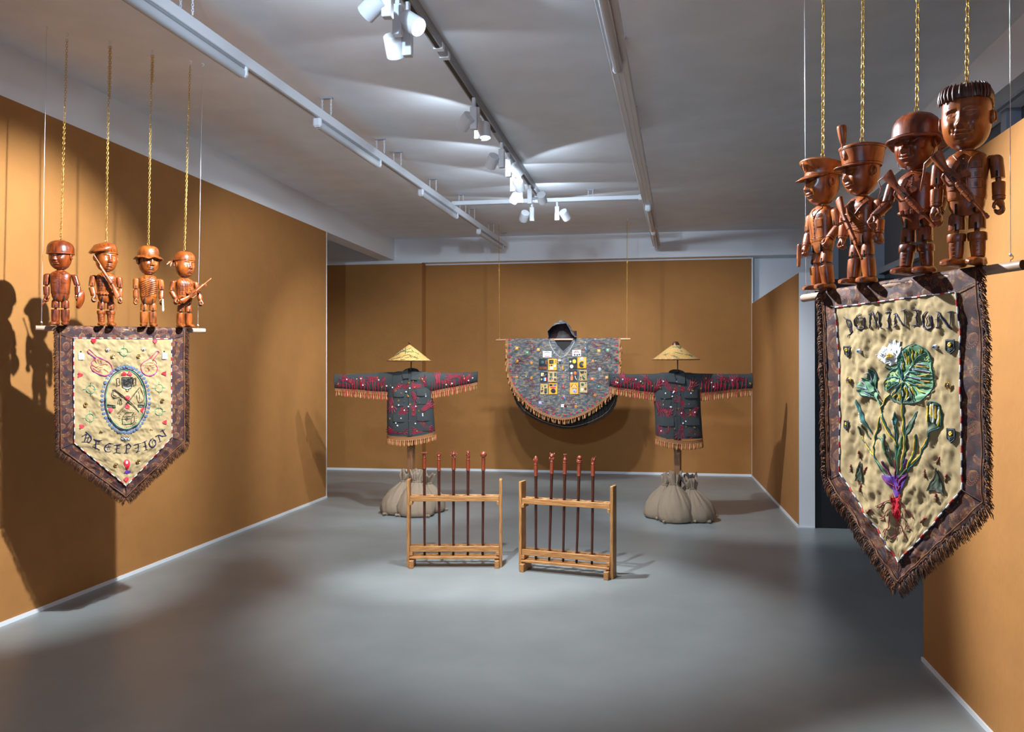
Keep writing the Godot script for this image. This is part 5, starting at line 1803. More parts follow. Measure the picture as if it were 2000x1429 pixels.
func oval_frame(S: Surf, x: float, y: float, rx: float, ry: float):
	S.ringlet("oval_frame", "navy", x, y, rx, ry, 0.0032, null, 90)
	S.ringlet("oval_frame", "mint", x, y, rx - 0.008, ry - 0.008, 0.0026, null, 90)
	for k in 46:
		var a := TAU * k / 46
		var c := Vector2(x + (rx + 0.016) * cos(a), y + (ry + 0.016) * sin(a))
		var lb := S.disc("lace_scallop", "steelblue", c.x, c.y, Vector3(0.0102, 0.0102, 0.0016))
		S.emit("scallop_edge", MB.new().tube([S.at(c.x + 0.010 * cos(a - 1.2), c.y + 0.010 * sin(a - 1.2), 0.004), S.at(c.x + 0.0105 * cos(a), c.y + 0.0105 * sin(a), 0.004), S.at(c.x + 0.010 * cos(a + 1.2), c.y + 0.010 * sin(a + 1.2), 0.004)], 0.0016, 5), "grey", lb)
		S.emit("scallop_dot", MB.new().ball(S.at(c.x, c.y, 0.0032), Vector3(0.0034, 0.0034, 0.0016), 7, 5), "navy", lb)

func banner(label: String, at: Vector3, u: Vector3, x0: float, rod: Array, seed_: int) -> Node3D:
	var y := (Vector3.UP - u * u.y).normalized()
	var t := thing("fringed_banner", label, "banner", at, Basis(u, y, u.cross(y)))
	var pole = MB.new().tube([Vector3(rod[0], 0, 0), Vector3(rod[1], 0, 0)], 0.0155, 18)
	var pl := put("pole", pole, M.dowel, t)
	var eg = MB.new().lathe([[0.0146, 0.0], [0.0146, 0.0012]], Vector3(rod[1], 0, 0), 18, along(Vector3.RIGHT))
	put("pole_end", eg, M.endgrain, pl)
	var n1 := noise(0.035, 3, seed_)
	var n2 := noise(0.05, 3, seed_ + 1)
	var W := 0.748
	var cz := func(x: float, yy: float) -> float:
		var q := x - x0
		var d := clampf(-yy, 0.0, 1.2)
		var hang := 0.018 - 0.012 * smoothstep(0.0, 0.25, d)
		var inside := clampf(minf(q - 0.06, W - 0.06 - q) * 9.0, 0.25, 1.0)
		return hang + 0.013 * n1.get_noise_2d(q * 160.0, yy * 70.0) * smoothstep(0.0, 0.2, d) + 0.010 * inside * n2.get_noise_2d(q * 190.0 + yy * 60.0, yy * 190.0) + 0.0058 * inside * n2.get_noise_2d(q * 520.0 - yy * 160.0, yy * 420.0 + 90.0)
	var side := -0.727
	var tip := -1.066
	# brocade ground with its casing round the pole
	var P := []
	for k in 11:
		var a := deg_to_rad(-130.0 + 20.0 * k)
		var row := []
		for j in 61: row.append(Vector3(x0 + W * j / 60.0, 0.0185 * cos(a), 0.0185 * sin(a)))
		P.append(row)
	for i in 111:
		var yy := 0.0 - 1.066 * i / 110.0
		var f := clampf((side - yy) / (side - tip), 0.0, 0.995)
		var row := []
		for j in 61:
			var x := lerpf(lerpf(x0, x0 + 0.374, f), lerpf(x0 + W, x0 + 0.374, f), j / 60.0)
			row.append(Vector3(x, yy, (cz as Callable).call(x, yy)))
		P.append(row)
	put("brocade_border", MB.new().sheet(P, Vector3(0, 0, 1), 0.003, Vector2(-2.3, 0)), M.brocade, t)
	# linen field
	var iw0 := x0 + 0.087
	var iw1 := x0 + 0.657
	var F := []
	for i in 141:
		var yy := -0.057 - 0.923 * i / 140.0
		var f := clampf((-0.692 - yy) / 0.288, 0.0, 0.995)
		var row := []
		for j in 96:
			var x := lerpf(lerpf(iw0, x0 + 0.376, f), lerpf(iw1, x0 + 0.376, f), j / 95.0)
			row.append(Vector3(x, yy, (cz as Callable).call(x, yy) + 0.003))
		F.append(row)
	put("linen_field", MB.new().sheet(F, Vector3(0, 0, 1)), M.linen, t)
	var S := surf(t, cz, 0.0045)
	# striped cord round the linen: white runs between short red and navy ones
	var edge := [[iw0, -0.057], [iw1, -0.057], [iw1, -0.692], [x0 + 0.376, -0.98], [iw0, -0.692], [iw0, -0.057]]
	var c := 0
	for k in 5:
		var a := Vector2(edge[k][0], edge[k][1])
		var b := Vector2(edge[k + 1][0], edge[k + 1][1])
		var n := int(a.distance_to(b) / 0.023)
		for q in n:
			var p := a.lerp(b, float(q) / n)
			var e := a.lerp(b, (q + 1.0) / n)
			S.line("cord_stitch", ["white", "red", "white", "navy"][c % 4], 0.0028, [[p.x, p.y, e.x, e.y]], null, false)
			c += 1
	# mitred seams and a piped line inside the fringe
	S.line("seam", "endgrain", 0.0012, [[iw0, -0.057, x0, -0.03], [iw1, -0.057, x0 + W, -0.03], [iw0, -0.692, x0, side], [iw1, -0.692, x0 + W, side], [x0 + 0.376, -0.98, x0 + 0.374, tip]], null, false)
	S.line("piping", "fringe2", 0.0026, [[x0 + 0.014, 0.0, x0 + 0.014, side + 0.006, x0 + 0.374, tip + 0.02, x0 + W - 0.014, side + 0.006, x0 + W - 0.014, 0.0]], null, false)
	# bullion fringe: twisted strands of three tones
	var r := RandomNumberGenerator.new()
	r.seed = seed_ + 3
	var fm := [MB.new(), MB.new(), MB.new()]
	var run := [[x0, 0.012, -1, 0], [x0, side, -0.86, -0.5], [x0 + 0.374, tip, 0, -1], [x0 + W, side, 0.86, -0.5], [x0 + W, 0.012, 1, 0]]
	for k in 4:
		var a := Vector2(run[k][0], run[k][1])
		var b := Vector2(run[k + 1][0], run[k + 1][1])
		var n := int(a.distance_to(b) / 0.0015)
		var slope := k == 1 or k == 2
		for q in n:
			var p := a.lerp(b, (q + r.randf()) / n)
			var out := (b - a).orthogonal().normalized()
			if out.dot(Vector2(run[1][2], run[1][3]) if k < 2 else Vector2(run[3][2], run[3][3])) < 0.0: out = -out
			var L := r.randf_range(0.022, 0.036) * (1.15 if slope else 0.85)
			var sag := Vector2(0, -L * (0.45 if slope else 0.75))
			var z0: float = (cz as Callable).call(p.x, p.y) + r.randf_range(-0.004, 0.007)
			var pts := []
			var rd := []
			for w in 5:
				var s := w / 4.0
				var g := p - out * 0.008 + out * (L * 0.8 * s + 0.006) + sag * s * s
				pts.append(Vector3(g.x + r.randf_range(-0.0022, 0.0022), g.y + r.randf_range(-0.0022, 0.0022), z0 + 0.005 * sin(s * 3.0) + r.randf_range(-0.003, 0.003)))
				rd.append(0.0014 if w < 4 else 0.0009)
			fm[r.randi() % 3].tube(pts, rd, 3, false, false)
	var fmats := [M.fringe, M.fringe2, M.fringe3]
	for k in 3: tag(put("bullion_fringe", fm[k], fmats[k], t), "", "", "", "stuff")
	S.home = t
	if x0 < 0.03: deception(S)
	else: dominion(S)
	return t

func banners():
	var uL := Vector3(0.685, 0.0, -0.7285).normalized()
	var uR := Vector3(0.4733, 0.0193, 0.8809).normalized()
	var oL := Vector3(-3.543, 1.842, -4.531)
	var oR := Vector3(0.642, 1.891, -3.555)
	uL.y = 0.0119
	banner("left brocade-edged banner with DECEPTION in blackletter under an oval frame and pointing hands", oL, uL.normalized(), 0.02, [-0.091, 0.896], 300)
	banner("right brocade-edged banner with DOMINION in blackletter above an embroidered lotus plant", oR, uR, 0.057, [-0.073, 0.937], 340)
	for q in [[oL + uL * -0.06, Vector3(-3.544, CEIL, -4.476), "wire down to the outer left end of the left banner pole"], [oL + uL * 0.85, Vector3(-2.95, CEIL, -5.186), "wire down to the right end of the left banner pole"], [oR + uR * -0.055, Vector3(0.61, CEIL, -3.61), "wire down to the far end of the right banner pole"], [oR + uR * 0.895, Vector3(1.066, CEIL, -2.77), "wire down to the near end of the right banner pole"]]:
		hang_wire(q[0] + Vector3(0, 0.0155, 0), q[1], q[2])


func dominion(S: Surf):
	S.pen("letter", "navy", [[0.1857, -0.0983, 0.0013, 0.1947, -0.1058, 0.0023, 0.2084, -0.1068, 0.0023, 0.2192, -0.1144, 0.0023, 0.2239, -0.1255, 0.0023, 0.2239, -0.1525, 0.0023, 0.2162, -0.1615, 0.0018, 0.2045, -0.1662, 0.0018, 0.1998, -0.1755, 0.001], [0.1975, -0.1101, 0.0018, 0.1987, -0.1238, 0.0015, 0.2026, -0.1458, 0.0015, 0.2092, -0.157, 0.0013], [0.2103, -0.111, 0.001, 0.2115, -0.1544, 0.001], [0.1889, -0.1318, 0.001, 0.2239, -0.1323, 0.0013], [0.2154, -0.1263, 0.0008, 0.2154, -0.1371, 0.0008]])
	S.pen("letter", "navy", [[0.2825, -0.0911, 0.0008, 0.2638, -0.1016, 0.0018, 0.2506, -0.1167, 0.0025, 0.2487, -0.1326, 0.0027, 0.2582, -0.1453, 0.003, 0.2769, -0.151, 0.0027, 0.2899, -0.146, 0.0025, 0.2973, -0.128, 0.002, 0.2992, -0.1083, 0.0023, 0.2769, -0.1093, 0.0015, 0.2732, -0.121, 0.0015, 0.2713, -0.1315, 0.0013, 0.2638, -0.139, 0.001]])
	S.pen("letter", "navy", [[0.3265, -0.1484, 0.002, 0.3284, -0.125, 0.0023, 0.3302, -0.1068, 0.002, 0.3265, -0.0973, 0.0015], [0.3265, -0.1, 0.0013, 0.341, -0.092, 0.002, 0.3535, -0.1138, 0.0015], [0.341, -0.0894, 0.0013, 0.3517, -0.1111, 0.0023, 0.3535, -0.132, 0.002, 0.3535, -0.1527, 0.001], [0.3535, -0.1086, 0.001, 0.3676, -0.0916, 0.0018], [0.3659, -0.0876, 0.001, 0.3712, -0.1048, 0.0025, 0.3712, -0.128, 0.0025, 0.3712, -0.15, 0.0025, 0.3834, -0.1521, 0.0013], [0.3193, -0.1282, 0.0008, 0.3284, -0.125, 0.0015], [0.3445, -0.13, 0.0008, 0.3535, -0.1268, 0.0015], [0.3157, -0.149, 0.0008, 0.3284, -0.1472, 0.0023]])
	S.pen("letter", "navy", [[0.3956, -0.1016, 0.001, 0.406, -0.0979, 0.002, 0.418, -0.0971, 0.0018, 0.4214, -0.0923, 0.0008], [0.418, -0.0971, 0.002, 0.4163, -0.1186, 0.0025, 0.4146, -0.1414, 0.0025, 0.4129, -0.154, 0.0027], [0.4025, -0.1538, 0.0013, 0.418, -0.1543, 0.0023], [0.4025, -0.1277, 0.001, 0.4146, -0.1261, 0.0018]])
	S.pen("letter", "navy", [[0.4384, -0.1089, 0.001, 0.4468, -0.1045, 0.0023, 0.4568, -0.1116, 0.0027, 0.4734, -0.1329, 0.003, 0.4899, -0.1503, 0.0027, 0.4938, -0.153, 0.0015], [0.4485, -0.1072, 0.0018, 0.4485, -0.1286, 0.002, 0.4475, -0.1461, 0.0018], [0.435, -0.1541, 0.001, 0.4468, -0.1491, 0.0025, 0.4568, -0.1468, 0.001], [0.4938, -0.1518, 0.0013, 0.4957, -0.1246, 0.0015, 0.4964, -0.1023, 0.0018], [0.4833, -0.1, 0.001, 0.4947, -0.0985, 0.0023, 0.5045, -0.0956, 0.001], [0.4367, -0.1328, 0.0008, 0.4485, -0.1298, 0.0015]])
	S.pen("letter", "navy", [[0.527, -0.1, 0.0013, 0.5365, -0.0983, 0.0025, 0.5491, -0.1031, 0.0018, 0.5538, -0.0998, 0.0008], [0.5444, -0.1027, 0.002, 0.5381, -0.1254, 0.0025, 0.5349, -0.1509, 0.0023], [0.519, -0.154, 0.001, 0.5317, -0.1519, 0.0027, 0.5444, -0.1564, 0.0013], [0.5286, -0.1259, 0.0008, 0.5381, -0.1242, 0.0015]])
	S.pen("letter", "navy", [[0.597, -0.1095, 0.0008, 0.5817, -0.1131, 0.0015, 0.5678, -0.1253, 0.0023, 0.5632, -0.1443, 0.0027, 0.5694, -0.1617, 0.003, 0.5848, -0.1704, 0.0033, 0.5986, -0.166, 0.0027, 0.6092, -0.1476, 0.0025, 0.6107, -0.1286, 0.0025, 0.6016, -0.1243, 0.002, 0.5909, -0.1319, 0.0015, 0.5894, -0.1438, 0.0015, 0.5787, -0.1587, 0.001]])
	S.pen("letter", "navy", [[0.6346, -0.1139, 0.0013, 0.645, -0.1183, 0.0025, 0.6596, -0.1418, 0.003, 0.677, -0.1664, 0.0033, 0.6871, -0.1776, 0.002], [0.6435, -0.1193, 0.0015, 0.639, -0.1426, 0.002, 0.6361, -0.1637, 0.0018], [0.6227, -0.1676, 0.001, 0.6361, -0.1649, 0.0025, 0.6464, -0.1679, 0.001], [0.6828, -0.1715, 0.001, 0.6871, -0.1462, 0.002, 0.6899, -0.1231, 0.0023], [0.677, -0.1209, 0.001, 0.6885, -0.1184, 0.0025, 0.6999, -0.1193, 0.001], [0.6272, -0.1406, 0.0008, 0.639, -0.1391, 0.0015]])
	S.fill("lily_leaf", "leaf", [0.5381, -0.2184, 0.5569, -0.2253, 0.5817, -0.2445, 0.5894, -0.2616, 0.597, -0.2883, 0.6016, -0.3243, 0.5986, -0.3603, 0.5848, -0.3843, 0.5569, -0.404, 0.5254, -0.4168, 0.4635, -0.4192, 0.4299, -0.4135, 0.4094, -0.4036, 0.4299, -0.3856, 0.4502, -0.3653, 0.4635, -0.3477, 0.4468, -0.325, 0.4384, -0.3047, 0.4367, -0.2844, 0.4568, -0.2598, 0.4734, -0.2379, 0.4996, -0.224, 0.5222, -0.2189], null, 0.001)
	S.fill("lily_leaf_dark_side", "green", [0.5381, -0.2189, 0.5569, -0.2258, 0.5694, -0.2392, 0.5663, -0.2536, 0.5412, -0.2674, 0.5174, -0.2925, 0.4899, -0.3205, 0.4668, -0.3427, 0.4468, -0.325, 0.4384, -0.3047, 0.4374, -0.2845, 0.4568, -0.2598, 0.4734, -0.2379, 0.4996, -0.2245, 0.5222, -0.2193], null, 0.0022)  # darker green side of the embroidered leaf
	S.fill("lily_leaf_dark_side", "moss", [0.4668, -0.3503, 0.4866, -0.3603, 0.5093, -0.3751, 0.5222, -0.3947, 0.5238, -0.4119, 0.5061, -0.4159, 0.4635, -0.4179, 0.4299, -0.413, 0.4101, -0.4036, 0.4299, -0.3856, 0.4502, -0.3653], null, 0.0022)
	S.fill("leaf_lobe", "leaf", [0.4231, -0.2968, 0.3956, -0.3142, 0.3852, -0.3372, 0.3782, -0.3577, 0.3799, -0.3706, 0.3904, -0.377, 0.4163, -0.3628, 0.4502, -0.3502, 0.4468, -0.325, 0.4384, -0.3047], null, 0.0012)
	S.lift = 0.0068
	S.line("leaf_edge", "teal", 0.0016, [[0.5381, -0.2184, 0.5569, -0.2253, 0.5817, -0.2445, 0.5894, -0.2616, 0.597, -0.2883, 0.6016, -0.3243, 0.5986, -0.3603, 0.5848, -0.3843, 0.5569, -0.404, 0.5254, -0.4168, 0.4635, -0.4192, 0.4299, -0.4135, 0.4094, -0.4036, 0.4299, -0.3856, 0.4502, -0.3653], [0.4468, -0.325, 0.4384, -0.3047, 0.4367, -0.2844, 0.4568, -0.2598, 0.4734, -0.2379, 0.4996, -0.224, 0.5222, -0.2189, 0.5381, -0.2184], [0.4231, -0.2968, 0.3956, -0.3142, 0.3852, -0.3372, 0.3782, -0.3577, 0.3799, -0.3706, 0.3904, -0.377, 0.4163, -0.3628, 0.4502, -0.3502]])
	S.lift = 0.0085
	S.line("leaf_veins", "teal", 0.0019, [[0.4701, -0.3378, 0.5174, -0.2925, 0.5412, -0.2674, 0.5725, -0.249], [0.4535, -0.2798, 0.4618, -0.3101, 0.4652, -0.3377], [0.4451, -0.2872, 0.4535, -0.315, 0.4635, -0.3402], [0.4608, -0.265, 0.4635, -0.3001, 0.4668, -0.3352], [0.519, -0.3, 0.5475, -0.3017, 0.5848, -0.3085], [0.4964, -0.3107, 0.5222, -0.3123, 0.5475, -0.3188], [0.4899, -0.3255, 0.5381, -0.3321, 0.597, -0.3363], [0.48, -0.3378, 0.5093, -0.3405, 0.5412, -0.3456], [0.48, -0.3453, 0.5222, -0.3553, 0.5538, -0.3627, 0.5863, -0.3627], [0.3887, -0.3346, 0.4163, -0.3272, 0.4468, -0.3326], [0.3956, -0.3577, 0.4231, -0.3476, 0.4502, -0.3464], [0.4668, -0.3478, 0.4668, -0.3728, 0.4652, -0.4179], [0.4767, -0.3503, 0.4996, -0.3677, 0.5125, -0.4096], [0.48, -0.2406, 0.4734, -0.2703, 0.4751, -0.2978], [0.4996, -0.2339, 0.498, -0.2611, 0.4996, -0.2785], [0.5174, -0.2285, 0.5174, -0.2568, 0.519, -0.2766], [0.4701, -0.3453, 0.4434, -0.3678, 0.4231, -0.3933]])
	S.line("leaf_veins", "yellow", 0.0022, [[0.4915, -0.2473, 0.4899, -0.2758, 0.4915, -0.2858], [0.5061, -0.2564, 0.5045, -0.2762, 0.5045, -0.2861], [0.5254, -0.2374, 0.5238, -0.2619, 0.5254, -0.2755], [0.5412, -0.243, 0.5397, -0.2625], [0.5569, -0.2363, 0.5538, -0.2507], [0.5632, -0.2365, 0.5585, -0.2497], [0.4734, -0.2778, 0.4734, -0.3028], [0.5142, -0.2308, 0.5109, -0.2418], [0.5286, -0.3627, 0.5412, -0.3749, 0.5632, -0.3821], [0.4849, -0.3478, 0.5061, -0.3566], [0.5109, -0.3627, 0.5238, -0.3873], [0.48, -0.3628, 0.4866, -0.3827, 0.4866, -0.4051], [0.4931, -0.3702, 0.4882, -0.3926], [0.4367, -0.3881, 0.4231, -0.4009], [0.4502, -0.3855, 0.4485, -0.4081], [0.4585, -0.3879, 0.4568, -0.4105], [0.4025, -0.3168, 0.4129, -0.3208], [0.4197, -0.312, 0.4299, -0.3197], [0.4367, -0.3097, 0.4384, -0.3173], [0.4163, -0.3374, 0.4316, -0.3426], [0.3887, -0.3475, 0.4025, -0.3424], [0.3852, -0.3629, 0.4025, -0.3552], [0.5756, -0.266, 0.5833, -0.2614], [0.574, -0.2756, 0.5848, -0.2711]])
	S.line("leaf_veins", "gold", 0.0022, [[0.5286, -0.2915, 0.5601, -0.2947, 0.5848, -0.2988], [0.5381, -0.326, 0.5632, -0.3251, 0.5894, -0.3194], [0.5507, -0.3432, 0.5863, -0.3458], [0.5349, -0.3554, 0.5694, -0.3591]])
	S.line("leaf_veins", "white", 0.0022, [[0.4718, -0.3373, 0.5174, -0.2925], [0.4833, -0.2382, 0.48, -0.2605, 0.4833, -0.2781], [0.4668, -0.2802, 0.4668, -0.3027], [0.5029, -0.3652, 0.5109, -0.3948], [0.4685, -0.3753, 0.4718, -0.3953], [0.4996, -0.3974, 0.4866, -0.41]])
	S.line("leaf_veins", "lav", 0.0022, [[0.5349, -0.2868, 0.5538, -0.2848, 0.5817, -0.2927], [0.5222, -0.3037, 0.5538, -0.3067, 0.5909, -0.3134], [0.5029, -0.3269, 0.5317, -0.3333, 0.5538, -0.3371]])
	S.lift = 0.0045
	S.fill("lotus_petal", "white", [0.4125, -0.2524, 0.3905, -0.2447, 0.3723, -0.2426, 0.3558, -0.2449, 0.3445, -0.2479, 0.3536, -0.2541, 0.368, -0.2612, 0.3858, -0.2648, 0.4098, -0.2643], null, 0.0028)
	S.fill("lotus_petal", "white", [0.4115, -0.2529, 0.3896, -0.2477, 0.3722, -0.2473, 0.3571, -0.2507, 0.347, -0.2542, 0.3566, -0.259, 0.3712, -0.2643, 0.3885, -0.2661, 0.4108, -0.2638], null, 0.0028)
	S.fill("lotus_petal", "white", [0.416, -0.2525, 0.3993, -0.2391, 0.3832, -0.2325, 0.366, -0.2308, 0.3535, -0.2311, 0.3585, -0.2397, 0.368, -0.2507, 0.383, -0.2588, 0.4063, -0.2642], null, 0.0028)
	S.fill("lotus_petal", "white", [0.4085, -0.2531, 0.3904, -0.2537, 0.378, -0.2576, 0.3692, -0.2645, 0.3641, -0.2703, 0.3733, -0.2724, 0.3863, -0.2738, 0.3993, -0.2712, 0.4138, -0.2636], null, 0.0028)
	S.fill("lotus_petal", "white", [0.4048, -0.2533, 0.3891, -0.2578, 0.381, -0.2646, 0.3784, -0.2738, 0.3782, -0.281, 0.388, -0.2813, 0.4006, -0.28, 0.4103, -0.2746, 0.4175, -0.2634], null, 0.0028)
	S.fill("lotus_petal", "white", [0.4201, -0.2543, 0.4135, -0.2369, 0.4025, -0.226, 0.387, -0.2194, 0.3747, -0.2159, 0.3733, -0.2254, 0.3747, -0.2384, 0.3834, -0.2504, 0.4022, -0.2624], null, 0.0028)
	S.fill("lotus_petal", "white", [0.3999, -0.2569, 0.3905, -0.2665, 0.3906, -0.2748, 0.3983, -0.2828, 0.406, -0.2883, 0.4152, -0.2848, 0.4251, -0.279, 0.428, -0.2711, 0.4224, -0.2598], null, 0.0028)
	S.fill("lotus_petal", "white", [0.419, -0.2653, 0.4449, -0.2571, 0.4597, -0.2464, 0.4671, -0.2327, 0.4701, -0.2222, 0.4557, -0.2224, 0.4362, -0.2251, 0.4191, -0.2339, 0.4033, -0.2514], null, 0.0028)
	S.fill("lotus_petal", "white", [0.4208, -0.2633, 0.4455, -0.2461, 0.4583, -0.2299, 0.4628, -0.2127, 0.4635, -0.2004, 0.4487, -0.2051, 0.4292, -0.2144, 0.4137, -0.2294, 0.4015, -0.2533], null, 0.0028)
	S.fill("lotus_petal", "white", [0.4162, -0.2669, 0.4356, -0.2677, 0.4472, -0.2628, 0.4537, -0.2531, 0.4568, -0.2447, 0.4464, -0.2404, 0.4321, -0.2368, 0.419, -0.2393, 0.4061, -0.2498], null, 0.0028)
	S.fill("lotus_petal", "white", [0.4214, -0.2587, 0.4282, -0.2381, 0.4269, -0.2221, 0.4189, -0.208, 0.4112, -0.1987, 0.4034, -0.2073, 0.3953, -0.2207, 0.3939, -0.2368, 0.4008, -0.258], null, 0.0028)
	S.fill("lotus_petal", "white", [0.4226, -0.2611, 0.4385, -0.2407, 0.4434, -0.2232, 0.44, -0.2065, 0.435, -0.1949, 0.4229, -0.2021, 0.4084, -0.2145, 0.4003, -0.2313, 0.3996, -0.2556], null, 0.0028)
	S.fill("lotus_petal", "white", [0.4067, -0.2661, 0.4151, -0.2752, 0.4245, -0.2771, 0.4353, -0.2736, 0.4434, -0.2695, 0.4419, -0.262, 0.438, -0.2535, 0.4299, -0.2494, 0.4156, -0.2506], null, 0.0028)
	S.fill("lotus_petal", "white", [0.4023, -0.2621, 0.4031, -0.2728, 0.4094, -0.2786, 0.4206, -0.2811, 0.4299, -0.2817, 0.4336, -0.2755, 0.4361, -0.2672, 0.4323, -0.2604, 0.4199, -0.2547], null, 0.0028)
	S.lift = 0.0095
	S.line("petal_lines", "black", 0.0009, [[0.3676, -0.2466, 0.3799, -0.2548, 0.3747, -0.2417], [0.3747, -0.2378, 0.3887, -0.2371], [0.3799, -0.2471, 0.3887, -0.2551], [0.3922, -0.2641, 0.4094, -0.2672], [0.4025, -0.276, 0.4163, -0.2687], [0.3606, -0.2658, 0.3817, -0.2741], [0.4333, -0.2401, 0.4451, -0.2514], [0.4231, -0.2232, 0.4197, -0.2332], [0.4197, -0.2027, 0.4231, -0.2105], [0.4333, -0.2084, 0.4384, -0.2163], [0.4129, -0.2227, 0.4094, -0.2328], [0.4025, -0.23, 0.3991, -0.2401], [0.3939, -0.2245, 0.3956, -0.2322]])
	S.line("petal_lines", "silver", 0.0011, [[0.4299, -0.2564, 0.4367, -0.2465], [0.4231, -0.2638, 0.4272, -0.2589], [0.4434, -0.2316, 0.4408, -0.2416], [0.4535, -0.2144, 0.4502, -0.2244], [0.4077, -0.1996, 0.4136, -0.2177], [0.435, -0.1959, 0.4374, -0.2137]])
	S.line("lotus_centre", "yellow", 0.0028, [[0.3956, -0.2617, 0.406, -0.2556, 0.4197, -0.2561], [0.3991, -0.2618, 0.4025, -0.2478], [0.406, -0.2582, 0.4094, -0.2443], [0.4122, -0.2584, 0.4163, -0.2458], [0.417, -0.2585, 0.4238, -0.2486]])
	S.lift = 0.0045
	S.fill("calyx", "leaf", [0.3852, -0.2909, 0.4094, -0.2965, 0.4299, -0.2893, 0.4299, -0.2995, 0.4197, -0.3056, 0.4025, -0.3053, 0.3904, -0.2987], null, 0.001)
	S.lift = 0.0065
	S.line("calyx_edge", "teal", 0.0016, [[0.3852, -0.2909, 0.3904, -0.2992, 0.406, -0.3062, 0.4299, -0.2969], [0.3939, -0.2962, 0.4094, -0.2965]])
	S.lift = 0.0045
	S.fill("bud_petal", "green", [0.312, -0.2985, 0.332, -0.3094, 0.341, -0.329, 0.3374, -0.3473, 0.3302, -0.3668, 0.3211, -0.3734, 0.3083, -0.3498, 0.2973, -0.3339, 0.2992, -0.3154], null, 0.0016)
	S.fill("bud_petal", "leaf", [0.2713, -0.3297, 0.2955, -0.3339, 0.3175, -0.3603, 0.3284, -0.3812, 0.3102, -0.384, 0.2807, -0.3577], null, 0.0022)
	S.fill("bud_petal", "leaf", [0.2619, -0.3443, 0.2807, -0.3577, 0.3102, -0.3787, 0.3247, -0.3878, 0.2918, -0.3815, 0.2582, -0.371, 0.2449, -0.3603], null, 0.0012)
	S.fill("bud_petal", "leaf", [0.2487, -0.375, 0.2769, -0.3762, 0.3247, -0.393, 0.3175, -0.3997, 0.2769, -0.3975], null, 0.002)
	S.fill("bud_base", "leaf", [0.3284, -0.3812, 0.3463, -0.3837, 0.3499, -0.3967, 0.3428, -0.4033, 0.3284, -0.4027, 0.3229, -0.393], null, 0.002)
	S.lift = 0.0075
	S.line("bud_edges", "teal", 0.0019, [[0.312, -0.2985, 0.332, -0.3094, 0.341, -0.329, 0.3374, -0.3473, 0.332, -0.3681, 0.3499, -0.3837, 0.3481, -0.4019], [0.2713, -0.3305, 0.2955, -0.3339, 0.3175, -0.3603, 0.3284, -0.3812], [0.2992, -0.3154, 0.2973, -0.3339, 0.3138, -0.3498], [0.2487, -0.375, 0.2769, -0.3762, 0.3247, -0.393], [0.2506, -0.3777, 0.2769, -0.3975, 0.3175, -0.3997, 0.3284, -0.4027]])
	S.lift = 0.008
	S.line("bud_lines", "lav", 0.0015, [[0.2844, -0.3179, 0.3065, -0.3129, 0.3138, -0.3498], [0.3247, -0.3106, 0.332, -0.3237, 0.332, -0.3342], [0.2619, -0.3416, 0.2807, -0.3497, 0.2992, -0.3735], [0.2449, -0.3617, 0.2657, -0.363, 0.2918, -0.3709], [0.2807, -0.3829, 0.3102, -0.3945]])
	S.lift = 0.0045
	S.line("stem", "leaf", 0.0026, [[0.332, -0.4034, 0.3499, -0.4174, 0.3577, -0.4406]])
	S.lift = 0.006
	S.line("stem_edge", "teal", 0.0016, [[0.3374, -0.4025, 0.3552, -0.4173, 0.3592, -0.438], [0.4568, -0.3515, 0.4231, -0.373, 0.4025, -0.3935, 0.3799, -0.4195, 0.3606, -0.438]])
	S.lift = 0.0045
	S.line("stem", "yellow", 0.0024, [[0.4025, -0.3897, 0.3852, -0.4091, 0.3659, -0.4301, 0.357, -0.4406], [0.4552, -0.3477, 0.4585, -0.3628, 0.4568, -0.3728]])
	S.line("stem", "yellow", 0.0024, [[0.4628, -0.4183, 0.4628, -0.4634, 0.4643, -0.5047, 0.4677, -0.5571, 0.4578, -0.618, 0.4427, -0.6572], [0.3597, -0.4416, 0.3517, -0.4866, 0.3313, -0.5383, 0.3259, -0.574, 0.3329, -0.6205], [0.3597, -0.4591, 0.3887, -0.5121, 0.4249, -0.5522, 0.4351, -0.5706], [0.2582, -0.5423, 0.2974, -0.5877, 0.3302, -0.6129], [0.5229, -0.5278, 0.5191, -0.5539, 0.4997, -0.6034, 0.4776, -0.6464], [0.5711, -0.5397, 0.5547, -0.5662, 0.5334, -0.5971, 0.5007, -0.6275]])
	S.line("stem", "teal", 0.0022, [[0.4692, -0.4181, 0.4702, -0.5007, 0.4752, -0.5567, 0.4653, -0.6174, 0.4477, -0.6642], [0.3624, -0.4415, 0.356, -0.4864, 0.3356, -0.5381, 0.3302, -0.5737, 0.3383, -0.6201], [0.3635, -0.457, 0.395, -0.5079, 0.4147, -0.5338], [0.2497, -0.5107, 0.261, -0.5462, 0.3029, -0.5913, 0.341, -0.6277, 0.3783, -0.6632, 0.4043, -0.6876], [0.5287, -0.5238, 0.5248, -0.5572, 0.5055, -0.6048, 0.4801, -0.648], [0.5849, -0.5244, 0.578, -0.5393, 0.5617, -0.5658, 0.5406, -0.5965, 0.5094, -0.6286, 0.485, -0.6531], [0.43, -0.4987, 0.4275, -0.5521, 0.4249, -0.6208], [0.4402, -0.4983, 0.4351, -0.5592, 0.4376, -0.6349]])
	S.fill("blade_leaf", "teal", [0.2268, -0.4105, 0.2411, -0.4103, 0.2751, -0.4696, 0.3029, -0.5201, 0.3117, -0.5394, 0.2807, -0.5053, 0.2582, -0.4822], null, 0.0015)
	S.lift = 0.007
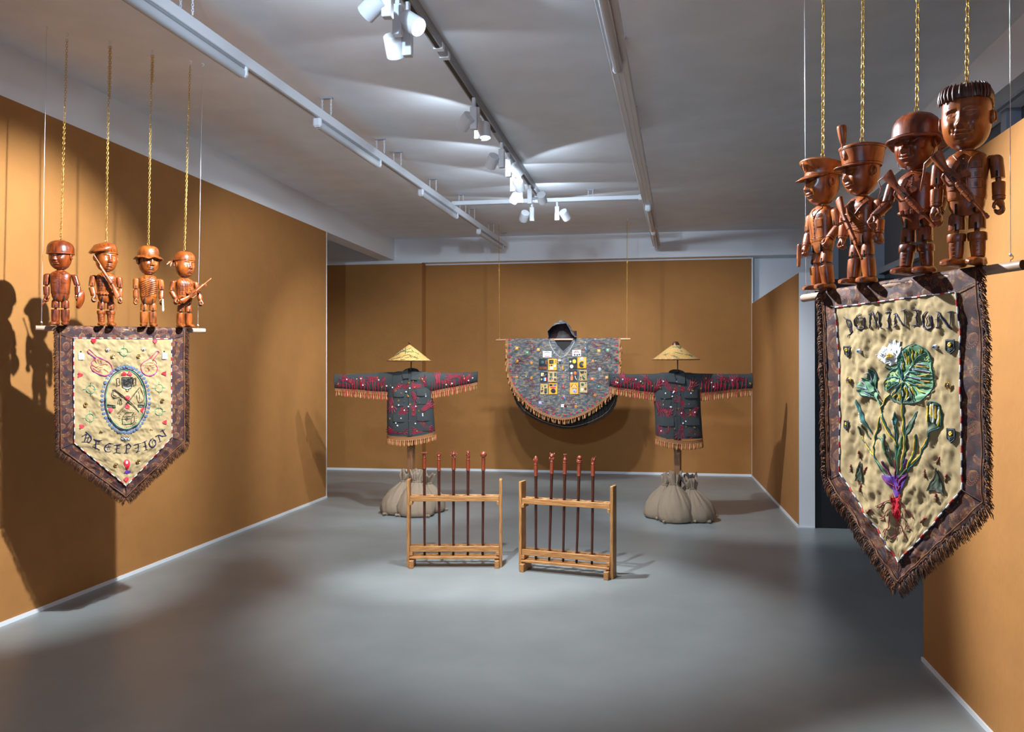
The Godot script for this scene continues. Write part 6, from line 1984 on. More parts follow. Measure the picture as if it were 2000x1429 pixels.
	S.line("white_stitches", "white", 0.0014, [[0.2366, -0.4346, 0.2377, -0.4406], [0.2411, -0.4486, 0.2429, -0.4538], [0.2457, -0.4605, 0.248, -0.4657], [0.2503, -0.4705, 0.2537, -0.4744], [0.2525, -0.4792, 0.2571, -0.4823], [0.2537, -0.4872, 0.2616, -0.4885], [0.2571, -0.4943, 0.265, -0.4948], [0.2582, -0.5007, 0.2672, -0.5003]], null, false)
	S.lift = 0.0045
	S.line("blade_leaf", "moss", 0.003, [[0.2468, -0.5108, 0.2582, -0.5423, 0.2723, -0.5615], [0.2639, -0.506, 0.2835, -0.537, 0.3018, -0.5538]])
	S.fill("small_bud", "teal", [0.4351, -0.4491, 0.4427, -0.4716, 0.4402, -0.4945, 0.4275, -0.5007, 0.4224, -0.4819], null, 0.0015)
	S.lift = 0.0072
	S.line("small_bud_white", "white", 0.0024, [[0.4351, -0.4529, 0.4331, -0.4644], [0.4249, -0.4818, 0.4259, -0.4989]])  # white stitches on the small bud
	S.lift = 0.0045
	S.fill("blade_leaf", "moss", [0.5296, -0.4457, 0.5191, -0.48, 0.4958, -0.5181, 0.4801, -0.5302, 0.4776, -0.5191, 0.4997, -0.4808], null, 0.0015)
	S.line("blade_edge", "teal", 0.0019, [[0.5296, -0.4457, 0.52, -0.48, 0.4968, -0.5181, 0.4811, -0.5338, 0.4762, -0.5791, 0.4603, -0.6404], [0.5277, -0.4473, 0.4997, -0.4826, 0.4801, -0.5077, 0.4776, -0.549]])
	S.line("blade_leaf", "moss", 0.0042, [[0.374, -0.5321, 0.3861, -0.57, 0.394, -0.6002, 0.4147, -0.6445], [0.485, -0.5299, 0.4776, -0.564, 0.4677, -0.6097], [0.485, -0.6457, 0.4502, -0.6715], [0.4776, -0.6501, 0.4603, -0.6668, 0.4427, -0.6837]])
	S.line("blade_leaf", "green", 0.0036, [[0.3464, -0.5453, 0.373, -0.5554, 0.3861, -0.5893, 0.4147, -0.6369], [0.43, -0.5595, 0.4326, -0.6201, 0.4351, -0.6731], [0.4553, -0.5579, 0.4402, -0.6043, 0.4351, -0.6503], [0.3383, -0.6279, 0.3677, -0.6487, 0.3992, -0.6843], [0.4603, -0.535, 0.4528, -0.5694, 0.4427, -0.6041]])
	S.line("blade_edge", "teal", 0.0015, [[0.374, -0.5321, 0.3914, -0.5928, 0.4198, -0.6517], [0.3835, -0.5702, 0.4043, -0.5841, 0.4147, -0.6216], [0.4603, -0.5313, 0.4452, -0.5737, 0.4402, -0.6043], [0.3464, -0.5453, 0.3835, -0.5702, 0.3992, -0.5922], [0.341, -0.6316, 0.3624, -0.6648, 0.3835, -0.682]])
	S.fill("closed_bud", "moss", [0.5918, -0.4122, 0.6123, -0.4137, 0.6236, -0.426, 0.628, -0.4579, 0.6236, -0.4937, 0.5918, -0.5132, 0.578, -0.5302, 0.5826, -0.4884, 0.5687, -0.4526, 0.572, -0.4271], null, 0.0015)
	S.lift = 0.007
	S.line("bud_edge", "teal", 0.0022, [[0.572, -0.4271, 0.5803, -0.4161, 0.5918, -0.4122, 0.6123, -0.4137, 0.6236, -0.426, 0.6289, -0.4579, 0.6236, -0.4937, 0.5941, -0.5131, 0.5803, -0.5301]])
	S.lift = 0.0078
	S.line("bud_stripe", "white", 0.003, [[0.5918, -0.4213, 0.5849, -0.4413, 0.5872, -0.4557], [0.6055, -0.4192, 0.601, -0.4552, 0.5987, -0.4823], [0.6191, -0.4296, 0.6191, -0.4618, 0.6123, -0.4871]])
	S.line("bud_stripe", "yellow", 0.003, [[0.5734, -0.4271, 0.5711, -0.4489, 0.5803, -0.4758], [0.5978, -0.4229, 0.5904, -0.452, 0.595, -0.4644], [0.6114, -0.4262, 0.6087, -0.4586, 0.6069, -0.4694], [0.624, -0.4366, 0.6222, -0.4724, 0.615, -0.4923]])
	S.lift = 0.0045
	S.fill("bulb", "purple", [0.3624, -0.6764, 0.3887, -0.6777, 0.4095, -0.6909, 0.4275, -0.6871, 0.4402, -0.6896, 0.4603, -0.6762, 0.4811, -0.6647, 0.4801, -0.6761, 0.4628, -0.7079, 0.4533, -0.7203, 0.4502, -0.7357, 0.4402, -0.7483, 0.43, -0.7526, 0.4172, -0.7378, 0.4095, -0.7215, 0.3835, -0.7052, 0.3651, -0.6858], null, 0.0025)
	S.line("bulb_spikes", "purple", 0.0032, [[0.429, -0.6204, 0.4275, -0.651, 0.427, -0.6853], [0.4811, -0.6124, 0.4727, -0.6318, 0.4603, -0.648], [0.3772, -0.6286, 0.3887, -0.6546, 0.4147, -0.6827], [0.3887, -0.6507, 0.4043, -0.6723]])
	S.lift = 0.0085
	S.line("bulb_stitches", "rose", 0.0018, [[0.429, -0.6204, 0.429, -0.6813], [0.3756, -0.6287, 0.3861, -0.6471, 0.4095, -0.6756], [0.4702, -0.632, 0.4628, -0.6477], [0.4776, -0.6707, 0.4502, -0.6942, 0.4427, -0.7102], [0.4095, -0.6986, 0.4249, -0.7236], [0.4402, -0.6801, 0.4326, -0.6961], [0.373, -0.687, 0.4043, -0.7068, 0.4224, -0.7124], [0.4502, -0.7093, 0.4427, -0.7253, 0.4351, -0.711]])
	S.lift = 0.0045
	S.fill("tap_root", "red", [0.4043, -0.7547, 0.4452, -0.7496, 0.4452, -0.778, 0.4402, -0.8014, 0.4351, -0.8286, 0.4249, -0.8404, 0.4147, -0.8164, 0.4095, -0.7865], null, 0.0016)
	S.lift = 0.0075
	S.line("root_scribble", "red", 0.0015, [[0.4095, -0.7483, 0.4069, -0.7677, 0.4147, -0.782, 0.4095, -0.7942, 0.4249, -0.8035, 0.4198, -0.8195, 0.43, -0.8332], [0.4502, -0.7395, 0.4427, -0.7594, 0.4502, -0.7735, 0.4376, -0.7866, 0.4477, -0.8003, 0.4351, -0.8173], [0.4147, -0.74, 0.4198, -0.7547, 0.4147, -0.7668], [0.4452, -0.7401, 0.4502, -0.7546, 0.4442, -0.7667]])
	S.lift = 0.006
	S.line("rootlet", "crimson", 0.0015, [[0.4043, -0.7642, 0.3783, -0.7753, 0.3383, -0.7961], [0.3783, -0.7753, 0.3635, -0.7908, 0.3544, -0.8037], [0.4043, -0.7949, 0.3756, -0.8259, 0.3491, -0.8395], [0.3756, -0.8259, 0.3783, -0.8468], [0.4043, -0.8217, 0.3992, -0.8609, 0.3835, -0.871, 0.3651, -0.8856], [0.394, -0.8675, 0.3809, -0.8908, 0.3677, -0.9046], [0.4224, -0.842, 0.4198, -0.8843, 0.394, -0.9059], [0.4208, -0.8841, 0.4259, -0.9023], [0.429, -0.841, 0.4502, -0.8604, 0.4702, -0.891], [0.4427, -0.8578, 0.4402, -0.8809], [0.4603, -0.8738, 0.4628, -0.8904], [0.4452, -0.812, 0.4653, -0.8279, 0.4677, -0.8463, 0.4899, -0.854], [0.4677, -0.8388, 0.4603, -0.8607], [0.4502, -0.7584, 0.4702, -0.7859, 0.4801, -0.8182], [0.4727, -0.7893, 0.4899, -0.7981, 0.5046, -0.8164]])
	S.lift = 0.0045
	S.fill("felt_arrowhead", "olive", [0.2497, -0.6413, 0.2525, -0.7073, 0.2308, -0.7156], null, 0.003)
	S.fill("felt_arrowhead", "olive", [0.2497, -0.6413, 0.2751, -0.7189, 0.2525, -0.7073], null, 0.003)
	S.fill("felt_arrowhead", "olive", [0.6123, -0.6321, 0.6055, -0.7046, 0.5701, -0.7123], null, 0.003)
	S.fill("felt_arrowhead", "olive", [0.6123, -0.6321, 0.6392, -0.7131, 0.6055, -0.7046], null, 0.003)
	S.lift = 0.009
	S.line("arrowhead_edge", "black", 0.0012, [[0.2497, -0.6413, 0.2751, -0.7189, 0.2525, -0.7073, 0.2308, -0.7156, 0.2497, -0.6413], [0.6123, -0.6321, 0.6392, -0.7131, 0.6055, -0.7046, 0.5701, -0.7123, 0.6123, -0.6321]], null, false)
	S.lift = 0.0045
	insect(S, 0.2451, -0.6175, 0.2)
	insect(S, 0.2024, -0.6717, 0.1)
	insect(S, 0.2751, -0.673, -0.4)
	insect(S, 0.2537, -0.7413, 0)
	insect(S, 0.3029, -0.8187, -0.9)
	insect(S, 0.6146, -0.6087, -0.3)
	insect(S, 0.5594, -0.657, 0.2)
	insect(S, 0.648, -0.6643, -0.2)
	insect(S, 0.61, -0.7327, 0.1)
	insect(S, 0.5453, -0.8159, -0.8)
	rank_badge(S, 0.1975, -0.2298, 0.0155)
	rank_badge(S, 0.6813, -0.2332, 0.0175)
	rank_badge(S, 0.1859, -0.5095, 0.0135)
	rank_badge(S, 0.6764, -0.5222, 0.0175)
	eye_bead(S, 0.2665, -0.2303)
	eye_bead(S, 0.6212, -0.2306)
	locket(S, 0.2123, -0.3386)
	locket(S, 0.6683, -0.3602)

func deception(S: Surf):
	S.pen("letter", "navy", [[0.1494, -0.6532, 0.0011, 0.1773, -0.6392, 0.0028], [0.1697, -0.6264, 0.0017, 0.1824, -0.6395, 0.0028, 0.1978, -0.6562, 0.0033, 0.2019, -0.6761, 0.0033, 0.1901, -0.6922, 0.0033, 0.1722, -0.6905, 0.0022, 0.1468, -0.6878, 0.0017], [0.1773, -0.6392, 0.0028, 0.1697, -0.6601, 0.0028, 0.1631, -0.6849, 0.0028], [0.1906, -0.6501, 0.0017, 0.1794, -0.6859, 0.0017], [0.1646, -0.6654, 0.0011, 0.1926, -0.6615, 0.0011]])
	S.pen("letter", "navy", [[0.208, -0.7188, 0.0017, 0.2286, -0.7314, 0.0028, 0.2467, -0.744, 0.0022], [0.2297, -0.6807, 0.0028, 0.2245, -0.7086, 0.0033, 0.2245, -0.7357, 0.0028], [0.2121, -0.6739, 0.0017, 0.2338, -0.6843, 0.0028, 0.2607, -0.6855, 0.0011], [0.2142, -0.7079, 0.0011, 0.2467, -0.7044, 0.0022]])
	S.pen("letter", "navy", [[0.3252, -0.7124, 0.0011, 0.3015, -0.7051, 0.0022, 0.2805, -0.718, 0.0033, 0.2737, -0.7402, 0.0033, 0.2816, -0.7567, 0.0033, 0.3015, -0.7604, 0.0022, 0.312, -0.7543, 0.0011], [0.2989, -0.7164, 0.0017, 0.2899, -0.7471, 0.0017], [0.3078, -0.7227, 0.0011, 0.2989, -0.7477, 0.0011], [0.2805, -0.7305, 0.0011, 0.3067, -0.7266, 0.0011]])
	S.pen("letter", "navy", [[0.3252, -0.7695, 0.0017, 0.3437, -0.7669, 0.0028, 0.3692, -0.7733, 0.0017], [0.3479, -0.7225, 0.0028, 0.3447, -0.7681, 0.0028], [0.3267, -0.7222, 0.0017, 0.349, -0.7197, 0.0028, 0.3735, -0.715, 0.0011], [0.3357, -0.7434, 0.0011, 0.3623, -0.7407, 0.0022]])
	S.pen("letter", "navy", [[0.4034, -0.7233, 0.0028, 0.4002, -0.7721, 0.0028], [0.3874, -0.774, 0.0017, 0.4131, -0.7719, 0.0017], [0.3916, -0.7254, 0.0017, 0.4174, -0.7168, 0.0028, 0.4272, -0.7336, 0.0028, 0.4196, -0.7469, 0.0022, 0.4024, -0.7469, 0.0017], [0.411, -0.7117, 0.0017, 0.4207, -0.7239, 0.0022]])
	S.pen("letter", "navy", [[0.4428, -0.7288, 0.0017, 0.4619, -0.7214, 0.0028, 0.487, -0.7173, 0.0011], [0.4684, -0.7248, 0.0028, 0.4706, -0.7481, 0.0028, 0.4651, -0.7681, 0.0028], [0.4553, -0.7714, 0.0017, 0.4771, -0.766, 0.0017], [0.4466, -0.7476, 0.0011, 0.4684, -0.7433, 0.0017]])
	S.pen("letter", "navy", [[0.4919, -0.7158, 0.0017, 0.5067, -0.7098, 0.0028, 0.5222, -0.702, 0.0011], [0.5089, -0.7099, 0.0028, 0.5145, -0.7395, 0.0028, 0.5145, -0.7599, 0.0028], [0.5023, -0.7655, 0.0017, 0.5255, -0.7578, 0.0017], [0.498, -0.7395, 0.0011, 0.5134, -0.7336, 0.0017]])
	S.pen("letter", "navy", [[0.561, -0.6886, 0.0011, 0.5415, -0.7003, 0.0022, 0.5332, -0.7203, 0.0033, 0.541, -0.7413, 0.0033, 0.561, -0.7462, 0.0033, 0.5755, -0.7295, 0.0033, 0.5727, -0.707, 0.0028, 0.5599, -0.6968, 0.0017], [0.5621, -0.7016, 0.0011, 0.5532, -0.7128, 0.0017, 0.5565, -0.7341, 0.0011]])
	S.pen("letter", "navy", [[0.5738, -0.68, 0.0017, 0.5917, -0.6717, 0.0028, 0.617, -0.6815, 0.0033, 0.6442, -0.6801, 0.0022], [0.5917, -0.6741, 0.0022, 0.5979, -0.698, 0.0028, 0.6013, -0.7159, 0.0022], [0.5878, -0.7197, 0.0011, 0.6125, -0.7107, 0.0011], [0.6408, -0.6805, 0.0022, 0.6238, -0.6535, 0.0028, 0.6137, -0.6364, 0.0017], [0.6046, -0.6501, 0.0011, 0.6317, -0.6374, 0.0017]])
	red_heart(S, 0.2183, -0.0735, 0)
	red_heart(S, 0.5749, -0.0735, 0)
	red_heart(S, 0.1443, -0.281, 1.57)
	red_heart(S, 0.6312, -0.2789, -1.57)
	red_heart(S, 0.3906, -0.2775, 3.14)
	red_heart(S, 0.4228, -0.278, 3.14)
	red_heart(S, 0.4088, -0.4278, 0)
	red_heart(S, 0.4077, -0.4831, 3.14)
	red_heart(S, 0.3109, -0.5021, 0)
	red_heart(S, 0.4991, -0.51, 0)
	red_heart(S, 0.1494, -0.5945, 1.57)
	red_heart(S, 0.6312, -0.5924, -1.57)
	red_heart(S, 0.3959, -0.9399, 0)
	crosshair(S, 0.3906, -0.1411)
	crosshair(S, 0.2003, -0.3692)
	crosshair(S, 0.599, -0.371)
	crosshair(S, 0.1952, -0.5435)
	crosshair(S, 0.5973, -0.5212)
	eye_bead(S, 0.2962, -0.1298)
	eye_bead(S, 0.5067, -0.1266)
	locket(S, 0.3278, -0.1669)
	locket(S, 0.4782, -0.1673)
	locket(S, 0.1722, -0.461)
	locket(S, 0.617, -0.4511)
	locket(S, 0.3357, -0.8418)
	locket(S, 0.4673, -0.8309)
	small_charm(S, 0.2571, -0.6303)
	small_charm(S, 0.5499, -0.6364)
	paper_tag(S, 0.1494, -0.1663)
	paper_tag(S, 0.634, -0.1648)
	S.line("pointing_hand", "pink", 0.0022, [[0.1875, -0.1299, 0.1978, -0.1299, 0.239, -0.1723, 0.2805, -0.1923, 0.3067, -0.2067, 0.3252, -0.2383, 0.3173, -0.2696, 0.2805, -0.2872, 0.239, -0.2712, 0.2132, -0.2539, 0.2029, -0.2313, 0.2106, -0.2172, 0.2055, -0.2059, 0.2235, -0.1863, 0.2286, -0.1779, 0.1901, -0.1468, 0.185, -0.1355, 0.1875, -0.1299]])
	S.line("pointing_hand", "pink", 0.0022, [[0.599, -0.1394, 0.5945, -0.1352, 0.5833, -0.1382, 0.5554, -0.1734, 0.5222, -0.1966, 0.4974, -0.214, 0.4919, -0.243, 0.5029, -0.2723, 0.5332, -0.2915, 0.5666, -0.285, 0.5861, -0.2676, 0.5917, -0.2383, 0.5833, -0.2264, 0.5878, -0.2118, 0.5749, -0.194, 0.5666, -0.1881, 0.6001, -0.147, 0.599, -0.1394]])
	S.line("hand_edge", "purple", 0.0016, [[0.3252, -0.2383, 0.3183, -0.273, 0.2805, -0.2906, 0.239, -0.2746, 0.2121, -0.2567, 0.2008, -0.2312], [0.4903, -0.243, 0.5012, -0.2746, 0.5332, -0.295, 0.5677, -0.2885, 0.5889, -0.2689], [0.1834, -0.1339, 0.1886, -0.1496, 0.226, -0.1807], [0.3067, -0.2044, 0.2805, -0.1895, 0.24, -0.17]])
	S.line("hand_creases", "red", 0.0011, [[0.2106, -0.2201, 0.2286, -0.2344, 0.2467, -0.2289, 0.2753, -0.2178, 0.3015, -0.2209], [0.2235, -0.1891, 0.2364, -0.2118], [0.2415, -0.1864, 0.2467, -0.2062], [0.2597, -0.1922, 0.2623, -0.2092], [0.2286, -0.2513, 0.2493, -0.2629, 0.2597, -0.246], [0.2753, -0.2462, 0.2962, -0.2635, 0.3015, -0.2693], [0.2493, -0.2374, 0.2701, -0.2348], [0.2132, -0.2398, 0.2338, -0.2542], [0.5194, -0.2141, 0.5443, -0.2085, 0.5666, -0.2145], [0.5112, -0.2403, 0.5332, -0.2435, 0.5443, -0.2583], [0.5388, -0.226, 0.561, -0.2292, 0.5721, -0.2204], [0.5332, -0.2727, 0.5443, -0.2495], [0.5554, -0.2408, 0.5721, -0.2381], [0.5638, -0.194, 0.5666, -0.2116], [0.5721, -0.2146, 0.5777, -0.2264], [0.5167, -0.2608, 0.5277, -0.2668], [0.5554, -0.1675, 0.5721, -0.1529]])
	oval_frame(S, 0.4008, -0.439, 0.1222, 0.1916)
	S.fill("mail_badge", "cream", [0.3783, -0.2992, 0.4401, -0.3003, 0.4412, -0.3409, 0.4347, -0.3667, 0.4088, -0.3747, 0.382, -0.3654, 0.3772, -0.3394], null, 0.001)
	S.lift = 0.0068
	S.line("mail_rings", "black", 0.0013, [[0.3783, -0.3003, 0.3783, -0.3595], [0.3832, -0.3004, 0.3832, -0.3597], [0.3882, -0.3005, 0.3882, -0.3598], [0.3932, -0.3006, 0.3932, -0.3599], [0.3982, -0.3007, 0.3982, -0.36], [0.4032, -0.3008, 0.4032, -0.3602], [0.4082, -0.3009, 0.4082, -0.3678], [0.4132, -0.301, 0.4132, -0.3679], [0.4182, -0.3011, 0.4182, -0.368], [0.4232, -0.3012, 0.4232, -0.3607], [0.4282, -0.3013, 0.4282, -0.3608], [0.4333, -0.3013, 0.4333, -0.3609], [0.4383, -0.3014, 0.4383, -0.361], [0.3777, -0.3021, 0.4407, -0.3015], [0.3777, -0.3087, 0.4407, -0.3081], [0.3777, -0.3153, 0.4407, -0.3148], [0.3777, -0.3219, 0.4407, -0.3214], [0.3777, -0.3285, 0.4407, -0.3281], [0.3777, -0.3351, 0.4407, -0.3348], [0.3777, -0.3417, 0.4407, -0.3414], [0.3777, -0.3483, 0.4407, -0.3481], [0.3777, -0.3549, 0.4407, -0.3547], [0.3777, -0.3615, 0.4407, -0.3614]], null, false)
	S.lift = 0.0065
	S.line("badge_outline", "black", 0.0015, [[0.3783, -0.2992, 0.4401, -0.3003, 0.4412, -0.3409, 0.4347, -0.3667, 0.4088, -0.3759, 0.382, -0.3654, 0.3772, -0.3394, 0.3783, -0.2992], [0.3997, -0.3756, 0.4024, -0.3861, 0.4104, -0.3886, 0.4174, -0.3853, 0.4196, -0.375], [0.3463, -0.3072, 0.3649, -0.3047, 0.3676, -0.3478, 0.349, -0.3502, 0.3463, -0.3072], [0.4456, -0.3062, 0.4608, -0.3053, 0.4619, -0.35, 0.4466, -0.3514, 0.4456, -0.3062]], null, false)
	S.lift = 0.0045
	S.line("badge_dots", "black", 0.0018, [[0.3543, -0.316, 0.3564, -0.3183], [0.3585, -0.3275, 0.3607, -0.3298], [0.3543, -0.3389, 0.3564, -0.3412], [0.4521, -0.3179, 0.4542, -0.3203], [0.4542, -0.3307, 0.4564, -0.3331], [0.4521, -0.3423, 0.4542, -0.3446]], null, false)
	S.line("sword", "black", 0.0015, [[0.3278, -0.3754, 0.3863, -0.4288, 0.4401, -0.4826, 0.4755, -0.5206], [0.3357, -0.3728, 0.3916, -0.4232, 0.4456, -0.4771, 0.4755, -0.5206], [0.3278, -0.3754, 0.3236, -0.381, 0.3331, -0.3841], [0.3252, -0.3811, 0.3194, -0.4123, 0.3384, -0.4255, 0.3649, -0.4229], [0.3304, -0.3841, 0.3278, -0.4068, 0.3463, -0.416], [0.3649, -0.4252, 0.3543, -0.4535, 0.3569, -0.4679], [0.3676, -0.431, 0.3649, -0.4596, 0.3676, -0.4741], [0.3703, -0.4311, 0.3756, -0.46, 0.3729, -0.4714]])
	S.line("flag", "black", 0.0014, [[0.4864, -0.364, 0.4185, -0.45, 0.3543, -0.528], [0.481, -0.365, 0.4131, -0.4487, 0.35, -0.525], [0.35, -0.525, 0.3543, -0.5292], [0.4864, -0.3663, 0.5067, -0.4415, 0.4739, -0.4607, 0.4619, -0.4098], [0.4728, -0.388, 0.481, -0.4173, 0.4755, -0.4608]])
	S.fill("rank_bar", "olive", [0.2926, -0.4666, 0.34, -0.4684, 0.34, -0.489, 0.2926, -0.4871], null, 0.002)
	S.lift = 0.0078
	S.line("bar_studs", "silver", 0.0016, [[0.3031, -0.4773, 0.3046, -0.4774], [0.3162, -0.4778, 0.3178, -0.4779], [0.3289, -0.4783, 0.3304, -0.4784]], null, false)
	S.lift = 0.0045
	S.fill("rank_bar", "olive", [0.47, -0.4722, 0.5139, -0.4738, 0.5139, -0.4948, 0.47, -0.4931], null, 0.002)
	S.lift = 0.0078
	S.line("bar_studs", "silver", 0.0016, [[0.4782, -0.483, 0.4799, -0.483], [0.4919, -0.4835, 0.4936, -0.4835], [0.5051, -0.484, 0.5067, -0.4841]], null, false)
	S.lift = 0.0045
	S.line("treasure_chest", "black", 0.0013, [[0.3783, -0.5607, 0.3783, -0.5952, 0.4293, -0.5938, 0.4293, -0.5591, 0.3783, -0.5607], [0.4293, -0.5591, 0.4483, -0.5438, 0.4483, -0.5786, 0.4293, -0.5938], [0.3783, -0.5607, 0.3809, -0.5465, 0.3997, -0.5214, 0.4428, -0.5204, 0.4374, -0.5433, 0.432, -0.5558], [0.3809, -0.5465, 0.4293, -0.5458, 0.4428, -0.5204], [0.397, -0.5559, 0.4024, -0.5504, 0.4088, -0.5564, 0.4088, -0.5651, 0.4024, -0.5694, 0.397, -0.5645, 0.397, -0.5559]], null, false)
	S.line("chest_front", "mint", 0.0013, [[0.3809, -0.5637, 0.3809, -0.5925, 0.4266, -0.5908]], null, false)
	S.line("chest_rays", "black", 0.0012, [[0.457, -0.5587, 0.4646, -0.5591], [0.4557, -0.5709, 0.463, -0.5735], [0.4517, -0.5822, 0.4584, -0.5868], [0.4453, -0.592, 0.4509, -0.5984], [0.4368, -0.5997, 0.4411, -0.6075], [0.4269, -0.6048, 0.4296, -0.6136], [0.416, -0.6072, 0.4169, -0.6164], [0.4049, -0.6066, 0.404, -0.6157], [0.394, -0.6031, 0.3914, -0.6116], [0.3842, -0.5969, 0.38, -0.6043], [0.3759, -0.5884, 0.3703, -0.5942], [0.3696, -0.5781, 0.363, -0.582], [0.3657, -0.5665, 0.3585, -0.5683], [0.3643, -0.5543, 0.3569, -0.554], [0.3657, -0.5423, 0.3585, -0.5398], [0.3696, -0.5311, 0.363, -0.5265], [0.3759, -0.5213, 0.3703, -0.515], [0.3842, -0.5136, 0.3799, -0.5059], [0.394, -0.5084, 0.3914, -0.4996], [0.4048, -0.5059, 0.4039, -0.4967], [0.416, -0.5064, 0.4169, -0.4972], [0.4269, -0.5097, 0.4296, -0.5012], [0.4368, -0.5159, 0.4411, -0.5084], [0.4453, -0.5244, 0.4509, -0.5185], [0.4517, -0.5348, 0.4584, -0.5307], [0.4557, -0.5464, 0.463, -0.5446]], null, false)
	S.fill("diamond_strip", "white", [0.3703, -0.674, 0.4212, -0.6743, 0.4218, -0.6945, 0.3713, -0.6942], null, 0.002)
	S.lift = 0.0078
	S.line("diamond_lines", "black", 0.0013, [[0.3745, -0.6841, 0.382, -0.6765, 0.3895, -0.685, 0.382, -0.6926, 0.3745, -0.6841], [0.3895, -0.685, 0.397, -0.6762, 0.4045, -0.6848, 0.397, -0.6929, 0.3895, -0.685], [0.4045, -0.6848, 0.4115, -0.6766, 0.4185, -0.6851, 0.4115, -0.6933, 0.4045, -0.6848], [0.3703, -0.6735, 0.4218, -0.6737, 0.4223, -0.6951, 0.3708, -0.6947, 0.3703, -0.6735]], null, false)
	S.lift = 0.0045
	S.fill("map_pin", "red", [0.3997, -0.8124, 0.412, -0.8179, 0.4196, -0.8341, 0.4158, -0.854, 0.4077, -0.8707, 0.4029, -0.8847, 0.397, -0.8698, 0.3863, -0.8487, 0.3809, -0.8311, 0.3874, -0.8172], null, 0.003)
	S.fill("pin_ellipse", "purple", [0.3836, -0.9003, 0.3916, -0.8854, 0.4034, -0.8789, 0.4158, -0.8829, 0.425, -0.8923, 0.4158, -0.9031, 0.4024, -0.9059], null, 0.0015)  # purple ellipse sewn at the foot of the pin
	S.disc("pin_hole", "white", 0.4002, -0.8343, Vector3(0.0095, 0.0115, 0.006))



# ------------------------------------------------------------------ jointed wooden soldiers
func extrude(m: MB, f: Array, z0: float, z1: float, T := Transform3D.IDENTITY):
	var poly := PackedVector2Array()
	for k in range(0, f.size(), 2): poly.append(Vector2(f[k], f[k + 1]))
	var tri := Geometry2D.triangulate_polygon(poly)
	for z in [z0, z1]:
		var v := PackedVector3Array()
		for p in poly: v.append(T * Vector3(p.x, p.y, z))
		m.add(v, PackedInt32Array(tri), T.basis * Vector3(0, 0, z - (z0 + z1) / 2), false)
	var n := poly.size()
	var area := 0.0
	for k in n: area += poly[k].cross(poly[(k + 1) % n])
	for k in n:
		var a := poly[k]
		var b := poly[(k + 1) % n]
		var o := (b - a).orthogonal() * (-1.0 if area > 0.0 else 1.0)
		o = -o if o.dot((b - a).orthogonal() * (1.0 if area < 0.0 else -1.0)) < 0.0 else o
		m.poly([T * Vector3(a.x, a.y, z0), T * Vector3(b.x, b.y, z0), T * Vector3(b.x, b.y, z1), T * Vector3(a.x, a.y, z1)], T.basis * Vector3(o.x, o.y, 0))

func gauss(x: float, y: float, cx: float, cy: float, sx: float, sy: float) -> float:
	var a := (x - cx) / sx
	var b := (y - cy) / sy
	return exp(-(a * a + b * b))

# carved relief of a face over (x, y) in -1..1, in head depths
func face(x: float, y: float, k: Dictionary) -> float:
	var ax := absf(x)
	var d := 0.0
	d += 0.10 * gauss(x, y, 0, -0.02, 0.13, 0.22) + 0.25 * gauss(x, y, 0, -0.29, 0.15, 0.13) + 0.12 * gauss(ax, y, 0.15, -0.34, 0.085, 0.075)
	d -= 0.10 * gauss(ax, y, 0.06, -0.415, 0.05, 0.035)
	d -= 0.15 * gauss(ax, y, 0.37, 0.03, 0.2, 0.12)
	d += 0.115 * gauss(ax, y, 0.38, 0.005, 0.14, 0.075)
	var lid: float = 0.075 - 0.9 * pow(ax - 0.38, 2)
	if ax > 0.18 and ax < 0.6:
		d += 0.035 * exp(-pow((y - lid) / 0.028, 2)) - 0.045 * exp(-pow((y - lid - 0.06) / 0.025, 2)) - 0.03 * exp(-pow((y + 0.075 - 0.6 * pow(ax - 0.38, 2)) / 0.02, 2))
	d -= 0.03 * gauss(ax, y, 0.38, 0.01, 0.045, 0.04)
	d += 0.075 * gauss(ax, y, 0.38, 0.2, 0.26, 0.065)
	d += 0.09 * gauss(ax, y, 0.55, -0.28, 0.22, 0.2)
	var fold := ax - (0.24 + 0.32 * (-0.36 - y))
	if y < -0.3 and y > -0.68: d -= 0.05 * exp(-pow(fold / 0.035, 2)) * sin((y + 0.3) / -0.38 * PI)
	d += 0.07 * gauss(x, y, 0, -0.56, 0.34, 0.14)
	var w: float = k.mouth
	var curve: float = k.smile * pow(ax / w, 2) * 0.06
	if ax < w * 1.15:
		var e := clampf((w * 1.15 - ax) / (w * 0.5), 0, 1)
		var my := -0.565 + curve
		d += e * (0.075 * exp(-pow((y - my - 0.05) / 0.038, 2)) + 0.085 * exp(-pow((y - my + 0.062) / 0.045, 2)) - 0.10 * exp(-pow((y - my) / 0.016, 2)))
		d -= 0.03 * gauss(x, y, 0, my + 0.115, 0.03, 0.05)
	d -= 0.05 * gauss(ax, y, w * 1.1, -0.56 + curve, 0.05, 0.06)
	d -= 0.05 * gauss(x, y, 0, -0.715, 0.22, 0.035)
	d += 0.10 * gauss(x, y, 0, -0.84, 0.24, 0.1)
	return d

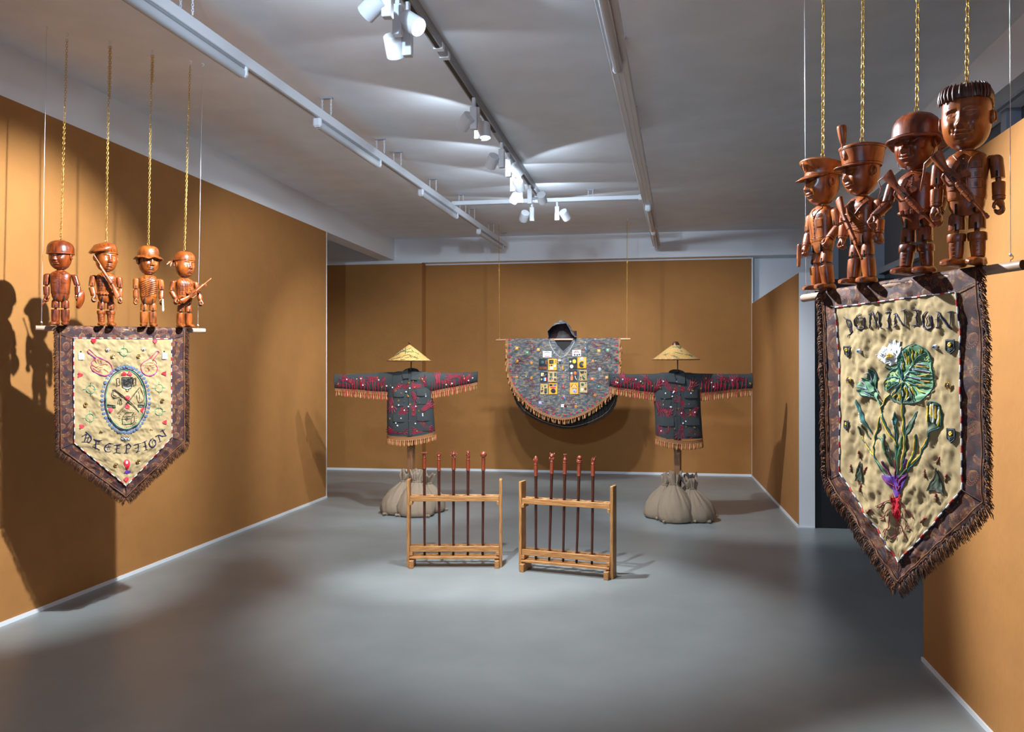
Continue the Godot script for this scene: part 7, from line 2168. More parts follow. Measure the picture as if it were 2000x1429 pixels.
func head_mesh(rx: float, ry: float, rz: float, k: Dictionary) -> MB:
	var rows := 84
	var cols := 96
	var v := PackedVector3Array()
	var t := PackedInt32Array()
	for i in rows + 1:
		var e := -PI / 2 + PI * i / rows
		var y := sin(e)
		# squarer crown, fuller jaw
		var pw: float = k.get("box", 2.3)
		var prof := pow(maxf(1.0 - pow(absf(y), pw if y > 0.0 else 3.0), 0.0), 1.0 / (pw if y > 0.0 else 2.4))
		var jaw: float = 1.0 - (0.11 * pow(maxf(-y, 0.0), 1.6) * k.get("taper", 1.0))
		for j in cols:
			var u := TAU * j / cols
			var az := u - 0.42 * sin(u)                       # vertices crowd towards the face
			var cz := cos(az)
			var sx := sin(az)
			var p := Vector3(signf(sx) * pow(absf(sx), 0.85) * prof * jaw, y, signf(cz) * pow(absf(cz), 0.88) * prof * (jaw if cz > 0.0 else 1.0 - 0.25 * maxf(-y, 0.0)))
			if cz > 0.0:
				var f := smoothstep(0.0, 0.5, cz)
				p.z += face(p.x, y, k) * f * 0.95
			v.append(Vector3(p.x * rx, p.y * ry, p.z * rz))
	for i in rows:
		for j in cols:
			var a := i * cols + j
			var b := i * cols + (j + 1) % cols
			t.append_array([a, b, b + cols, a, b + cols, a + cols])
	var m := MB.new()
	m.add(v, t)
	return m

func fist(T: Transform3D, s: float, w, parent: Node3D):
	# loose carved fist: fingers curl round an upright hole
	var m := MB.new()
	m.loft([m.ring(T * Vector3(0, 0.004, 0), 0.0115, 0.013, 12, 2.4, T.basis), m.ring(T * Vector3(s * 0.003, -0.006, 0), 0.0125, 0.0145, 12, 2.4, T.basis), m.ring(T * Vector3(s * 0.0085, -0.018, 0), 0.0075, 0.0155, 12, 2.4, T.basis), m.ring(T * Vector3(s * 0.009, -0.028, 0), 0.006, 0.013, 12, 2.4, T.basis)])
	var h := put("hand", m, w, parent)
	for k in 4:
		var z := (k - 1.5) * 0.0074
		var p := []
		var L: float = [0.92, 1.0, 0.97, 0.85][k]
		for q in 7:
			var a := 0.15 - q * 0.52 * L
			p.append(T * Vector3(s * (0.0005 + 0.0105 * cos(a)), -0.0195 + 0.0145 * sin(a) * L, z))
		put("finger", MB.new().tube(p, [0.0052, 0.0052, 0.0051, 0.005, 0.0048, 0.0045, 0.0036], 8), w, h)
	var p2 := [T * Vector3(-s * 0.004, -0.002, 0.008), T * Vector3(-s * 0.0095, -0.008, 0.012), T * Vector3(-s * 0.0115, -0.016, 0.0125), T * Vector3(-s * 0.0085, -0.023, 0.011)]
	put("thumb", MB.new().tube(p2, [0.0055, 0.0056, 0.005, 0.0036], 8), w, h)

func limb(called: String, a: Vector3, b: Vector3, r0: float, r1: float, w, parent: Node3D, round_top := true, sq := 2.4) -> MeshInstance3D:
	var d := (b - a).normalized()
	var bs := along(d)
	if absf(d.y) > 0.5: bs = Basis(Vector3.RIGHT, -d, Vector3.RIGHT.cross(-d)).orthonormalized()
	var m := MB.new()
	var rings := []
	var L := a.distance_to(b)
	if round_top:
		for q in 5:
			var t := q / 5.0
			rings.append(m.ring(a + d * r0 * 0.9 * (t - 0.15), r0 * sqrt(1.0 - pow(1.0 - t, 2.0)) + 0.0006, r0 * sqrt(1.0 - pow(1.0 - t, 2.0)) + 0.0006, 18, sq, bs))
	else:
		rings.append(m.ring(a, r0 * 0.93, r0 * 0.93, 18, sq, bs))
		rings.append(m.ring(a + d * 0.0015, r0, r0, 18, sq, bs))
	rings.append(m.ring(a + d * L * 0.55, (r0 + r1) / 2 * 1.03, (r0 + r1) / 2 * 1.03, 18, sq, bs))
	rings.append(m.ring(b - d * 0.0015, r1, r1, 18, sq, bs))
	rings.append(m.ring(b, r1 * 0.93, r1 * 0.93, 18, sq, bs))
	m.loft(rings)
	return put(called, m, w, parent)

func ring_band(c: Vector3, r: float, d: Vector3, w: float, mat, parent: Node3D, called: String):
	var bs := along(d)
	var p := []
	for q in 20: p.append(c + bs * Vector3(cos(TAU * q / 20) * r, 0, sin(TAU * q / 20) * r))
	put(called, MB.new().tube(p, w, 6, true), mat, parent)

func soldier(c: Dictionary) -> Node3D:
	var sc: float = c.scale
	var t := thing("wooden_soldier", c.label, "wooden figure", c.at, Basis(Vector3.UP, deg_to_rad(c.yaw)) * Basis.from_scale(Vector3.ONE * sc), c.group)
	var w = M.carved[c.wood]
	M["wood"] = w
	# boots, shins, thighs
	for i in 2:
		var s := -1.0 if i == 0 else 1.0
		var lg: Array = c.legs[i]                            # ankle x, z, knee x, z, toe turn
		var an := Vector3(lg[0], 0.03, lg[1])
		var kn := Vector3(lg[2], 0.104, lg[3])
		var hp := Vector3(s * 0.027, 0.172, 0.0)
		var toe := Basis(Vector3.UP, lg[4])
		var m := MB.new()
		var rings := []
		for q in [[-0.028, 0.004, 0.014, 0.012], [-0.025, 0.002, 0.019, 0.020], [-0.012, 0.0015, 0.021, 0.03], [0.004, 0.0015, 0.0205, 0.03], [0.018, 0.0015, 0.0205, 0.0255], [0.034, 0.0015, 0.0225, 0.0235], [0.05, 0.0015, 0.0225, 0.0225], [0.061, 0.002, 0.0175, 0.018], [0.067, 0.004, 0.008, 0.01]]:
			var ring_ := []
			for j in 18:
				var a := TAU * j / 18
				var cx := cos(a)
				var cy := sin(a)
				ring_.append(Vector3(an.x, 0, an.z) + toe * Vector3(q[2] * signf(cx) * pow(absf(cx), 0.75), q[1] + q[3] * (0.5 + 0.5 * signf(cy) * pow(absf(cy), 0.7)), q[0]))
			rings.append(ring_)
		m.loft(rings)
		var bt := put("boot", m, w, t)
		var sl := MB.new()
		var sp := []
		for q in 22:
			var a := TAU * q / 22
			sp.append(Vector3(an.x, 0.006, an.z) + toe * Vector3(0.0225 * cos(a) * (0.93 + 0.07 * sin(a)), 0, 0.019 + 0.047 * sin(a)))
		sl.tube(sp, 0.0012, 5, true)
		put("sole_line", sl, M.groove, bt)
		var sd := (an - kn).normalized()
		var boots: bool = c.get("laces", false)
		if boots:
			limb("boot_shaft", kn + sd * 0.016, an + sd * 0.002, 0.0225, 0.0185, w, t, false)
			limb("boot_cuff", kn + sd * 0.004, kn + sd * 0.028, 0.0268, 0.0255, w, t, false)
			for q in 4:
				var lc: Vector3 = an.lerp(kn, 0.06 + 0.16 * q) + toe * Vector3(0, 0, 0.0185 + 0.001 * q)
				put("lace", MB.new().tube([lc + toe * Vector3(-0.009, 0.001, -0.003), lc + toe * Vector3(0, -0.001, 0.001), lc + toe * Vector3(0.009, 0.001, -0.003)], 0.0021, 6), w, t)
		else:
			limb("shin", kn + sd * 0.004, an + sd * 0.003, 0.0255, 0.0235, w, t, false)
		put("knee_joint", MB.new().box(kn + (hp - kn).normalized() * 0.006, Vector3(0.014, 0.03, 0.02), 0.004), w, t)
		var td := (kn - hp).normalized()
		limb("thigh", hp + td * 0.008, kn - td * 0.007, 0.0215, 0.0235, w, t, true)
		put("knee_slot_shade", MB.new().box(kn - td * 0.014 + Vector3(0, 0, 0.0218), Vector3(0.0065, 0.022, 0.006), 0.001), M.hollow, t)  # dark box stands for the shade in the knee slot
		if c.get("pouch", false) and i == 1: put("thigh_pocket", MB.new().box(hp + td * 0.032 + Vector3(s * 0.019, 0, 0.008), Vector3(0.012, 0.032, 0.026), 0.004), w, t)
	# pelvis; dark boxes stand for the shade in the two hip slots
	var pm := MB.new()
	var pr := []
	for q in [[0.150, 0.022, 0.02], [0.154, 0.032, 0.026], [0.165, 0.042, 0.032], [0.18, 0.048, 0.035], [0.204, 0.0505, 0.0365]]: pr.append(pm.ring(Vector3(0, q[0], 0), q[1], q[2], 28, 2.5))
	pm.loft(pr)
	put("pelvis", pm, w, t)
	for s in [-1.0, 1.0]: put("hip_slot_shade", MB.new().box(Vector3(s * 0.0245, 0.172, 0.0285), Vector3(0.007, 0.03, 0.014), 0.001), M.hollow, t)
	# torso
	var tor := [[0.198, 0.0515, 0.037], [0.205, 0.053, 0.039], [0.225, 0.0535, 0.0405], [0.255, 0.056, 0.043], [0.285, 0.0595, 0.0455], [0.305, 0.0605, 0.0445], [0.321, 0.0575, 0.0395], [0.333, 0.047, 0.032], [0.341, 0.032, 0.026], [0.346, 0.024, 0.022]]
	var tm := MB.new()
	var tr := []
	for i in tor.size() - 1:
		for q in 3:
			var f := q / 3.0
			tr.append(tm.ring(Vector3(0, lerpf(tor[i][0], tor[i + 1][0], f), 0), lerpf(tor[i][1], tor[i + 1][1], f), lerpf(tor[i][2], tor[i + 1][2], f), 40, 2.7))
	tm.loft(tr)
	var to := put("torso", tm, w, t)
	var tz := func(x: float, y: float) -> float:
		for i in tor.size() - 1:
			if y <= tor[i + 1][0] or i == tor.size() - 2:
				var f := clampf((y - tor[i][0]) / (tor[i + 1][0] - tor[i][0]), 0, 1)
				var a := lerpf(tor[i][1], tor[i + 1][1], f)
				return lerpf(tor[i][2], tor[i + 1][2], f) * pow(maxf(1.0 - pow(absf(x) / a, 2.7), 0.0), 1.0 / 2.7)
		return 0.0
	var S := surf(to, tz, 0.0)
	M["wooddark"] = M.carvedark
	put("neck", MB.new().lathe([[0.023, 0.0], [0.021, 0.008], [0.0225, 0.022]], Vector3(0, 0.34, 0), 18), w, t)
	match c.dress:
		"shirt":       # zip front, two chest pockets, collar
			S.line("zip", "groove", 0.0011, [[0, 0.332, 0, 0.205]], null, false)
			for q in 12: S.disc("zip_tooth", "wood", 0.0035 * (1 if q % 2 == 0 else -1), 0.325 - q * 0.0095, Vector3(0.0026, 0.002, 0.002))
			for s in [-1.0, 1.0]:
				S.fill("chest_pocket", "wood", [s * 0.012, 0.265, s * 0.041, 0.265, s * 0.041, 0.292, s * 0.026, 0.296, s * 0.012, 0.292], null, 0.0025)
				S.line("pocket_seam", "groove", 0.0008, [[s * 0.012, 0.292, s * 0.012, 0.266, s * 0.041, 0.266, s * 0.041, 0.292, s * 0.012, 0.292], [s * 0.012, 0.284, s * 0.026, 0.280, s * 0.041, 0.284]], null, false)
			S.line("hem_line", "groove", 0.0009, [[-0.05, 0.212, -0.02, 0.209, 0.02, 0.209, 0.05, 0.212], [-0.045, 0.302, -0.02, 0.308, 0.0, 0.302]])
		"straps":      # crossed straps, buttons, frogging
			S.line("cross_strap", "wood", 0.0034, [[-0.05, 0.318, 0.0, 0.268, 0.05, 0.222], [0.05, 0.318, 0.0, 0.268, -0.05, 0.222]])
			S.line("strap_edge", "groove", 0.0008, [[-0.053, 0.313, 0.0, 0.262, 0.046, 0.22], [0.053, 0.313, 0.0, 0.262, -0.046, 0.22]])
			for q in 5:
				for s in [-1.0, 1.0]:
					S.line("frogging", "groove", 0.0009, [[s * 0.006, 0.318 - q * 0.019, s * (0.026 - q * 0.002), 0.314 - q * 0.019]])
					S.disc("button", "wood", s * (0.028 - q * 0.002), 0.314 - q * 0.019, Vector3(0.0028, 0.0028, 0.0026))
			for q in 3: S.line("waist_fold", "groove", 0.001, [[-0.045, 0.236 - q * 0.01, 0.0, 0.231 - q * 0.01, 0.045, 0.236 - q * 0.01]])
		"wrap":        # draped folds, shade painted as a dark line under each
			for q in 9:
				var y := 0.325 - q * 0.0135
				S.line("drape_fold", "wood", 0.0032, [[-0.05 + q * 0.003, y - 0.03, -0.012, y - 0.012, 0.026, y + 0.004, 0.05, y + 0.012]])
				S.line("painted_fold_shadow", "groove", 0.0008, [[-0.05 + q * 0.003, y - 0.035, -0.012, y - 0.017, 0.026, y - 0.001, 0.05, y + 0.006]])
		"vest":        # vest with pouches and belt
			for s in [-1.0, 1.0]:
				S.line("vest_edge", "wood", 0.003, [[s * 0.032, 0.333, s * 0.012, 0.3, s * 0.006, 0.255, s * 0.008, 0.21]])
				for q in 3:
					var y := 0.305 - q * 0.029
					S.fill("pouch", "wood", [s * 0.017, y - 0.02, s * 0.045, y - 0.02, s * 0.045, y, s * 0.017, y], null, 0.004)
					S.line("pouch_seam", "groove", 0.0009, [[s * 0.017, y - 0.02, s * 0.045, y - 0.02, s * 0.045, y, s * 0.017, y, s * 0.017, y - 0.02], [s * 0.017, y - 0.007, s * 0.045, y - 0.007]], null, false)
					S.fill("pouch_tab", "wooddark", [s * 0.027, y - 0.016, s * 0.035, y - 0.016, s * 0.035, y - 0.004, s * 0.027, y - 0.004], null, 0.0055)
			S.line("zip", "groove", 0.001, [[0, 0.33, 0, 0.215]], null, false)
			for q in 6: S.disc("button", "wood", -0.001, 0.315 - q * 0.015, Vector3(0.003, 0.003, 0.003))
		"tunic":       # officer's tunic: lapels, ribbon bars, shield badge
			S.line("lapel", "wood", 0.0026, [[-0.03, 0.334, -0.004, 0.3, 0.0, 0.29], [0.03, 0.334, 0.004, 0.3, 0.0, 0.29]])
			for q in 3: S.line("ribbon_bar", "wooddark", 0.0018, [[0.014, 0.306 - q * 0.0055, 0.04, 0.306 - q * 0.0055]], null, false)
			S.fill("pocket", "wood", [0.012, 0.255, 0.042, 0.255, 0.042, 0.284, 0.012, 0.284], null, 0.003)
			S.line("pocket_seam", "groove", 0.0009, [[0.012, 0.284, 0.012, 0.262, 0.027, 0.253, 0.042, 0.262, 0.042, 0.284, 0.012, 0.284], [0.02, 0.276, 0.034, 0.276], [0.027, 0.276, 0.027, 0.26], [0.022, 0.26, 0.032, 0.26]], null, false)
			for q in 5: S.disc("button", "wood", -0.002, 0.284 - q * 0.017, Vector3(0.003, 0.003, 0.003))
			S.line("hem_line", "groove", 0.0009, [[-0.05, 0.214, 0.0, 0.21, 0.05, 0.214], [0.0, 0.29, -0.002, 0.21]])
	for s in [-1.0, 1.0]:
		S.fill("collar", "wood", [s * 0.003, 0.333, s * 0.02, 0.318, s * 0.034, 0.33, s * 0.026, 0.341], null, 0.0035, 5)
		S.line("collar_edge", "groove", 0.0008, [[s * 0.003, 0.333, s * 0.02, 0.317, s * 0.034, 0.329]], null, false)
	if c.get("belt", false):
		var bp := []
		for q in 40:
			var a := TAU * q / 40
			bp.append(Vector3(0.0545 * signf(cos(a)) * pow(absf(cos(a)), 0.75), 0.207, 0.0405 * signf(sin(a)) * pow(absf(sin(a)), 0.75)))
		put("belt", MB.new().tube(bp, 0.0055, 8, true), w, to)
		for q in 5: put("belt_pouch", MB.new().box(Vector3(-0.034 + q * 0.017, 0.207, 0.0425 - 0.0015 * absf(q - 2)), Vector3(0.0135, 0.018, 0.01), 0.003), w, to)
	# arms
	for i in 2:
		var s := -1.0 if i == 0 else 1.0
		var ar: Array = c.arms[i]
		var up: Vector3 = ar[0].normalized()
		var fo: Vector3 = ar[1].normalized()
		var sh := Vector3(s * 0.0755, 0.318, 0)
		var el := sh + up * 0.064
		limb("upper_arm", sh + Vector3(0, 0.004, 0), el, 0.0185, 0.0185, w, t, true)
		put("elbow_joint", MB.new().bar(el - up * 0.004, el + up * 0.01 + fo * 0.006, 0.0085, 0.008), w, t)
		put("elbow_slot_shade", MB.new().box(el - up * 0.011 + Vector3(0, 0, 0.0165) - Vector3(0, 0, up.z * 0.01), Vector3(0.006, 0.018, 0.006), 0.001), M.hollow, t)  # dark box as painted shade of the elbow slot
		var e2 := el + up * 0.009
		var wr := e2 + fo * 0.056
		limb("forearm", e2 + fo * 0.004, wr, 0.0182, 0.0162, w, t, false)
		for q in 2: ring_band(wr - fo * (0.004 + q * 0.006), 0.0168, fo, 0.0013, w if q == 0 else M.groove, t, "cuff_ring")
		var hb := Basis(Vector3.RIGHT, -fo, Vector3.RIGHT.cross(-fo)).orthonormalized() if absf(fo.y) > 0.35 else along(-fo)
		fist(Transform3D(hb, wr + fo * 0.005), s, w, t)
		put("shoulder_peg", MB.new().bar(Vector3(s * 0.056, 0.316, 0), Vector3(s * 0.07, 0.317, 0), 0.008), w, t)
		if c.get("chevron", false) and i == 1:
			for q in 3:
				var y := 0.302 - q * 0.006
				put("arm_chevron", MB.new().tube([Vector3(0.0685, y - 0.004, 0.0172), Vector3(0.082, y + 0.004, 0.0165), Vector3(0.0935, y - 0.002, 0.007)], 0.0012, 5), M.groove, t)
	# head
	var hd := Node3D.new()
	hd.name = "head"
	t.add_child(hd)
	var ry: float = c.get("ry", 0.088)
	var rx: float = c.get("rx", 0.063)
	hd.transform = Transform3D(Basis(Vector3.UP, deg_to_rad(c.turn)) * Basis(Vector3.RIGHT, deg_to_rad(c.get("nod", 0.0))), Vector3(0, 0.354 + ry * 0.93, 0.004))
	put("face", head_mesh(rx, ry, 0.066, c.face), w, hd)
	for s in [-1.0, 1.0]:
		var er := MB.new()
		er.ball(Vector3(s * (rx * 1.01), -0.004, -0.004), Vector3(0.0085, 0.021, 0.0145), 14, 10, Basis(Vector3.UP, s * 0.35))
		var e := put("ear", er, w, hd)
		var rp := []
		for q in 16:
			var a := TAU * q / 16
			rp.append(Vector3(s * (rx * 1.01 + 0.0075 - 0.002 * cos(a)), -0.003 + 0.0165 * sin(a), -0.003 + 0.0105 * cos(a)))
		put("ear_rim", MB.new().tube(rp, 0.0028, 6, true), w, e)
		put("ear_hollow_shade", MB.new().ball(Vector3(s * (rx * 1.01 + 0.0072), -0.002, -0.002), Vector3(0.0022, 0.009, 0.0055), 8, 6), M.groove, e)  # dark ball stands for the shade inside the ear
	headgear(c.hat, hd, rx, ry, w)
	var topy: float = {"helmet": 1.16, "beret": 1.15, "bucket": 1.22, "bandana": 1.09, "cap": 1.2, "shako": 1.36, "steel": 1.2, "flattop": 1.05}[c.hat] * ry
	var lo: Vector3 = t.transform * (hd.transform * Vector3(0, topy, -0.004))
	var hi: Vector3 = c.hook
	link_chain(lo, hi, c.chain, "brass chains of the wooden soldiers", 0.017 if c.group.begins_with("right") else 0.0155, c.get("loop", 0.0))
	return t

func headgear(kind: String, hd: Node3D, rx: float, ry: float, w):
	var m := MB.new()
	var k := rx / 0.063
	match kind:
		"helmet":      # smooth riot helmet, brim pulled over the brow
			var rings := []
			for q in [[0.016, 1.16], [0.024, 1.17], [0.034, 1.16], [0.052, 1.14], [0.068, 1.07], [0.082, 0.93], [0.092, 0.72], [0.099, 0.42], [0.1015, 0.06]]:
				rings.append(m.ring(Vector3(0, q[0] - 0.002, -0.003), 0.0645 * q[1] * k, 0.071 * q[1] * k, 40, 2.25))
			m.loft(rings)
			var h := put("helmet", m, w, hd)
			var br := []
			for q in 44:
				var a := TAU * q / 44
				br.append(Vector3(0.0755 * k * cos(a), 0.0155 - 0.006 * maxf(sin(a), 0.0), -0.003 + 0.083 * k * sin(a) + 0.006 * maxf(sin(a), 0.0)))
			put("helmet_rim", MB.new().tube(br, 0.0036, 8, true), w, h)
			put("crown_seam", MB.new().tube([Vector3(0.004, 0.02, 0.08), Vector3(0.003, 0.055, 0.077), Vector3(0.0, 0.085, 0.055), Vector3(0, 0.0995, 0.0)], 0.0009, 5), M.groove, h)
		"steel":       # deep dome with a rolled rim all round
			var rings := []
			for q in [[0.001, 1.34, 0.0], [0.005, 1.33, 0.0], [0.013, 1.2, 0.0], [0.024, 1.14, 0.0], [0.045, 1.12, 0], [0.066, 1.05, 0], [0.083, 0.91, 0], [0.095, 0.71, 0], [0.102, 0.44, 0], [0.105, 0.08, 0]]:
				var ring_ := m.ring(Vector3(0, q[0], -0.004), 0.066 * q[1] * k, 0.0725 * q[1] * k, 44, 2.15)
				for j in ring_.size():
					if q[0] < 0.01: ring_[j] = ring_[j] + Vector3(0, (0.012 if ring_[j].z > 0 else -0.006) * (0.012 - q[0]) / 0.012 - 0.0035, 0.004 * signf(ring_[j].z))
				rings.append(ring_)
			m.loft(rings)
			var h := put("helmet", m, w, hd)
			var br := []
			for q in 48:
				var a := TAU * q / 48
				br.append(Vector3(0.0885 * k * cos(a), -0.0025 + (0.0115 if sin(a) > 0.0 else -0.0055) * minf(absf(sin(a)) * 4.0, 1.0), -0.004 + 0.0975 * k * sin(a) + 0.004 * sin(a)))
			put("helmet_rim", MB.new().tube(br, 0.0036, 8, true), w, h)
			var gl := []
			for q in 44:
				var a := TAU * q / 44
				gl.append(Vector3(0.0768 * k * cos(a), 0.0215, -0.004 + 0.0845 * k * sin(a)))
			put("rim_groove", MB.new().tube(gl, 0.001, 5, true), M.groove, h)
			for s in [-1.0, 1.0]: put("chin_strap", MB.new().tube([Vector3(s * rx * 1.02, 0.0, -0.012), Vector3(s * rx * 1.0, -0.045, 0.006), Vector3(s * rx * 0.72, -0.073, 0.03), Vector3(s * 0.006, -0.087, 0.05)], 0.0013, 5), M.groove, h)
		"beret":       # soft crown flopped to one side above a band
			var rings := []
			for q in [[0.026, 1.05, 0.0], [0.038, 1.09, -0.002], [0.05, 1.24, -0.012], [0.062, 1.32, -0.02], [0.076, 1.22, -0.017], [0.089, 0.96, -0.01], [0.098, 0.55, -0.004], [0.101, 0.08, 0.0]]:
				var ring_ := m.ring(Vector3(q[2], q[0], -0.006), 0.0635 * q[1] * k, 0.068 * q[1] * k, 40)
				for j in ring_.size():
					var side: float = -ring_[j].x / 0.07
					if side > 0.0 and q[0] > 0.045: ring_[j] = ring_[j] + Vector3(0, -0.024 * side * (1.0 if q[0] < 0.085 else 0.4), 0.004 * side)
				rings.append(ring_)
			m.loft(rings)
			var h := put("beret", m, w, hd)
			for q in 4: put("beret_fold", MB.new().tube([Vector3(0.03 - q * 0.02, 0.036, 0.069 - absf(q - 1.5) * 0.003), Vector3(0.02 - q * 0.024, 0.056, 0.083 - q * 0.003), Vector3(0.0 - q * 0.022, 0.076, 0.066)], 0.0012, 5), M.groove, h)
			var bd := []
			for q in 40: bd.append(Vector3(0.0672 * k * cos(TAU * q / 40), 0.03, -0.004 + 0.0735 * k * sin(TAU * q / 40)))
			put("beret_band", MB.new().tube(bd, 0.004, 8, true), w, h)
		"bucket":      # domed crown, wavy brim
			var rings := []
			for q in [[0.030, 1.02], [0.045, 1.03], [0.062, 1.0], [0.079, 0.94], [0.091, 0.8], [0.099, 0.56], [0.103, 0.06]]: rings.append(m.ring(Vector3(0, q[0] + 0.003, -0.004), 0.0645 * q[1] * k, 0.07 * q[1] * k, 40, 2.2))
			m.loft(rings)
			var h := put("bucket_hat", m, w, hd)
			var bm := MB.new()
			var a0 := []
			var a1 := []
			var a2 := []
			for q in 73:
				var a := TAU * q / 72
				var wv := 0.0042 * sin(a * 5.0 + 0.7) + 0.003 * sin(a * 9.0)
				a0.append(Vector3(0.062 * k * cos(a), 0.039, -0.004 + 0.068 * k * sin(a)))
				a1.append(Vector3(0.078 * k * cos(a), 0.031 + wv * 0.5, -0.004 + 0.084 * k * sin(a)))
				a2.append(Vector3(0.094 * k * cos(a), 0.017 + wv, -0.004 + 0.099 * k * sin(a)))
			bm.sheet([a0, a1, a2], Vector3(0, 1, 0), 0.004)
			put("hat_brim", bm, w, h)
			for g in [0.042, 0.052]:
				var bd := []
				for q in 40: bd.append(Vector3(0.0662 * k * cos(TAU * q / 40), g, -0.004 + 0.0718 * k * sin(TAU * q / 40)))
				put("hat_band", MB.new().tube(bd, 0.0011, 5, true), M.groove, h)
		"bandana":     # tied headscarf, knot behind
			var rings := []
			for q in [[0.024, 1.03], [0.04, 1.055], [0.058, 1.01], [0.074, 0.88], [0.086, 0.66], [0.0925, 0.38], [0.095, 0.05]]: rings.append(m.ring(Vector3(0, q[0], -0.003), 0.064 * q[1] * k, 0.0685 * q[1] * k, 40, 2.2))
			m.loft(rings)
			var h := put("headscarf", m, w, hd)
			for g in [[0.0295, 0.0042], [0.041, 0.001]]:
				var bd := []
				for q in 40: bd.append(Vector3(0.0668 * k * cos(TAU * q / 40), g[0], -0.003 + 0.0715 * k * sin(TAU * q / 40)))
				put("scarf_edge", MB.new().tube(bd, g[1], 7, true), w if g[1] > 0.002 else M.groove, h)
			put("scarf_knot", MB.new().ball(Vector3(-0.058, 0.022, -0.05), Vector3(0.011, 0.009, 0.011), 12, 8), w, h)
			put("scarf_tail", MB.new().tube([Vector3(-0.062, 0.022, -0.054), Vector3(-0.083, 0.012, -0.058), Vector3(-0.103, -0.006, -0.055)], [0.005, 0.010, 0.003], 8), w, h)
			put("scarf_tail", MB.new().tube([Vector3(-0.062, 0.018, -0.05), Vector3(-0.074, 0.0, -0.05), Vector3(-0.08, -0.018, -0.046)], [0.005, 0.008, 0.003], 8), w, h)
		"cap":         # officer's peaked cap
			var rings := []
			for q in [[0.026, 1.02, 0.0], [0.046, 1.03, 0.0], [0.048, 1.04, 0.0], [0.058, 1.15, 0.0], [0.072, 1.3, 0.0], [0.077, 1.31, 0.0], [0.082, 1.2, 0.0], [0.088, 0.6, 0.0], [0.089, 0.05, 0.0]]:
				var ring_ := m.ring(Vector3(0, q[0] + 0.003, -0.004), 0.0645 * q[1] * k, 0.07 * q[1] * k, 40, 2.1)
				for j in ring_.size():
					if q[0] > 0.055: ring_[j] = ring_[j] + Vector3(0, 0.014 * ring_[j].z / 0.09, 0)
				rings.append(ring_)
			m.loft(rings)
			var h := put("peaked_cap", m, w, hd)
			visor(h, w, k, 0.031, 0.052, 0.024)
			for g in [0.032, 0.047]:
				var bd := []
				for q in 40: bd.append(Vector3(0.0675 * k * cos(TAU * q / 40), g, -0.004 + 0.0735 * k * sin(TAU * q / 40)))
				put("cap_band", MB.new().tube(bd, 0.0026 if g < 0.04 else 0.0015, 6, true), w, h)
			put("cap_badge", MB.new().ball(Vector3(0, 0.065, 0.081 * k), Vector3(0.015, 0.0195, 0.0045), 18, 10, Basis(Vector3.RIGHT, 0.45)), w, h)
			for g in [0.011, 0.0065]:
				var bp := []
				for q in 20: bp.append(Vector3(g * cos(TAU * q / 20), 0.065 + 1.3 * g * sin(TAU * q / 20) * 0.9, 0.0855 * k - (1.3 * g * sin(TAU * q / 20)) * -0.43))
				put("badge_ring", MB.new().tube(bp, 0.0012, 5, true), M.groove, h)
		"shako":       # tall flared cap with plume
			var rings := []
			for q in [[0.024, 1.03], [0.028, 1.05], [0.05, 1.1], [0.09, 1.2], [0.093, 1.24], [0.099, 1.24], [0.104, 1.1], [0.113, 0.6], [0.117, 0.05]]: rings.append(m.ring(Vector3(0, q[0] + 0.002, -0.004), 0.0645 * q[1] * k, 0.07 * q[1] * k, 44, 2.1))
			m.loft(rings)
			var h := put("shako", m, w, hd)
			visor(h, w, k, 0.027, 0.052, 0.012)
			for g in [[0.034, 1.065], [0.0915, 1.215]]:
				var bd := []
				for q in 44: bd.append(Vector3(0.0645 * g[1] * k * cos(TAU * q / 44), g[0], -0.004 + 0.07 * g[1] * k * sin(TAU * q / 44)))
				put("shako_band", MB.new().tube(bd, 0.0014, 5, true), M.groove, h)
			put("plate_badge", MB.new().ball(Vector3(0, 0.066, 0.076 * k), Vector3(0.0145, 0.02, 0.004), 16, 10, Basis(Vector3.RIGHT, 0.12)), w, h)
			var bp := []
			for q in 20: bp.append(Vector3(0.0095 * cos(TAU * q / 20), 0.066 + 0.0135 * sin(TAU * q / 20), 0.0795 * k))
			put("badge_ring", MB.new().tube(bp, 0.0012, 5, true), M.groove, h)
			put("plume", MB.new().lathe([[0.006, -0.004], [0.009, 0.004], [0.007, 0.011], [0.0115, 0.016], [0.0165, 0.05], [0.0185, 0.075], [0.0165, 0.083], [0.003, 0.086]], Vector3(0, 0.1, 0.078 * k), 20, along(Vector3(0.0, 1, 0.1))), w, h)
		"flattop":     # cropped hair, combed in grooves
			var rings := []
			for q in [[0.045, 1.0], [0.056, 1.035], [0.07, 1.01], [0.082, 0.93], [0.089, 0.78], [0.092, 0.5], [0.093, 0.06]]:
				var ring_ := m.ring(Vector3(0, q[0] + 0.003, -0.003), 0.0645 * q[1] * k, 0.0685 * q[1] * k, 90, 2.7)
				for j in ring_.size():
					var out: Vector3 = Vector3(ring_[j].x, 0, ring_[j].z).normalized()
					ring_[j] = ring_[j] + out * 0.0014 * (1.0 if j % 3 == 0 else -0.4) + Vector3(0, 0.001 * (j % 3), 0)
					if q[0] < 0.06 and ring_[j].z < 0.0: ring_[j].y -= 0.03 * (-ring_[j].z / 0.07)
				rings.append(ring_)
			m.loft(rings)
			var h := put("hair", m, M.carvedark, hd)
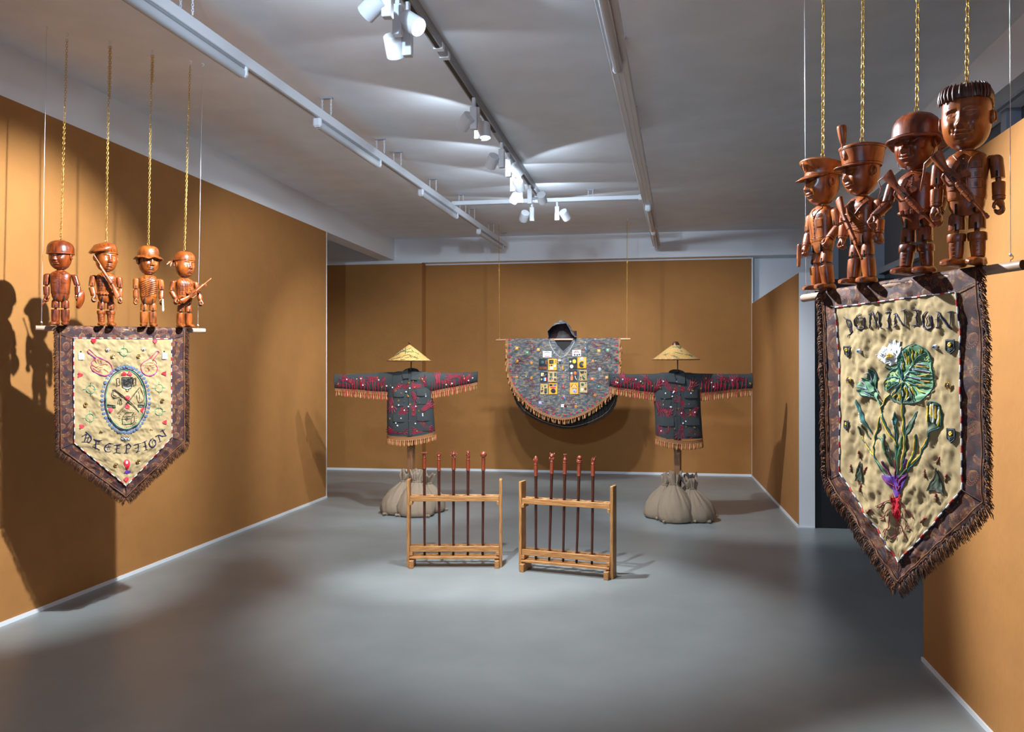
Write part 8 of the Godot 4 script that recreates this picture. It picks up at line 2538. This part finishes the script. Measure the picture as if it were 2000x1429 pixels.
			for q in 15:
				var a := 0.25 + (PI - 0.5) * q / 14.0
				var x := 0.067 * k * signf(cos(a)) * pow(absf(cos(a)), 0.8)
				var z := 0.0715 * pow(sin(a), 0.75)
				put("hair_lock", MB.new().tube([Vector3(x, 0.046 + 0.003 * sin(q * 2.1), z * 0.985), Vector3(x * 1.02, 0.062, z * 1.03), Vector3(x * 0.97, 0.08, z * 0.97), Vector3(x * 0.83, 0.094, z * 0.82)], [0.002, 0.0037, 0.0036, 0.002], 6), M.carvedark, h)

func visor(h: Node3D, w, k: float, y: float, depth: float, drop: float):
	var a0 := []
	var a1 := []
	var a2 := []
	for q in 31:
		var a := 0.12 + (PI - 0.24) * q / 30.0
		var s := pow(sin(a), 0.8)
		a0.append(Vector3(0.063 * k * cos(a), y + 0.002, -0.004 + 0.068 * k * sin(a)))
		a1.append(Vector3(0.068 * k * cos(a), y - drop * 0.5 * s + 0.002, -0.004 + (0.07 * k * sin(a) + depth * 0.5 * s)))
		a2.append(Vector3(0.066 * k * cos(a), y - drop * s, -0.004 + (0.07 * k * sin(a) + depth * 0.85 * s)))
	put("visor", MB.new().sheet([a0, a1, a2], Vector3(0, 1, 0.3), 0.0035), w, h)
	put("visor_edge", MB.new().tube(a2, 0.0024, 6), w, h)

# ------------------------------------------------------------------ what the soldiers carry
func assault_rifle(label: String, T: Transform3D, L: float, wood: int):
	var w = M.carved[wood]
	var k := L / 0.26
	var t := thing("carved_rifle", label, "carved rifle", T.origin, T.basis * Basis.from_scale(Vector3.ONE * k), "carved wooden rifles")
	# butt at the origin, muzzle along +Y, sights towards +X
	var b := MB.new()
	b.loft([b.ring(Vector3(-0.006, 0, 0), 0.019, 0.0085, 16, 3.0), b.ring(Vector3(-0.005, 0.004, 0), 0.02, 0.009, 16, 3.0), b.ring(Vector3(0.0, 0.04, 0), 0.0135, 0.0085, 16, 2.6), b.ring(Vector3(0.002, 0.068, 0), 0.009, 0.008, 16, 2.2)])
	put("stock", b, w, t)
	var rc := MB.new()
	extrude(rc, [0.012, 0.062, 0.0125, 0.118, -0.013, 0.118, -0.013, 0.108, -0.017, 0.082, -0.009, 0.064], -0.0075, 0.0075)
	put("receiver", rc, w, t)
	var mg := MB.new()
	extrude(mg, [-0.012, 0.094, -0.012, 0.112, -0.034, 0.121, -0.043, 0.119, -0.041, 0.101, -0.026, 0.098], -0.0055, 0.0055)
	put("magazine", mg, w, t)
	var gp := MB.new()
	extrude(gp, [-0.013, 0.07, -0.013, 0.082, -0.038, 0.073, -0.041, 0.062, -0.034, 0.06], -0.0055, 0.0055)
	put("pistol_grip", gp, w, t)
	put("trigger_guard", MB.new().tube([Vector3(-0.016, 0.08, 0), Vector3(-0.025, 0.086, 0), Vector3(-0.016, 0.095, 0)], 0.0016, 6), w, t)
	put("carry_handle", MB.new().tube([Vector3(0.012, 0.068, 0), Vector3(0.023, 0.073, 0), Vector3(0.026, 0.09, 0), Vector3(0.024, 0.108, 0), Vector3(0.012, 0.116, 0)], [0.004, 0.0042, 0.004, 0.004, 0.004], 8), w, t)
	put("ejection_port", MB.new().box(Vector3(0.002, 0.1, 0.0078), Vector3(0.008, 0.02, 0.002), 0.0005), M.groove, t)
	var hg := MB.new()
	hg.lathe([[0.0105, 0.116], [0.0125, 0.12], [0.0118, 0.15], [0.0105, 0.186], [0.009, 0.189]], Vector3.ZERO, 18)
	put("handguard", hg, w, t)
	for q in 3: ring_band(Vector3(0, 0.13 + q * 0.02, 0), 0.0122 - q * 0.0006, Vector3.UP, 0.0007, M.groove, t, "handguard_groove")
	put("barrel", MB.new().lathe([[0.0052, 0.185], [0.0045, 0.243], [0.0066, 0.244], [0.0066, 0.258], [0.004, 0.26]], Vector3.ZERO, 12), w, t)
	var fs := MB.new()
	extrude(fs, [0.003, 0.192, 0.021, 0.2, 0.021, 0.204, 0.003, 0.21], -0.003, 0.003)
	put("front_sight", fs, w, t)
	return t

func musket(label: String, T: Transform3D, L: float, wood: int, strap := true):
	var w = M.carved[wood]
	var k := L / 0.28
	var t := thing("carved_musket", label, "carved rifle", T.origin, T.basis * Basis.from_scale(Vector3.ONE * k), "carved wooden rifles")
	var b := MB.new()
	var rings := []
	for q in [[0.0, -0.012, 0.0175, 0.008], [0.004, -0.012, 0.019, 0.009], [0.04, -0.006, 0.0145, 0.0085], [0.07, -0.001, 0.0095, 0.0075], [0.088, 0.0, 0.0095, 0.008], [0.12, 0.0, 0.0098, 0.0085], [0.19, 0.0, 0.0082, 0.0072], [0.215, 0.001, 0.006, 0.0055]]: rings.append(b.ring(Vector3(q[1], q[0], 0), q[2], q[3], 16, 2.4))
	b.loft(rings)
	put("stock", b, w, t)
	put("barrel", MB.new().bar(Vector3(0.0055, 0.09, 0), Vector3(0.0045, 0.276, 0), 0.0052, 0.0042, 10), w, t)
	put("muzzle", MB.new().lathe([[0.0055, 0.27], [0.006, 0.28], [0.003, 0.281]], Vector3(0.0045, 0, 0), 10), w, t)
	put("bolt", MB.new().tube([Vector3(0.006, 0.092, 0.006), Vector3(0.007, 0.093, 0.014), Vector3(-0.002, 0.09, 0.0185)], [0.0028, 0.0026, 0.0038], 8), w, t)
	put("trigger_guard", MB.new().tube([Vector3(-0.008, 0.074, 0), Vector3(-0.017, 0.082, 0), Vector3(-0.009, 0.094, 0)], 0.0015, 6), w, t)
	for y in [0.14, 0.19]: ring_band(Vector3(0.001, y, 0), 0.0098, Vector3.UP, 0.0012, M.groove, t, "barrel_band")
	if strap: put("sling", MB.new().tube([Vector3(-0.012, 0.018, 0.004), Vector3(-0.034, 0.01, 0.006), Vector3(-0.05, -0.012, 0.004), Vector3(-0.049, -0.04, 0.0), Vector3(-0.062, -0.062, 0.0)], 0.0022, 6), w, t)
	return t


func carried(root: Node3D, at: Vector3, dir: Vector3, face_: Vector3) -> Transform3D:
	# frame in the soldier's own axes: +Y along dir, +Z towards face_
	var y := dir.normalized()
	var z := (face_ - y * face_.dot(y)).normalized()
	return Transform3D((root.transform.basis.orthonormalized() * Basis(y.cross(z), y, z)).orthonormalized(), root.transform * at)

func soldiers():
	var down := Vector3(0, -1, 0)
	var uL := Vector3(0.685, 0.0119, -0.7285)
	var oL := Vector3(-3.543, 1.842, -4.531)
	var nL := Vector3(0.7285, 0, 0.685)
	var G := "left banner: four jointed wooden soldiers"
	var base := func(o: Vector3, u: Vector3, n: Vector3, s: float, f: float) -> Vector3: return o + u * s + n * f + Vector3(0, 0.0165, 0)
	var legs := [[-0.027, 0.0, -0.027, 0.0, -0.12], [0.027, 0.0, 0.027, 0.0, 0.12]]
	# seen-from-camera turns are relative to the sight line; 9.5 degrees is the camera's own yaw
	var a := soldier({"at": (base as Callable).call(oL, uL, nL, 0.038, 0.012), "yaw": 30.0, "turn": -22.0, "scale": 0.955, "wood": 1, "group": G, "hook": Vector3(-3.487, CEIL, -4.578), "hat": "helmet", "dress": "shirt", "legs": legs,
		"label": "wooden soldier in a smooth helmet with a shield, leftmost on the left banner", "chain": "brass chain above the helmeted soldier at the left end of the left banner",
		"face": {"mouth": 0.34, "smile": 0.3}, "arms": [[Vector3(-0.05, -1, 0), Vector3(0.05, -1, 0.05)], [Vector3(0.32, -1, 0.05), Vector3(0.05, -1, 0.3)]]})
	var T := carried(a, Vector3(0.118, 0.165, 0.02), Vector3(0.22, 1, 0), Vector3(0.95, 0.0, 0.4))
	var sh := thing("carved_shield", "curved wooden shield on the arm of the helmeted soldier", "carved shield", T.origin, T.basis)
	var rows := []
	for i in 15:
		var v := -1.0 + 2.0 * i / 14.0
		var row := []
		for j in 13:
			var u := -1.0 + 2.0 * j / 12.0
			var wd := 0.034 * sqrt(maxf(1.0 - v * v * 0.96, 0.02))
			row.append(Vector3(u * wd, v * 0.056, 0.016 * (1.0 - u * u) - 0.012 * v * v))
		rows.append(row)
	put("shield_face", MB.new().sheet(rows, Vector3(0, 0, 1), 0.008), M.carved[1], sh)
	put("shield_grip", MB.new().tube([Vector3(0, 0.02, 0.004), Vector3(0, 0.012, -0.012), Vector3(0, -0.012, -0.012), Vector3(0, -0.02, 0.004)], 0.003, 6), M.carved[1], sh)
	T = carried(a, Vector3(-0.062, 0.175, 0.0), Vector3(-0.5, -0.62, 0.2), Vector3(0, 0, 1))
	var bt := thing("carved_baton", "short wooden baton in the left-hand fist of the helmeted soldier", "carved baton", T.origin, T.basis)
	put("stick", MB.new().lathe([[0.005, 0.0], [0.006, 0.004], [0.0055, 0.035], [0.0065, 0.06], [0.004, 0.064]], Vector3.ZERO, 12), M.carved[1], bt)
	var b := soldier({"at": (base as Callable).call(oL, uL, nL, 0.29, 0.012), "yaw": 43.0, "turn": 13.0, "scale": 0.965, "wood": 0, "group": G, "hook": Vector3(-3.315, CEIL, -4.735), "hat": "beret", "dress": "vest", "legs": legs, "laces": true, "belt": true,
		"label": "wooden soldier in a flopped beret with a slung musket, second on the left banner", "chain": "brass chain above the soldier in a beret", "loop": 0.36,
		"face": {"mouth": 0.32, "smile": -0.2}, "arms": [[Vector3(-0.12, -1, 0.02), Vector3(0.22, -1, 0.22)], [Vector3(0.1, -1, 0), Vector3(-0.05, -1, 0.12)]]})
	musket("long wooden musket slung across the soldier in a beret", carried(b, Vector3(0.07, 0.19, 0.075), Vector3(-0.62, 1.0, 0.0), Vector3(0.1, 0, 1)), 0.28, 0)
	soldier({"at": (base as Callable).call(oL, uL, nL, 0.538, 0.012), "yaw": 36.0, "turn": 18.0, "scale": 0.955, "wood": 2, "group": G, "hook": Vector3(-3.15, CEIL, -4.924), "hat": "bucket", "dress": "wrap", "legs": legs,
		"label": "wooden soldier in a wavy bucket hat and draped shirt, third on the left banner", "chain": "brass chain above the soldier in a bucket hat", "loop": 0.2,
		"face": {"mouth": 0.34, "smile": 0.2}, "arms": [[Vector3(-0.03, -1, 0), Vector3(0.02, -1, 0.06)], [Vector3(0.06, -1, 0), Vector3(-0.02, -1, 0.25)]]})
	var c3: Node3D = get_node("wooden_soldier_002")
	T = carried(c3, Vector3(0.084, 0.186, 0.052), Vector3(0.02, -1, 0.05), Vector3(0, 0, 1))
	bt = thing("carved_truncheon", "truncheon with its gleam put into a cream colour, in the hand of the soldier in a bucket hat", "carved baton", T.origin, T.basis)
	put("stick", MB.new().lathe([[0.0055, 0.0], [0.0065, 0.003], [0.0065, 0.074], [0.004, 0.078]], Vector3.ZERO, 12), M.cream, bt)  # cream colour stands for the glint on the stick
	var d := soldier({"at": (base as Callable).call(oL, uL, nL, 0.76, 0.012), "yaw": 52.0, "turn": 14.0, "scale": 0.94, "wood": 0, "group": G, "hook": Vector3(-3.005, CEIL, -5.129), "hat": "bandana", "dress": "vest", "legs": [[-0.03, 0.0, -0.027, 0.004, -0.1], [0.03, 0.0, 0.027, 0.004, 0.15]],
		"label": "wooden soldier in a knotted headscarf with a raised rifle, last on the left banner", "chain": "brass chain above the soldier in a headscarf",
		"face": {"mouth": 0.3, "smile": -0.3}, "arms": [[Vector3(-0.16, -1, -0.1), Vector3(0.45, -1, 0.35)], [Vector3(0.3, -1, 0.1), Vector3(0.12, -1, 0.3)]]})
	assault_rifle("carved rifle pointing up to the right, held by the soldier in a headscarf", carried(d, Vector3(-0.05, 0.17, 0.085), Vector3(0.80, 0.72, 0.12), Vector3(0.1, 0, 1)), 0.245, 0)

	var uR := Vector3(0.4733, 0.0193, 0.8809)
	var oR := Vector3(0.642, 1.891, -3.555)
	var nR := Vector3(-0.881, 0, 0.4735)
	G = "right banner: four jointed wooden soldiers"
	var e := soldier({"at": (base as Callable).call(oR, uR, nR, 0.066, 0.014), "yaw": -62.0, "turn": -8.0, "scale": 0.965, "wood": 2, "group": G, "hook": Vector3(0.67, CEIL, -3.51), "hat": "cap", "dress": "tunic", "legs": [[-0.028, 0.004, -0.027, 0.012, -0.05], [0.03, -0.002, 0.028, 0.01, 0.1]],
		"label": "wooden soldier in a peaked cap, leftmost on the right banner", "chain": "brass chain above the soldier in a peaked cap",
		"face": {"mouth": 0.34, "smile": 0.5}, "arms": [[Vector3(-0.1, -1, 0.05), Vector3(0.0, -1, 0.25)], [Vector3(0.1, -1, -0.1), Vector3(-0.25, -0.8, 0.55)]]})
	T = carried(e, Vector3(-0.068, 0.19, 0.062), Vector3(-0.05, -1, 0.02), Vector3(0, 0, 1))
	bt = thing("carved_club", "wooden club hanging from the far hand of the soldier in a peaked cap", "carved baton", T.origin, T.basis)
	put("shaft", MB.new().lathe([[0.008, -0.005], [0.0095, 0.0], [0.0095, 0.05], [0.007, 0.053], [0.0065, 0.082], [0.004, 0.085]], Vector3.ZERO, 14), M.carved[2], bt)
	var f := soldier({"at": (base as Callable).call(oR, uR, nR, 0.285, 0.016), "yaw": -52.0, "turn": -16.0, "scale": 0.94, "wood": 0, "group": G, "hook": Vector3(0.776, CEIL, -3.31), "hat": "shako", "dress": "straps", "legs": [[-0.032, 0.01, -0.028, 0.006, -0.2], [0.034, 0.0, 0.028, 0.004, 0.0]],
		"label": "wooden soldier in a tall plumed shako with crossed straps, second on the right banner", "chain": "brass chain above the soldier in a plumed shako",
		"face": {"mouth": 0.34, "smile": 0.6}, "rx": 0.064, "arms": [[Vector3(-0.12, -1, 0.05), Vector3(-0.02, -1, 0.1)], [Vector3(0.06, -1, 0), Vector3(0.02, -1, 0.1)]]})
	musket("musket with muzzle down across the soldier in a shako", carried(f, Vector3(-0.075, 0.335, 0.055), Vector3(0.50, -0.85, 0.10), Vector3(-0.2, 0, 1)), 0.27, 0, false)
	put("shoulder_sling", MB.new().tube([Vector3(-0.03, 0.26, 0.06), Vector3(-0.012, 0.21, 0.056), Vector3(0.03, 0.196, 0.05), Vector3(0.06, 0.212, 0.03)], 0.0022, 6), M.carved[0], f)
	var g := soldier({"at": (base as Callable).call(oR, uR, nR, 0.55, 0.02), "yaw": -35.0, "turn": -14.0, "scale": 1.02, "wood": 1, "group": G, "hook": Vector3(0.902, CEIL, -3.08), "hat": "steel", "dress": "shirt", "belt": true, "laces": true, "pouch": true, "legs": [[-0.03, 0.016, -0.027, 0.004, -0.25], [0.034, 0.004, 0.028, 0.006, -0.25]],
		"label": "wooden soldier in a rimmed steel helmet with a rifle, third on the right banner", "chain": "brass chain above the soldier in a rimmed steel helmet", "loop": 0.07,
		"face": {"mouth": 0.38, "smile": 0.9}, "arms": [[Vector3(-0.25, -1, 0.1), Vector3(-0.65, -0.75, 0.35)], [Vector3(0.05, -1, 0), Vector3(-0.12, -1, 0.4)]]})
	assault_rifle("carved rifle slanting down across the soldier in a steel helmet", carried(g, Vector3(-0.075, 0.335, 0.07), Vector3(0.66, -0.8, 0.03), Vector3(-0.1, 0, 1)), 0.255, 1)
	var slg = MB.new().tube([Vector3(-0.08, 0.332, 0.068), Vector3(-0.098, 0.318, 0.072), Vector3(-0.09, 0.29, 0.07), Vector3(-0.1, 0.262, 0.066), Vector3(-0.094, 0.228, 0.06)], 0.0024, 6)
	put("sling_cord", slg, M.carved[1], g)
	var h := soldier({"at": (base as Callable).call(oR, uR, nR, 0.755, 0.02), "yaw": -28.0, "turn": -4.0, "scale": 1.065, "wood": 0, "group": G, "hook": Vector3(1.0, CEIL, -2.89), "hat": "flattop", "dress": "vest", "laces": true, "chevron": true, "ry": 0.092, "legs": [[-0.028, 0.0, -0.027, 0.0, -0.35], [0.03, 0.004, 0.027, 0.0, -0.1]],
		"label": "bareheaded wooden soldier with a flat-top haircut and rifle, last on the right banner", "chain": "brass chain above the bareheaded soldier",
		"face": {"mouth": 0.4, "smile": 0.9, "box": 3.4, "taper": 0.75}, "rx": 0.066, "arms": [[Vector3(-0.08, -1, 0), Vector3(-0.02, -1, 0.05)], [Vector3(0.1, -1, 0), Vector3(0.02, -1, 0.1)]]})
	assault_rifle("carved rifle slanting down across the bareheaded soldier", carried(h, Vector3(-0.075, 0.332, 0.075), Vector3(0.60, -0.86, 0.02), Vector3(-0.1, 0, 1)), 0.265, 0)
	slg = MB.new().tube([Vector3(-0.08, 0.328, 0.072), Vector3(-0.1, 0.31, 0.072), Vector3(-0.104, 0.28, 0.066), Vector3(-0.112, 0.25, 0.055), Vector3(-0.118, 0.235, 0.045)], [0.0025, 0.003, 0.004, 0.004, 0.002], 6)
	put("sling_cord", slg, M.carved[0], h)


func build_things():
	racks()
	scarecrows()
	poncho()
	banners()
	soldiers()


func lamps():
	var bannerL := Vector3(-3.45, 2.0, -4.72)
	var bannerR := Vector3(0.84, 1.75, -3.15)
	var w := Color(0.95, 0.98, 1.0)
	#    pivot, aim, side of the driver box, label, energy, half angle, lamp size, tint, track height, stray light
	spot(Vector3(-1.36, 3.38, -3.98), bannerL, 0.075, "glaring spotlight nearest the front, turned toward the left banner", 36.0, 29.0, 0.03, w, 3.56, 0.5)
	spot(Vector3(-1.24, 3.40, -4.25), bannerR, -0.075, "spotlight tipped to the right beside the glaring one", 40.0, 30.0, 0.03, w, 3.56, 0.4)
	spot(Vector3(-1.37, 3.33, -4.36), Vector3(-1.5, 0.0, -7.4), 0.075, "spotlight seen from behind, hanging lowest of the front cluster", 21.0, 26.0, 0.05, w, 3.56, 0.4)
	spot(Vector3(-1.34, 3.39, -5.98), Vector3(-3.9, 1.3, -8.2), 0.06, "lit spotlight of the second pair, turned to the left", 8.5, 36.0, 0.05, w, 3.56, 0.4)
	spot(Vector3(-1.25, 3.38, -6.2), Vector3(-0.9, 0.0, -5.7), -0.045, "lit spotlight of the second pair, turned to the right", 19.0, 32.0, 0.05, w, 3.56, 0.4)
	spot(Vector3(-1.38, 3.4, -7.2), Vector3(-2.75, 1.5, -9.2), 0.085, "grey spotlight turned left, first of the middle cluster", 14.0, 34.0, 0.05, w, 3.56, 0.5)
	spot(Vector3(-1.22, 3.4, -7.55), Vector3(0.3, 1.5, -9.1), -0.075, "spotlight turned right in the middle cluster, behind the grey one", 14.0, 30.0, 0.05, w, 3.56, 0.5)
	spot(Vector3(-1.27, 3.36, -8.0), Vector3(-1.2, 1.5, -11.6), -0.06, "spotlight of the middle cluster facing the hooded poncho", 9.0, 24.0, 0.05, w, 3.56, 0.3)
	spot(Vector3(-1.345, 3.3, -8.25), Vector3(-2.6, 2.0, -9.3), 0.045, "tilted square-looking spotlight, lowest of the middle cluster", 6.0, 24.0, 0.05, w, 3.56, 0.4)
	spot(Vector3(-1.17, 3.42, -8.93), Vector3(-1.1, 2.0, -11.6), -0.13, "spotlight with a round back at the end of the middle track", 3.5, 28.0, 0.05, w, 3.56, 0.4)
	spot(Vector3(-1.46, 3.35, -9.58), Vector3(-2.9, 0.8, -12.9), 0.09, "left one of the two spotlights under the cross track", 7.0, 38.0, 0.05, w, 3.5, 0.3)
	spot(Vector3(-0.99, 3.35, -9.58), Vector3(0.5, 0.8, -12.9), -0.09, "right one of the two spotlights under the cross track", 7.0, 38.0, 0.05, w, 3.5, 0.3)
	# two lamps out of view on the middle track, placed to light the far end
	spot(Vector3(-1.38, 3.36, -0.9), Vector3(-1.6, 2.5, -12.7), 0.075, "unseen spotlight on the middle track, placed to light the back wall", 19.0, 24.0, 0.05, Color(0.80, 0.90, 1.0))
	spot(Vector3(-1.22, 3.36, -0.5), Vector3(1.3, 2.1, -9.5), -0.075, "unseen spotlight on the middle track, placed to light the partition", 12.0, 22.0, 0.05, Color(0.78, 0.89, 1.0))

func _ready():
	# camera
	var cam := Camera3D.new()
	cam.name = "camera"
	add_child(cam)
	cam.position = Vector3(0, 1.6, 0)
	cam.rotation = Vector3(0.00333, 0.16574, 0)
	cam.fov = 46.83
	cam.near = 0.05
	cam.far = 60.0
	cam.current = true
	# closed room: no sky reaches it
	var we := WorldEnvironment.new()
	we.name = "environment"
	var en := Environment.new()
	en.background_mode = Environment.BG_COLOR
	en.background_color = Color(0, 0, 0)
	en.tonemap_mode = Environment.TONE_MAPPER_LINEAR
	en.tonemap_exposure = 0.74
	en.sdfgi_enabled = true
	en.ssao_enabled = true
	en.ssil_enabled = true
	we.environment = en
	add_child(we)
	rng.seed = 5
	make_materials()
	lamps()
	room()
	tracks()
	build_things()
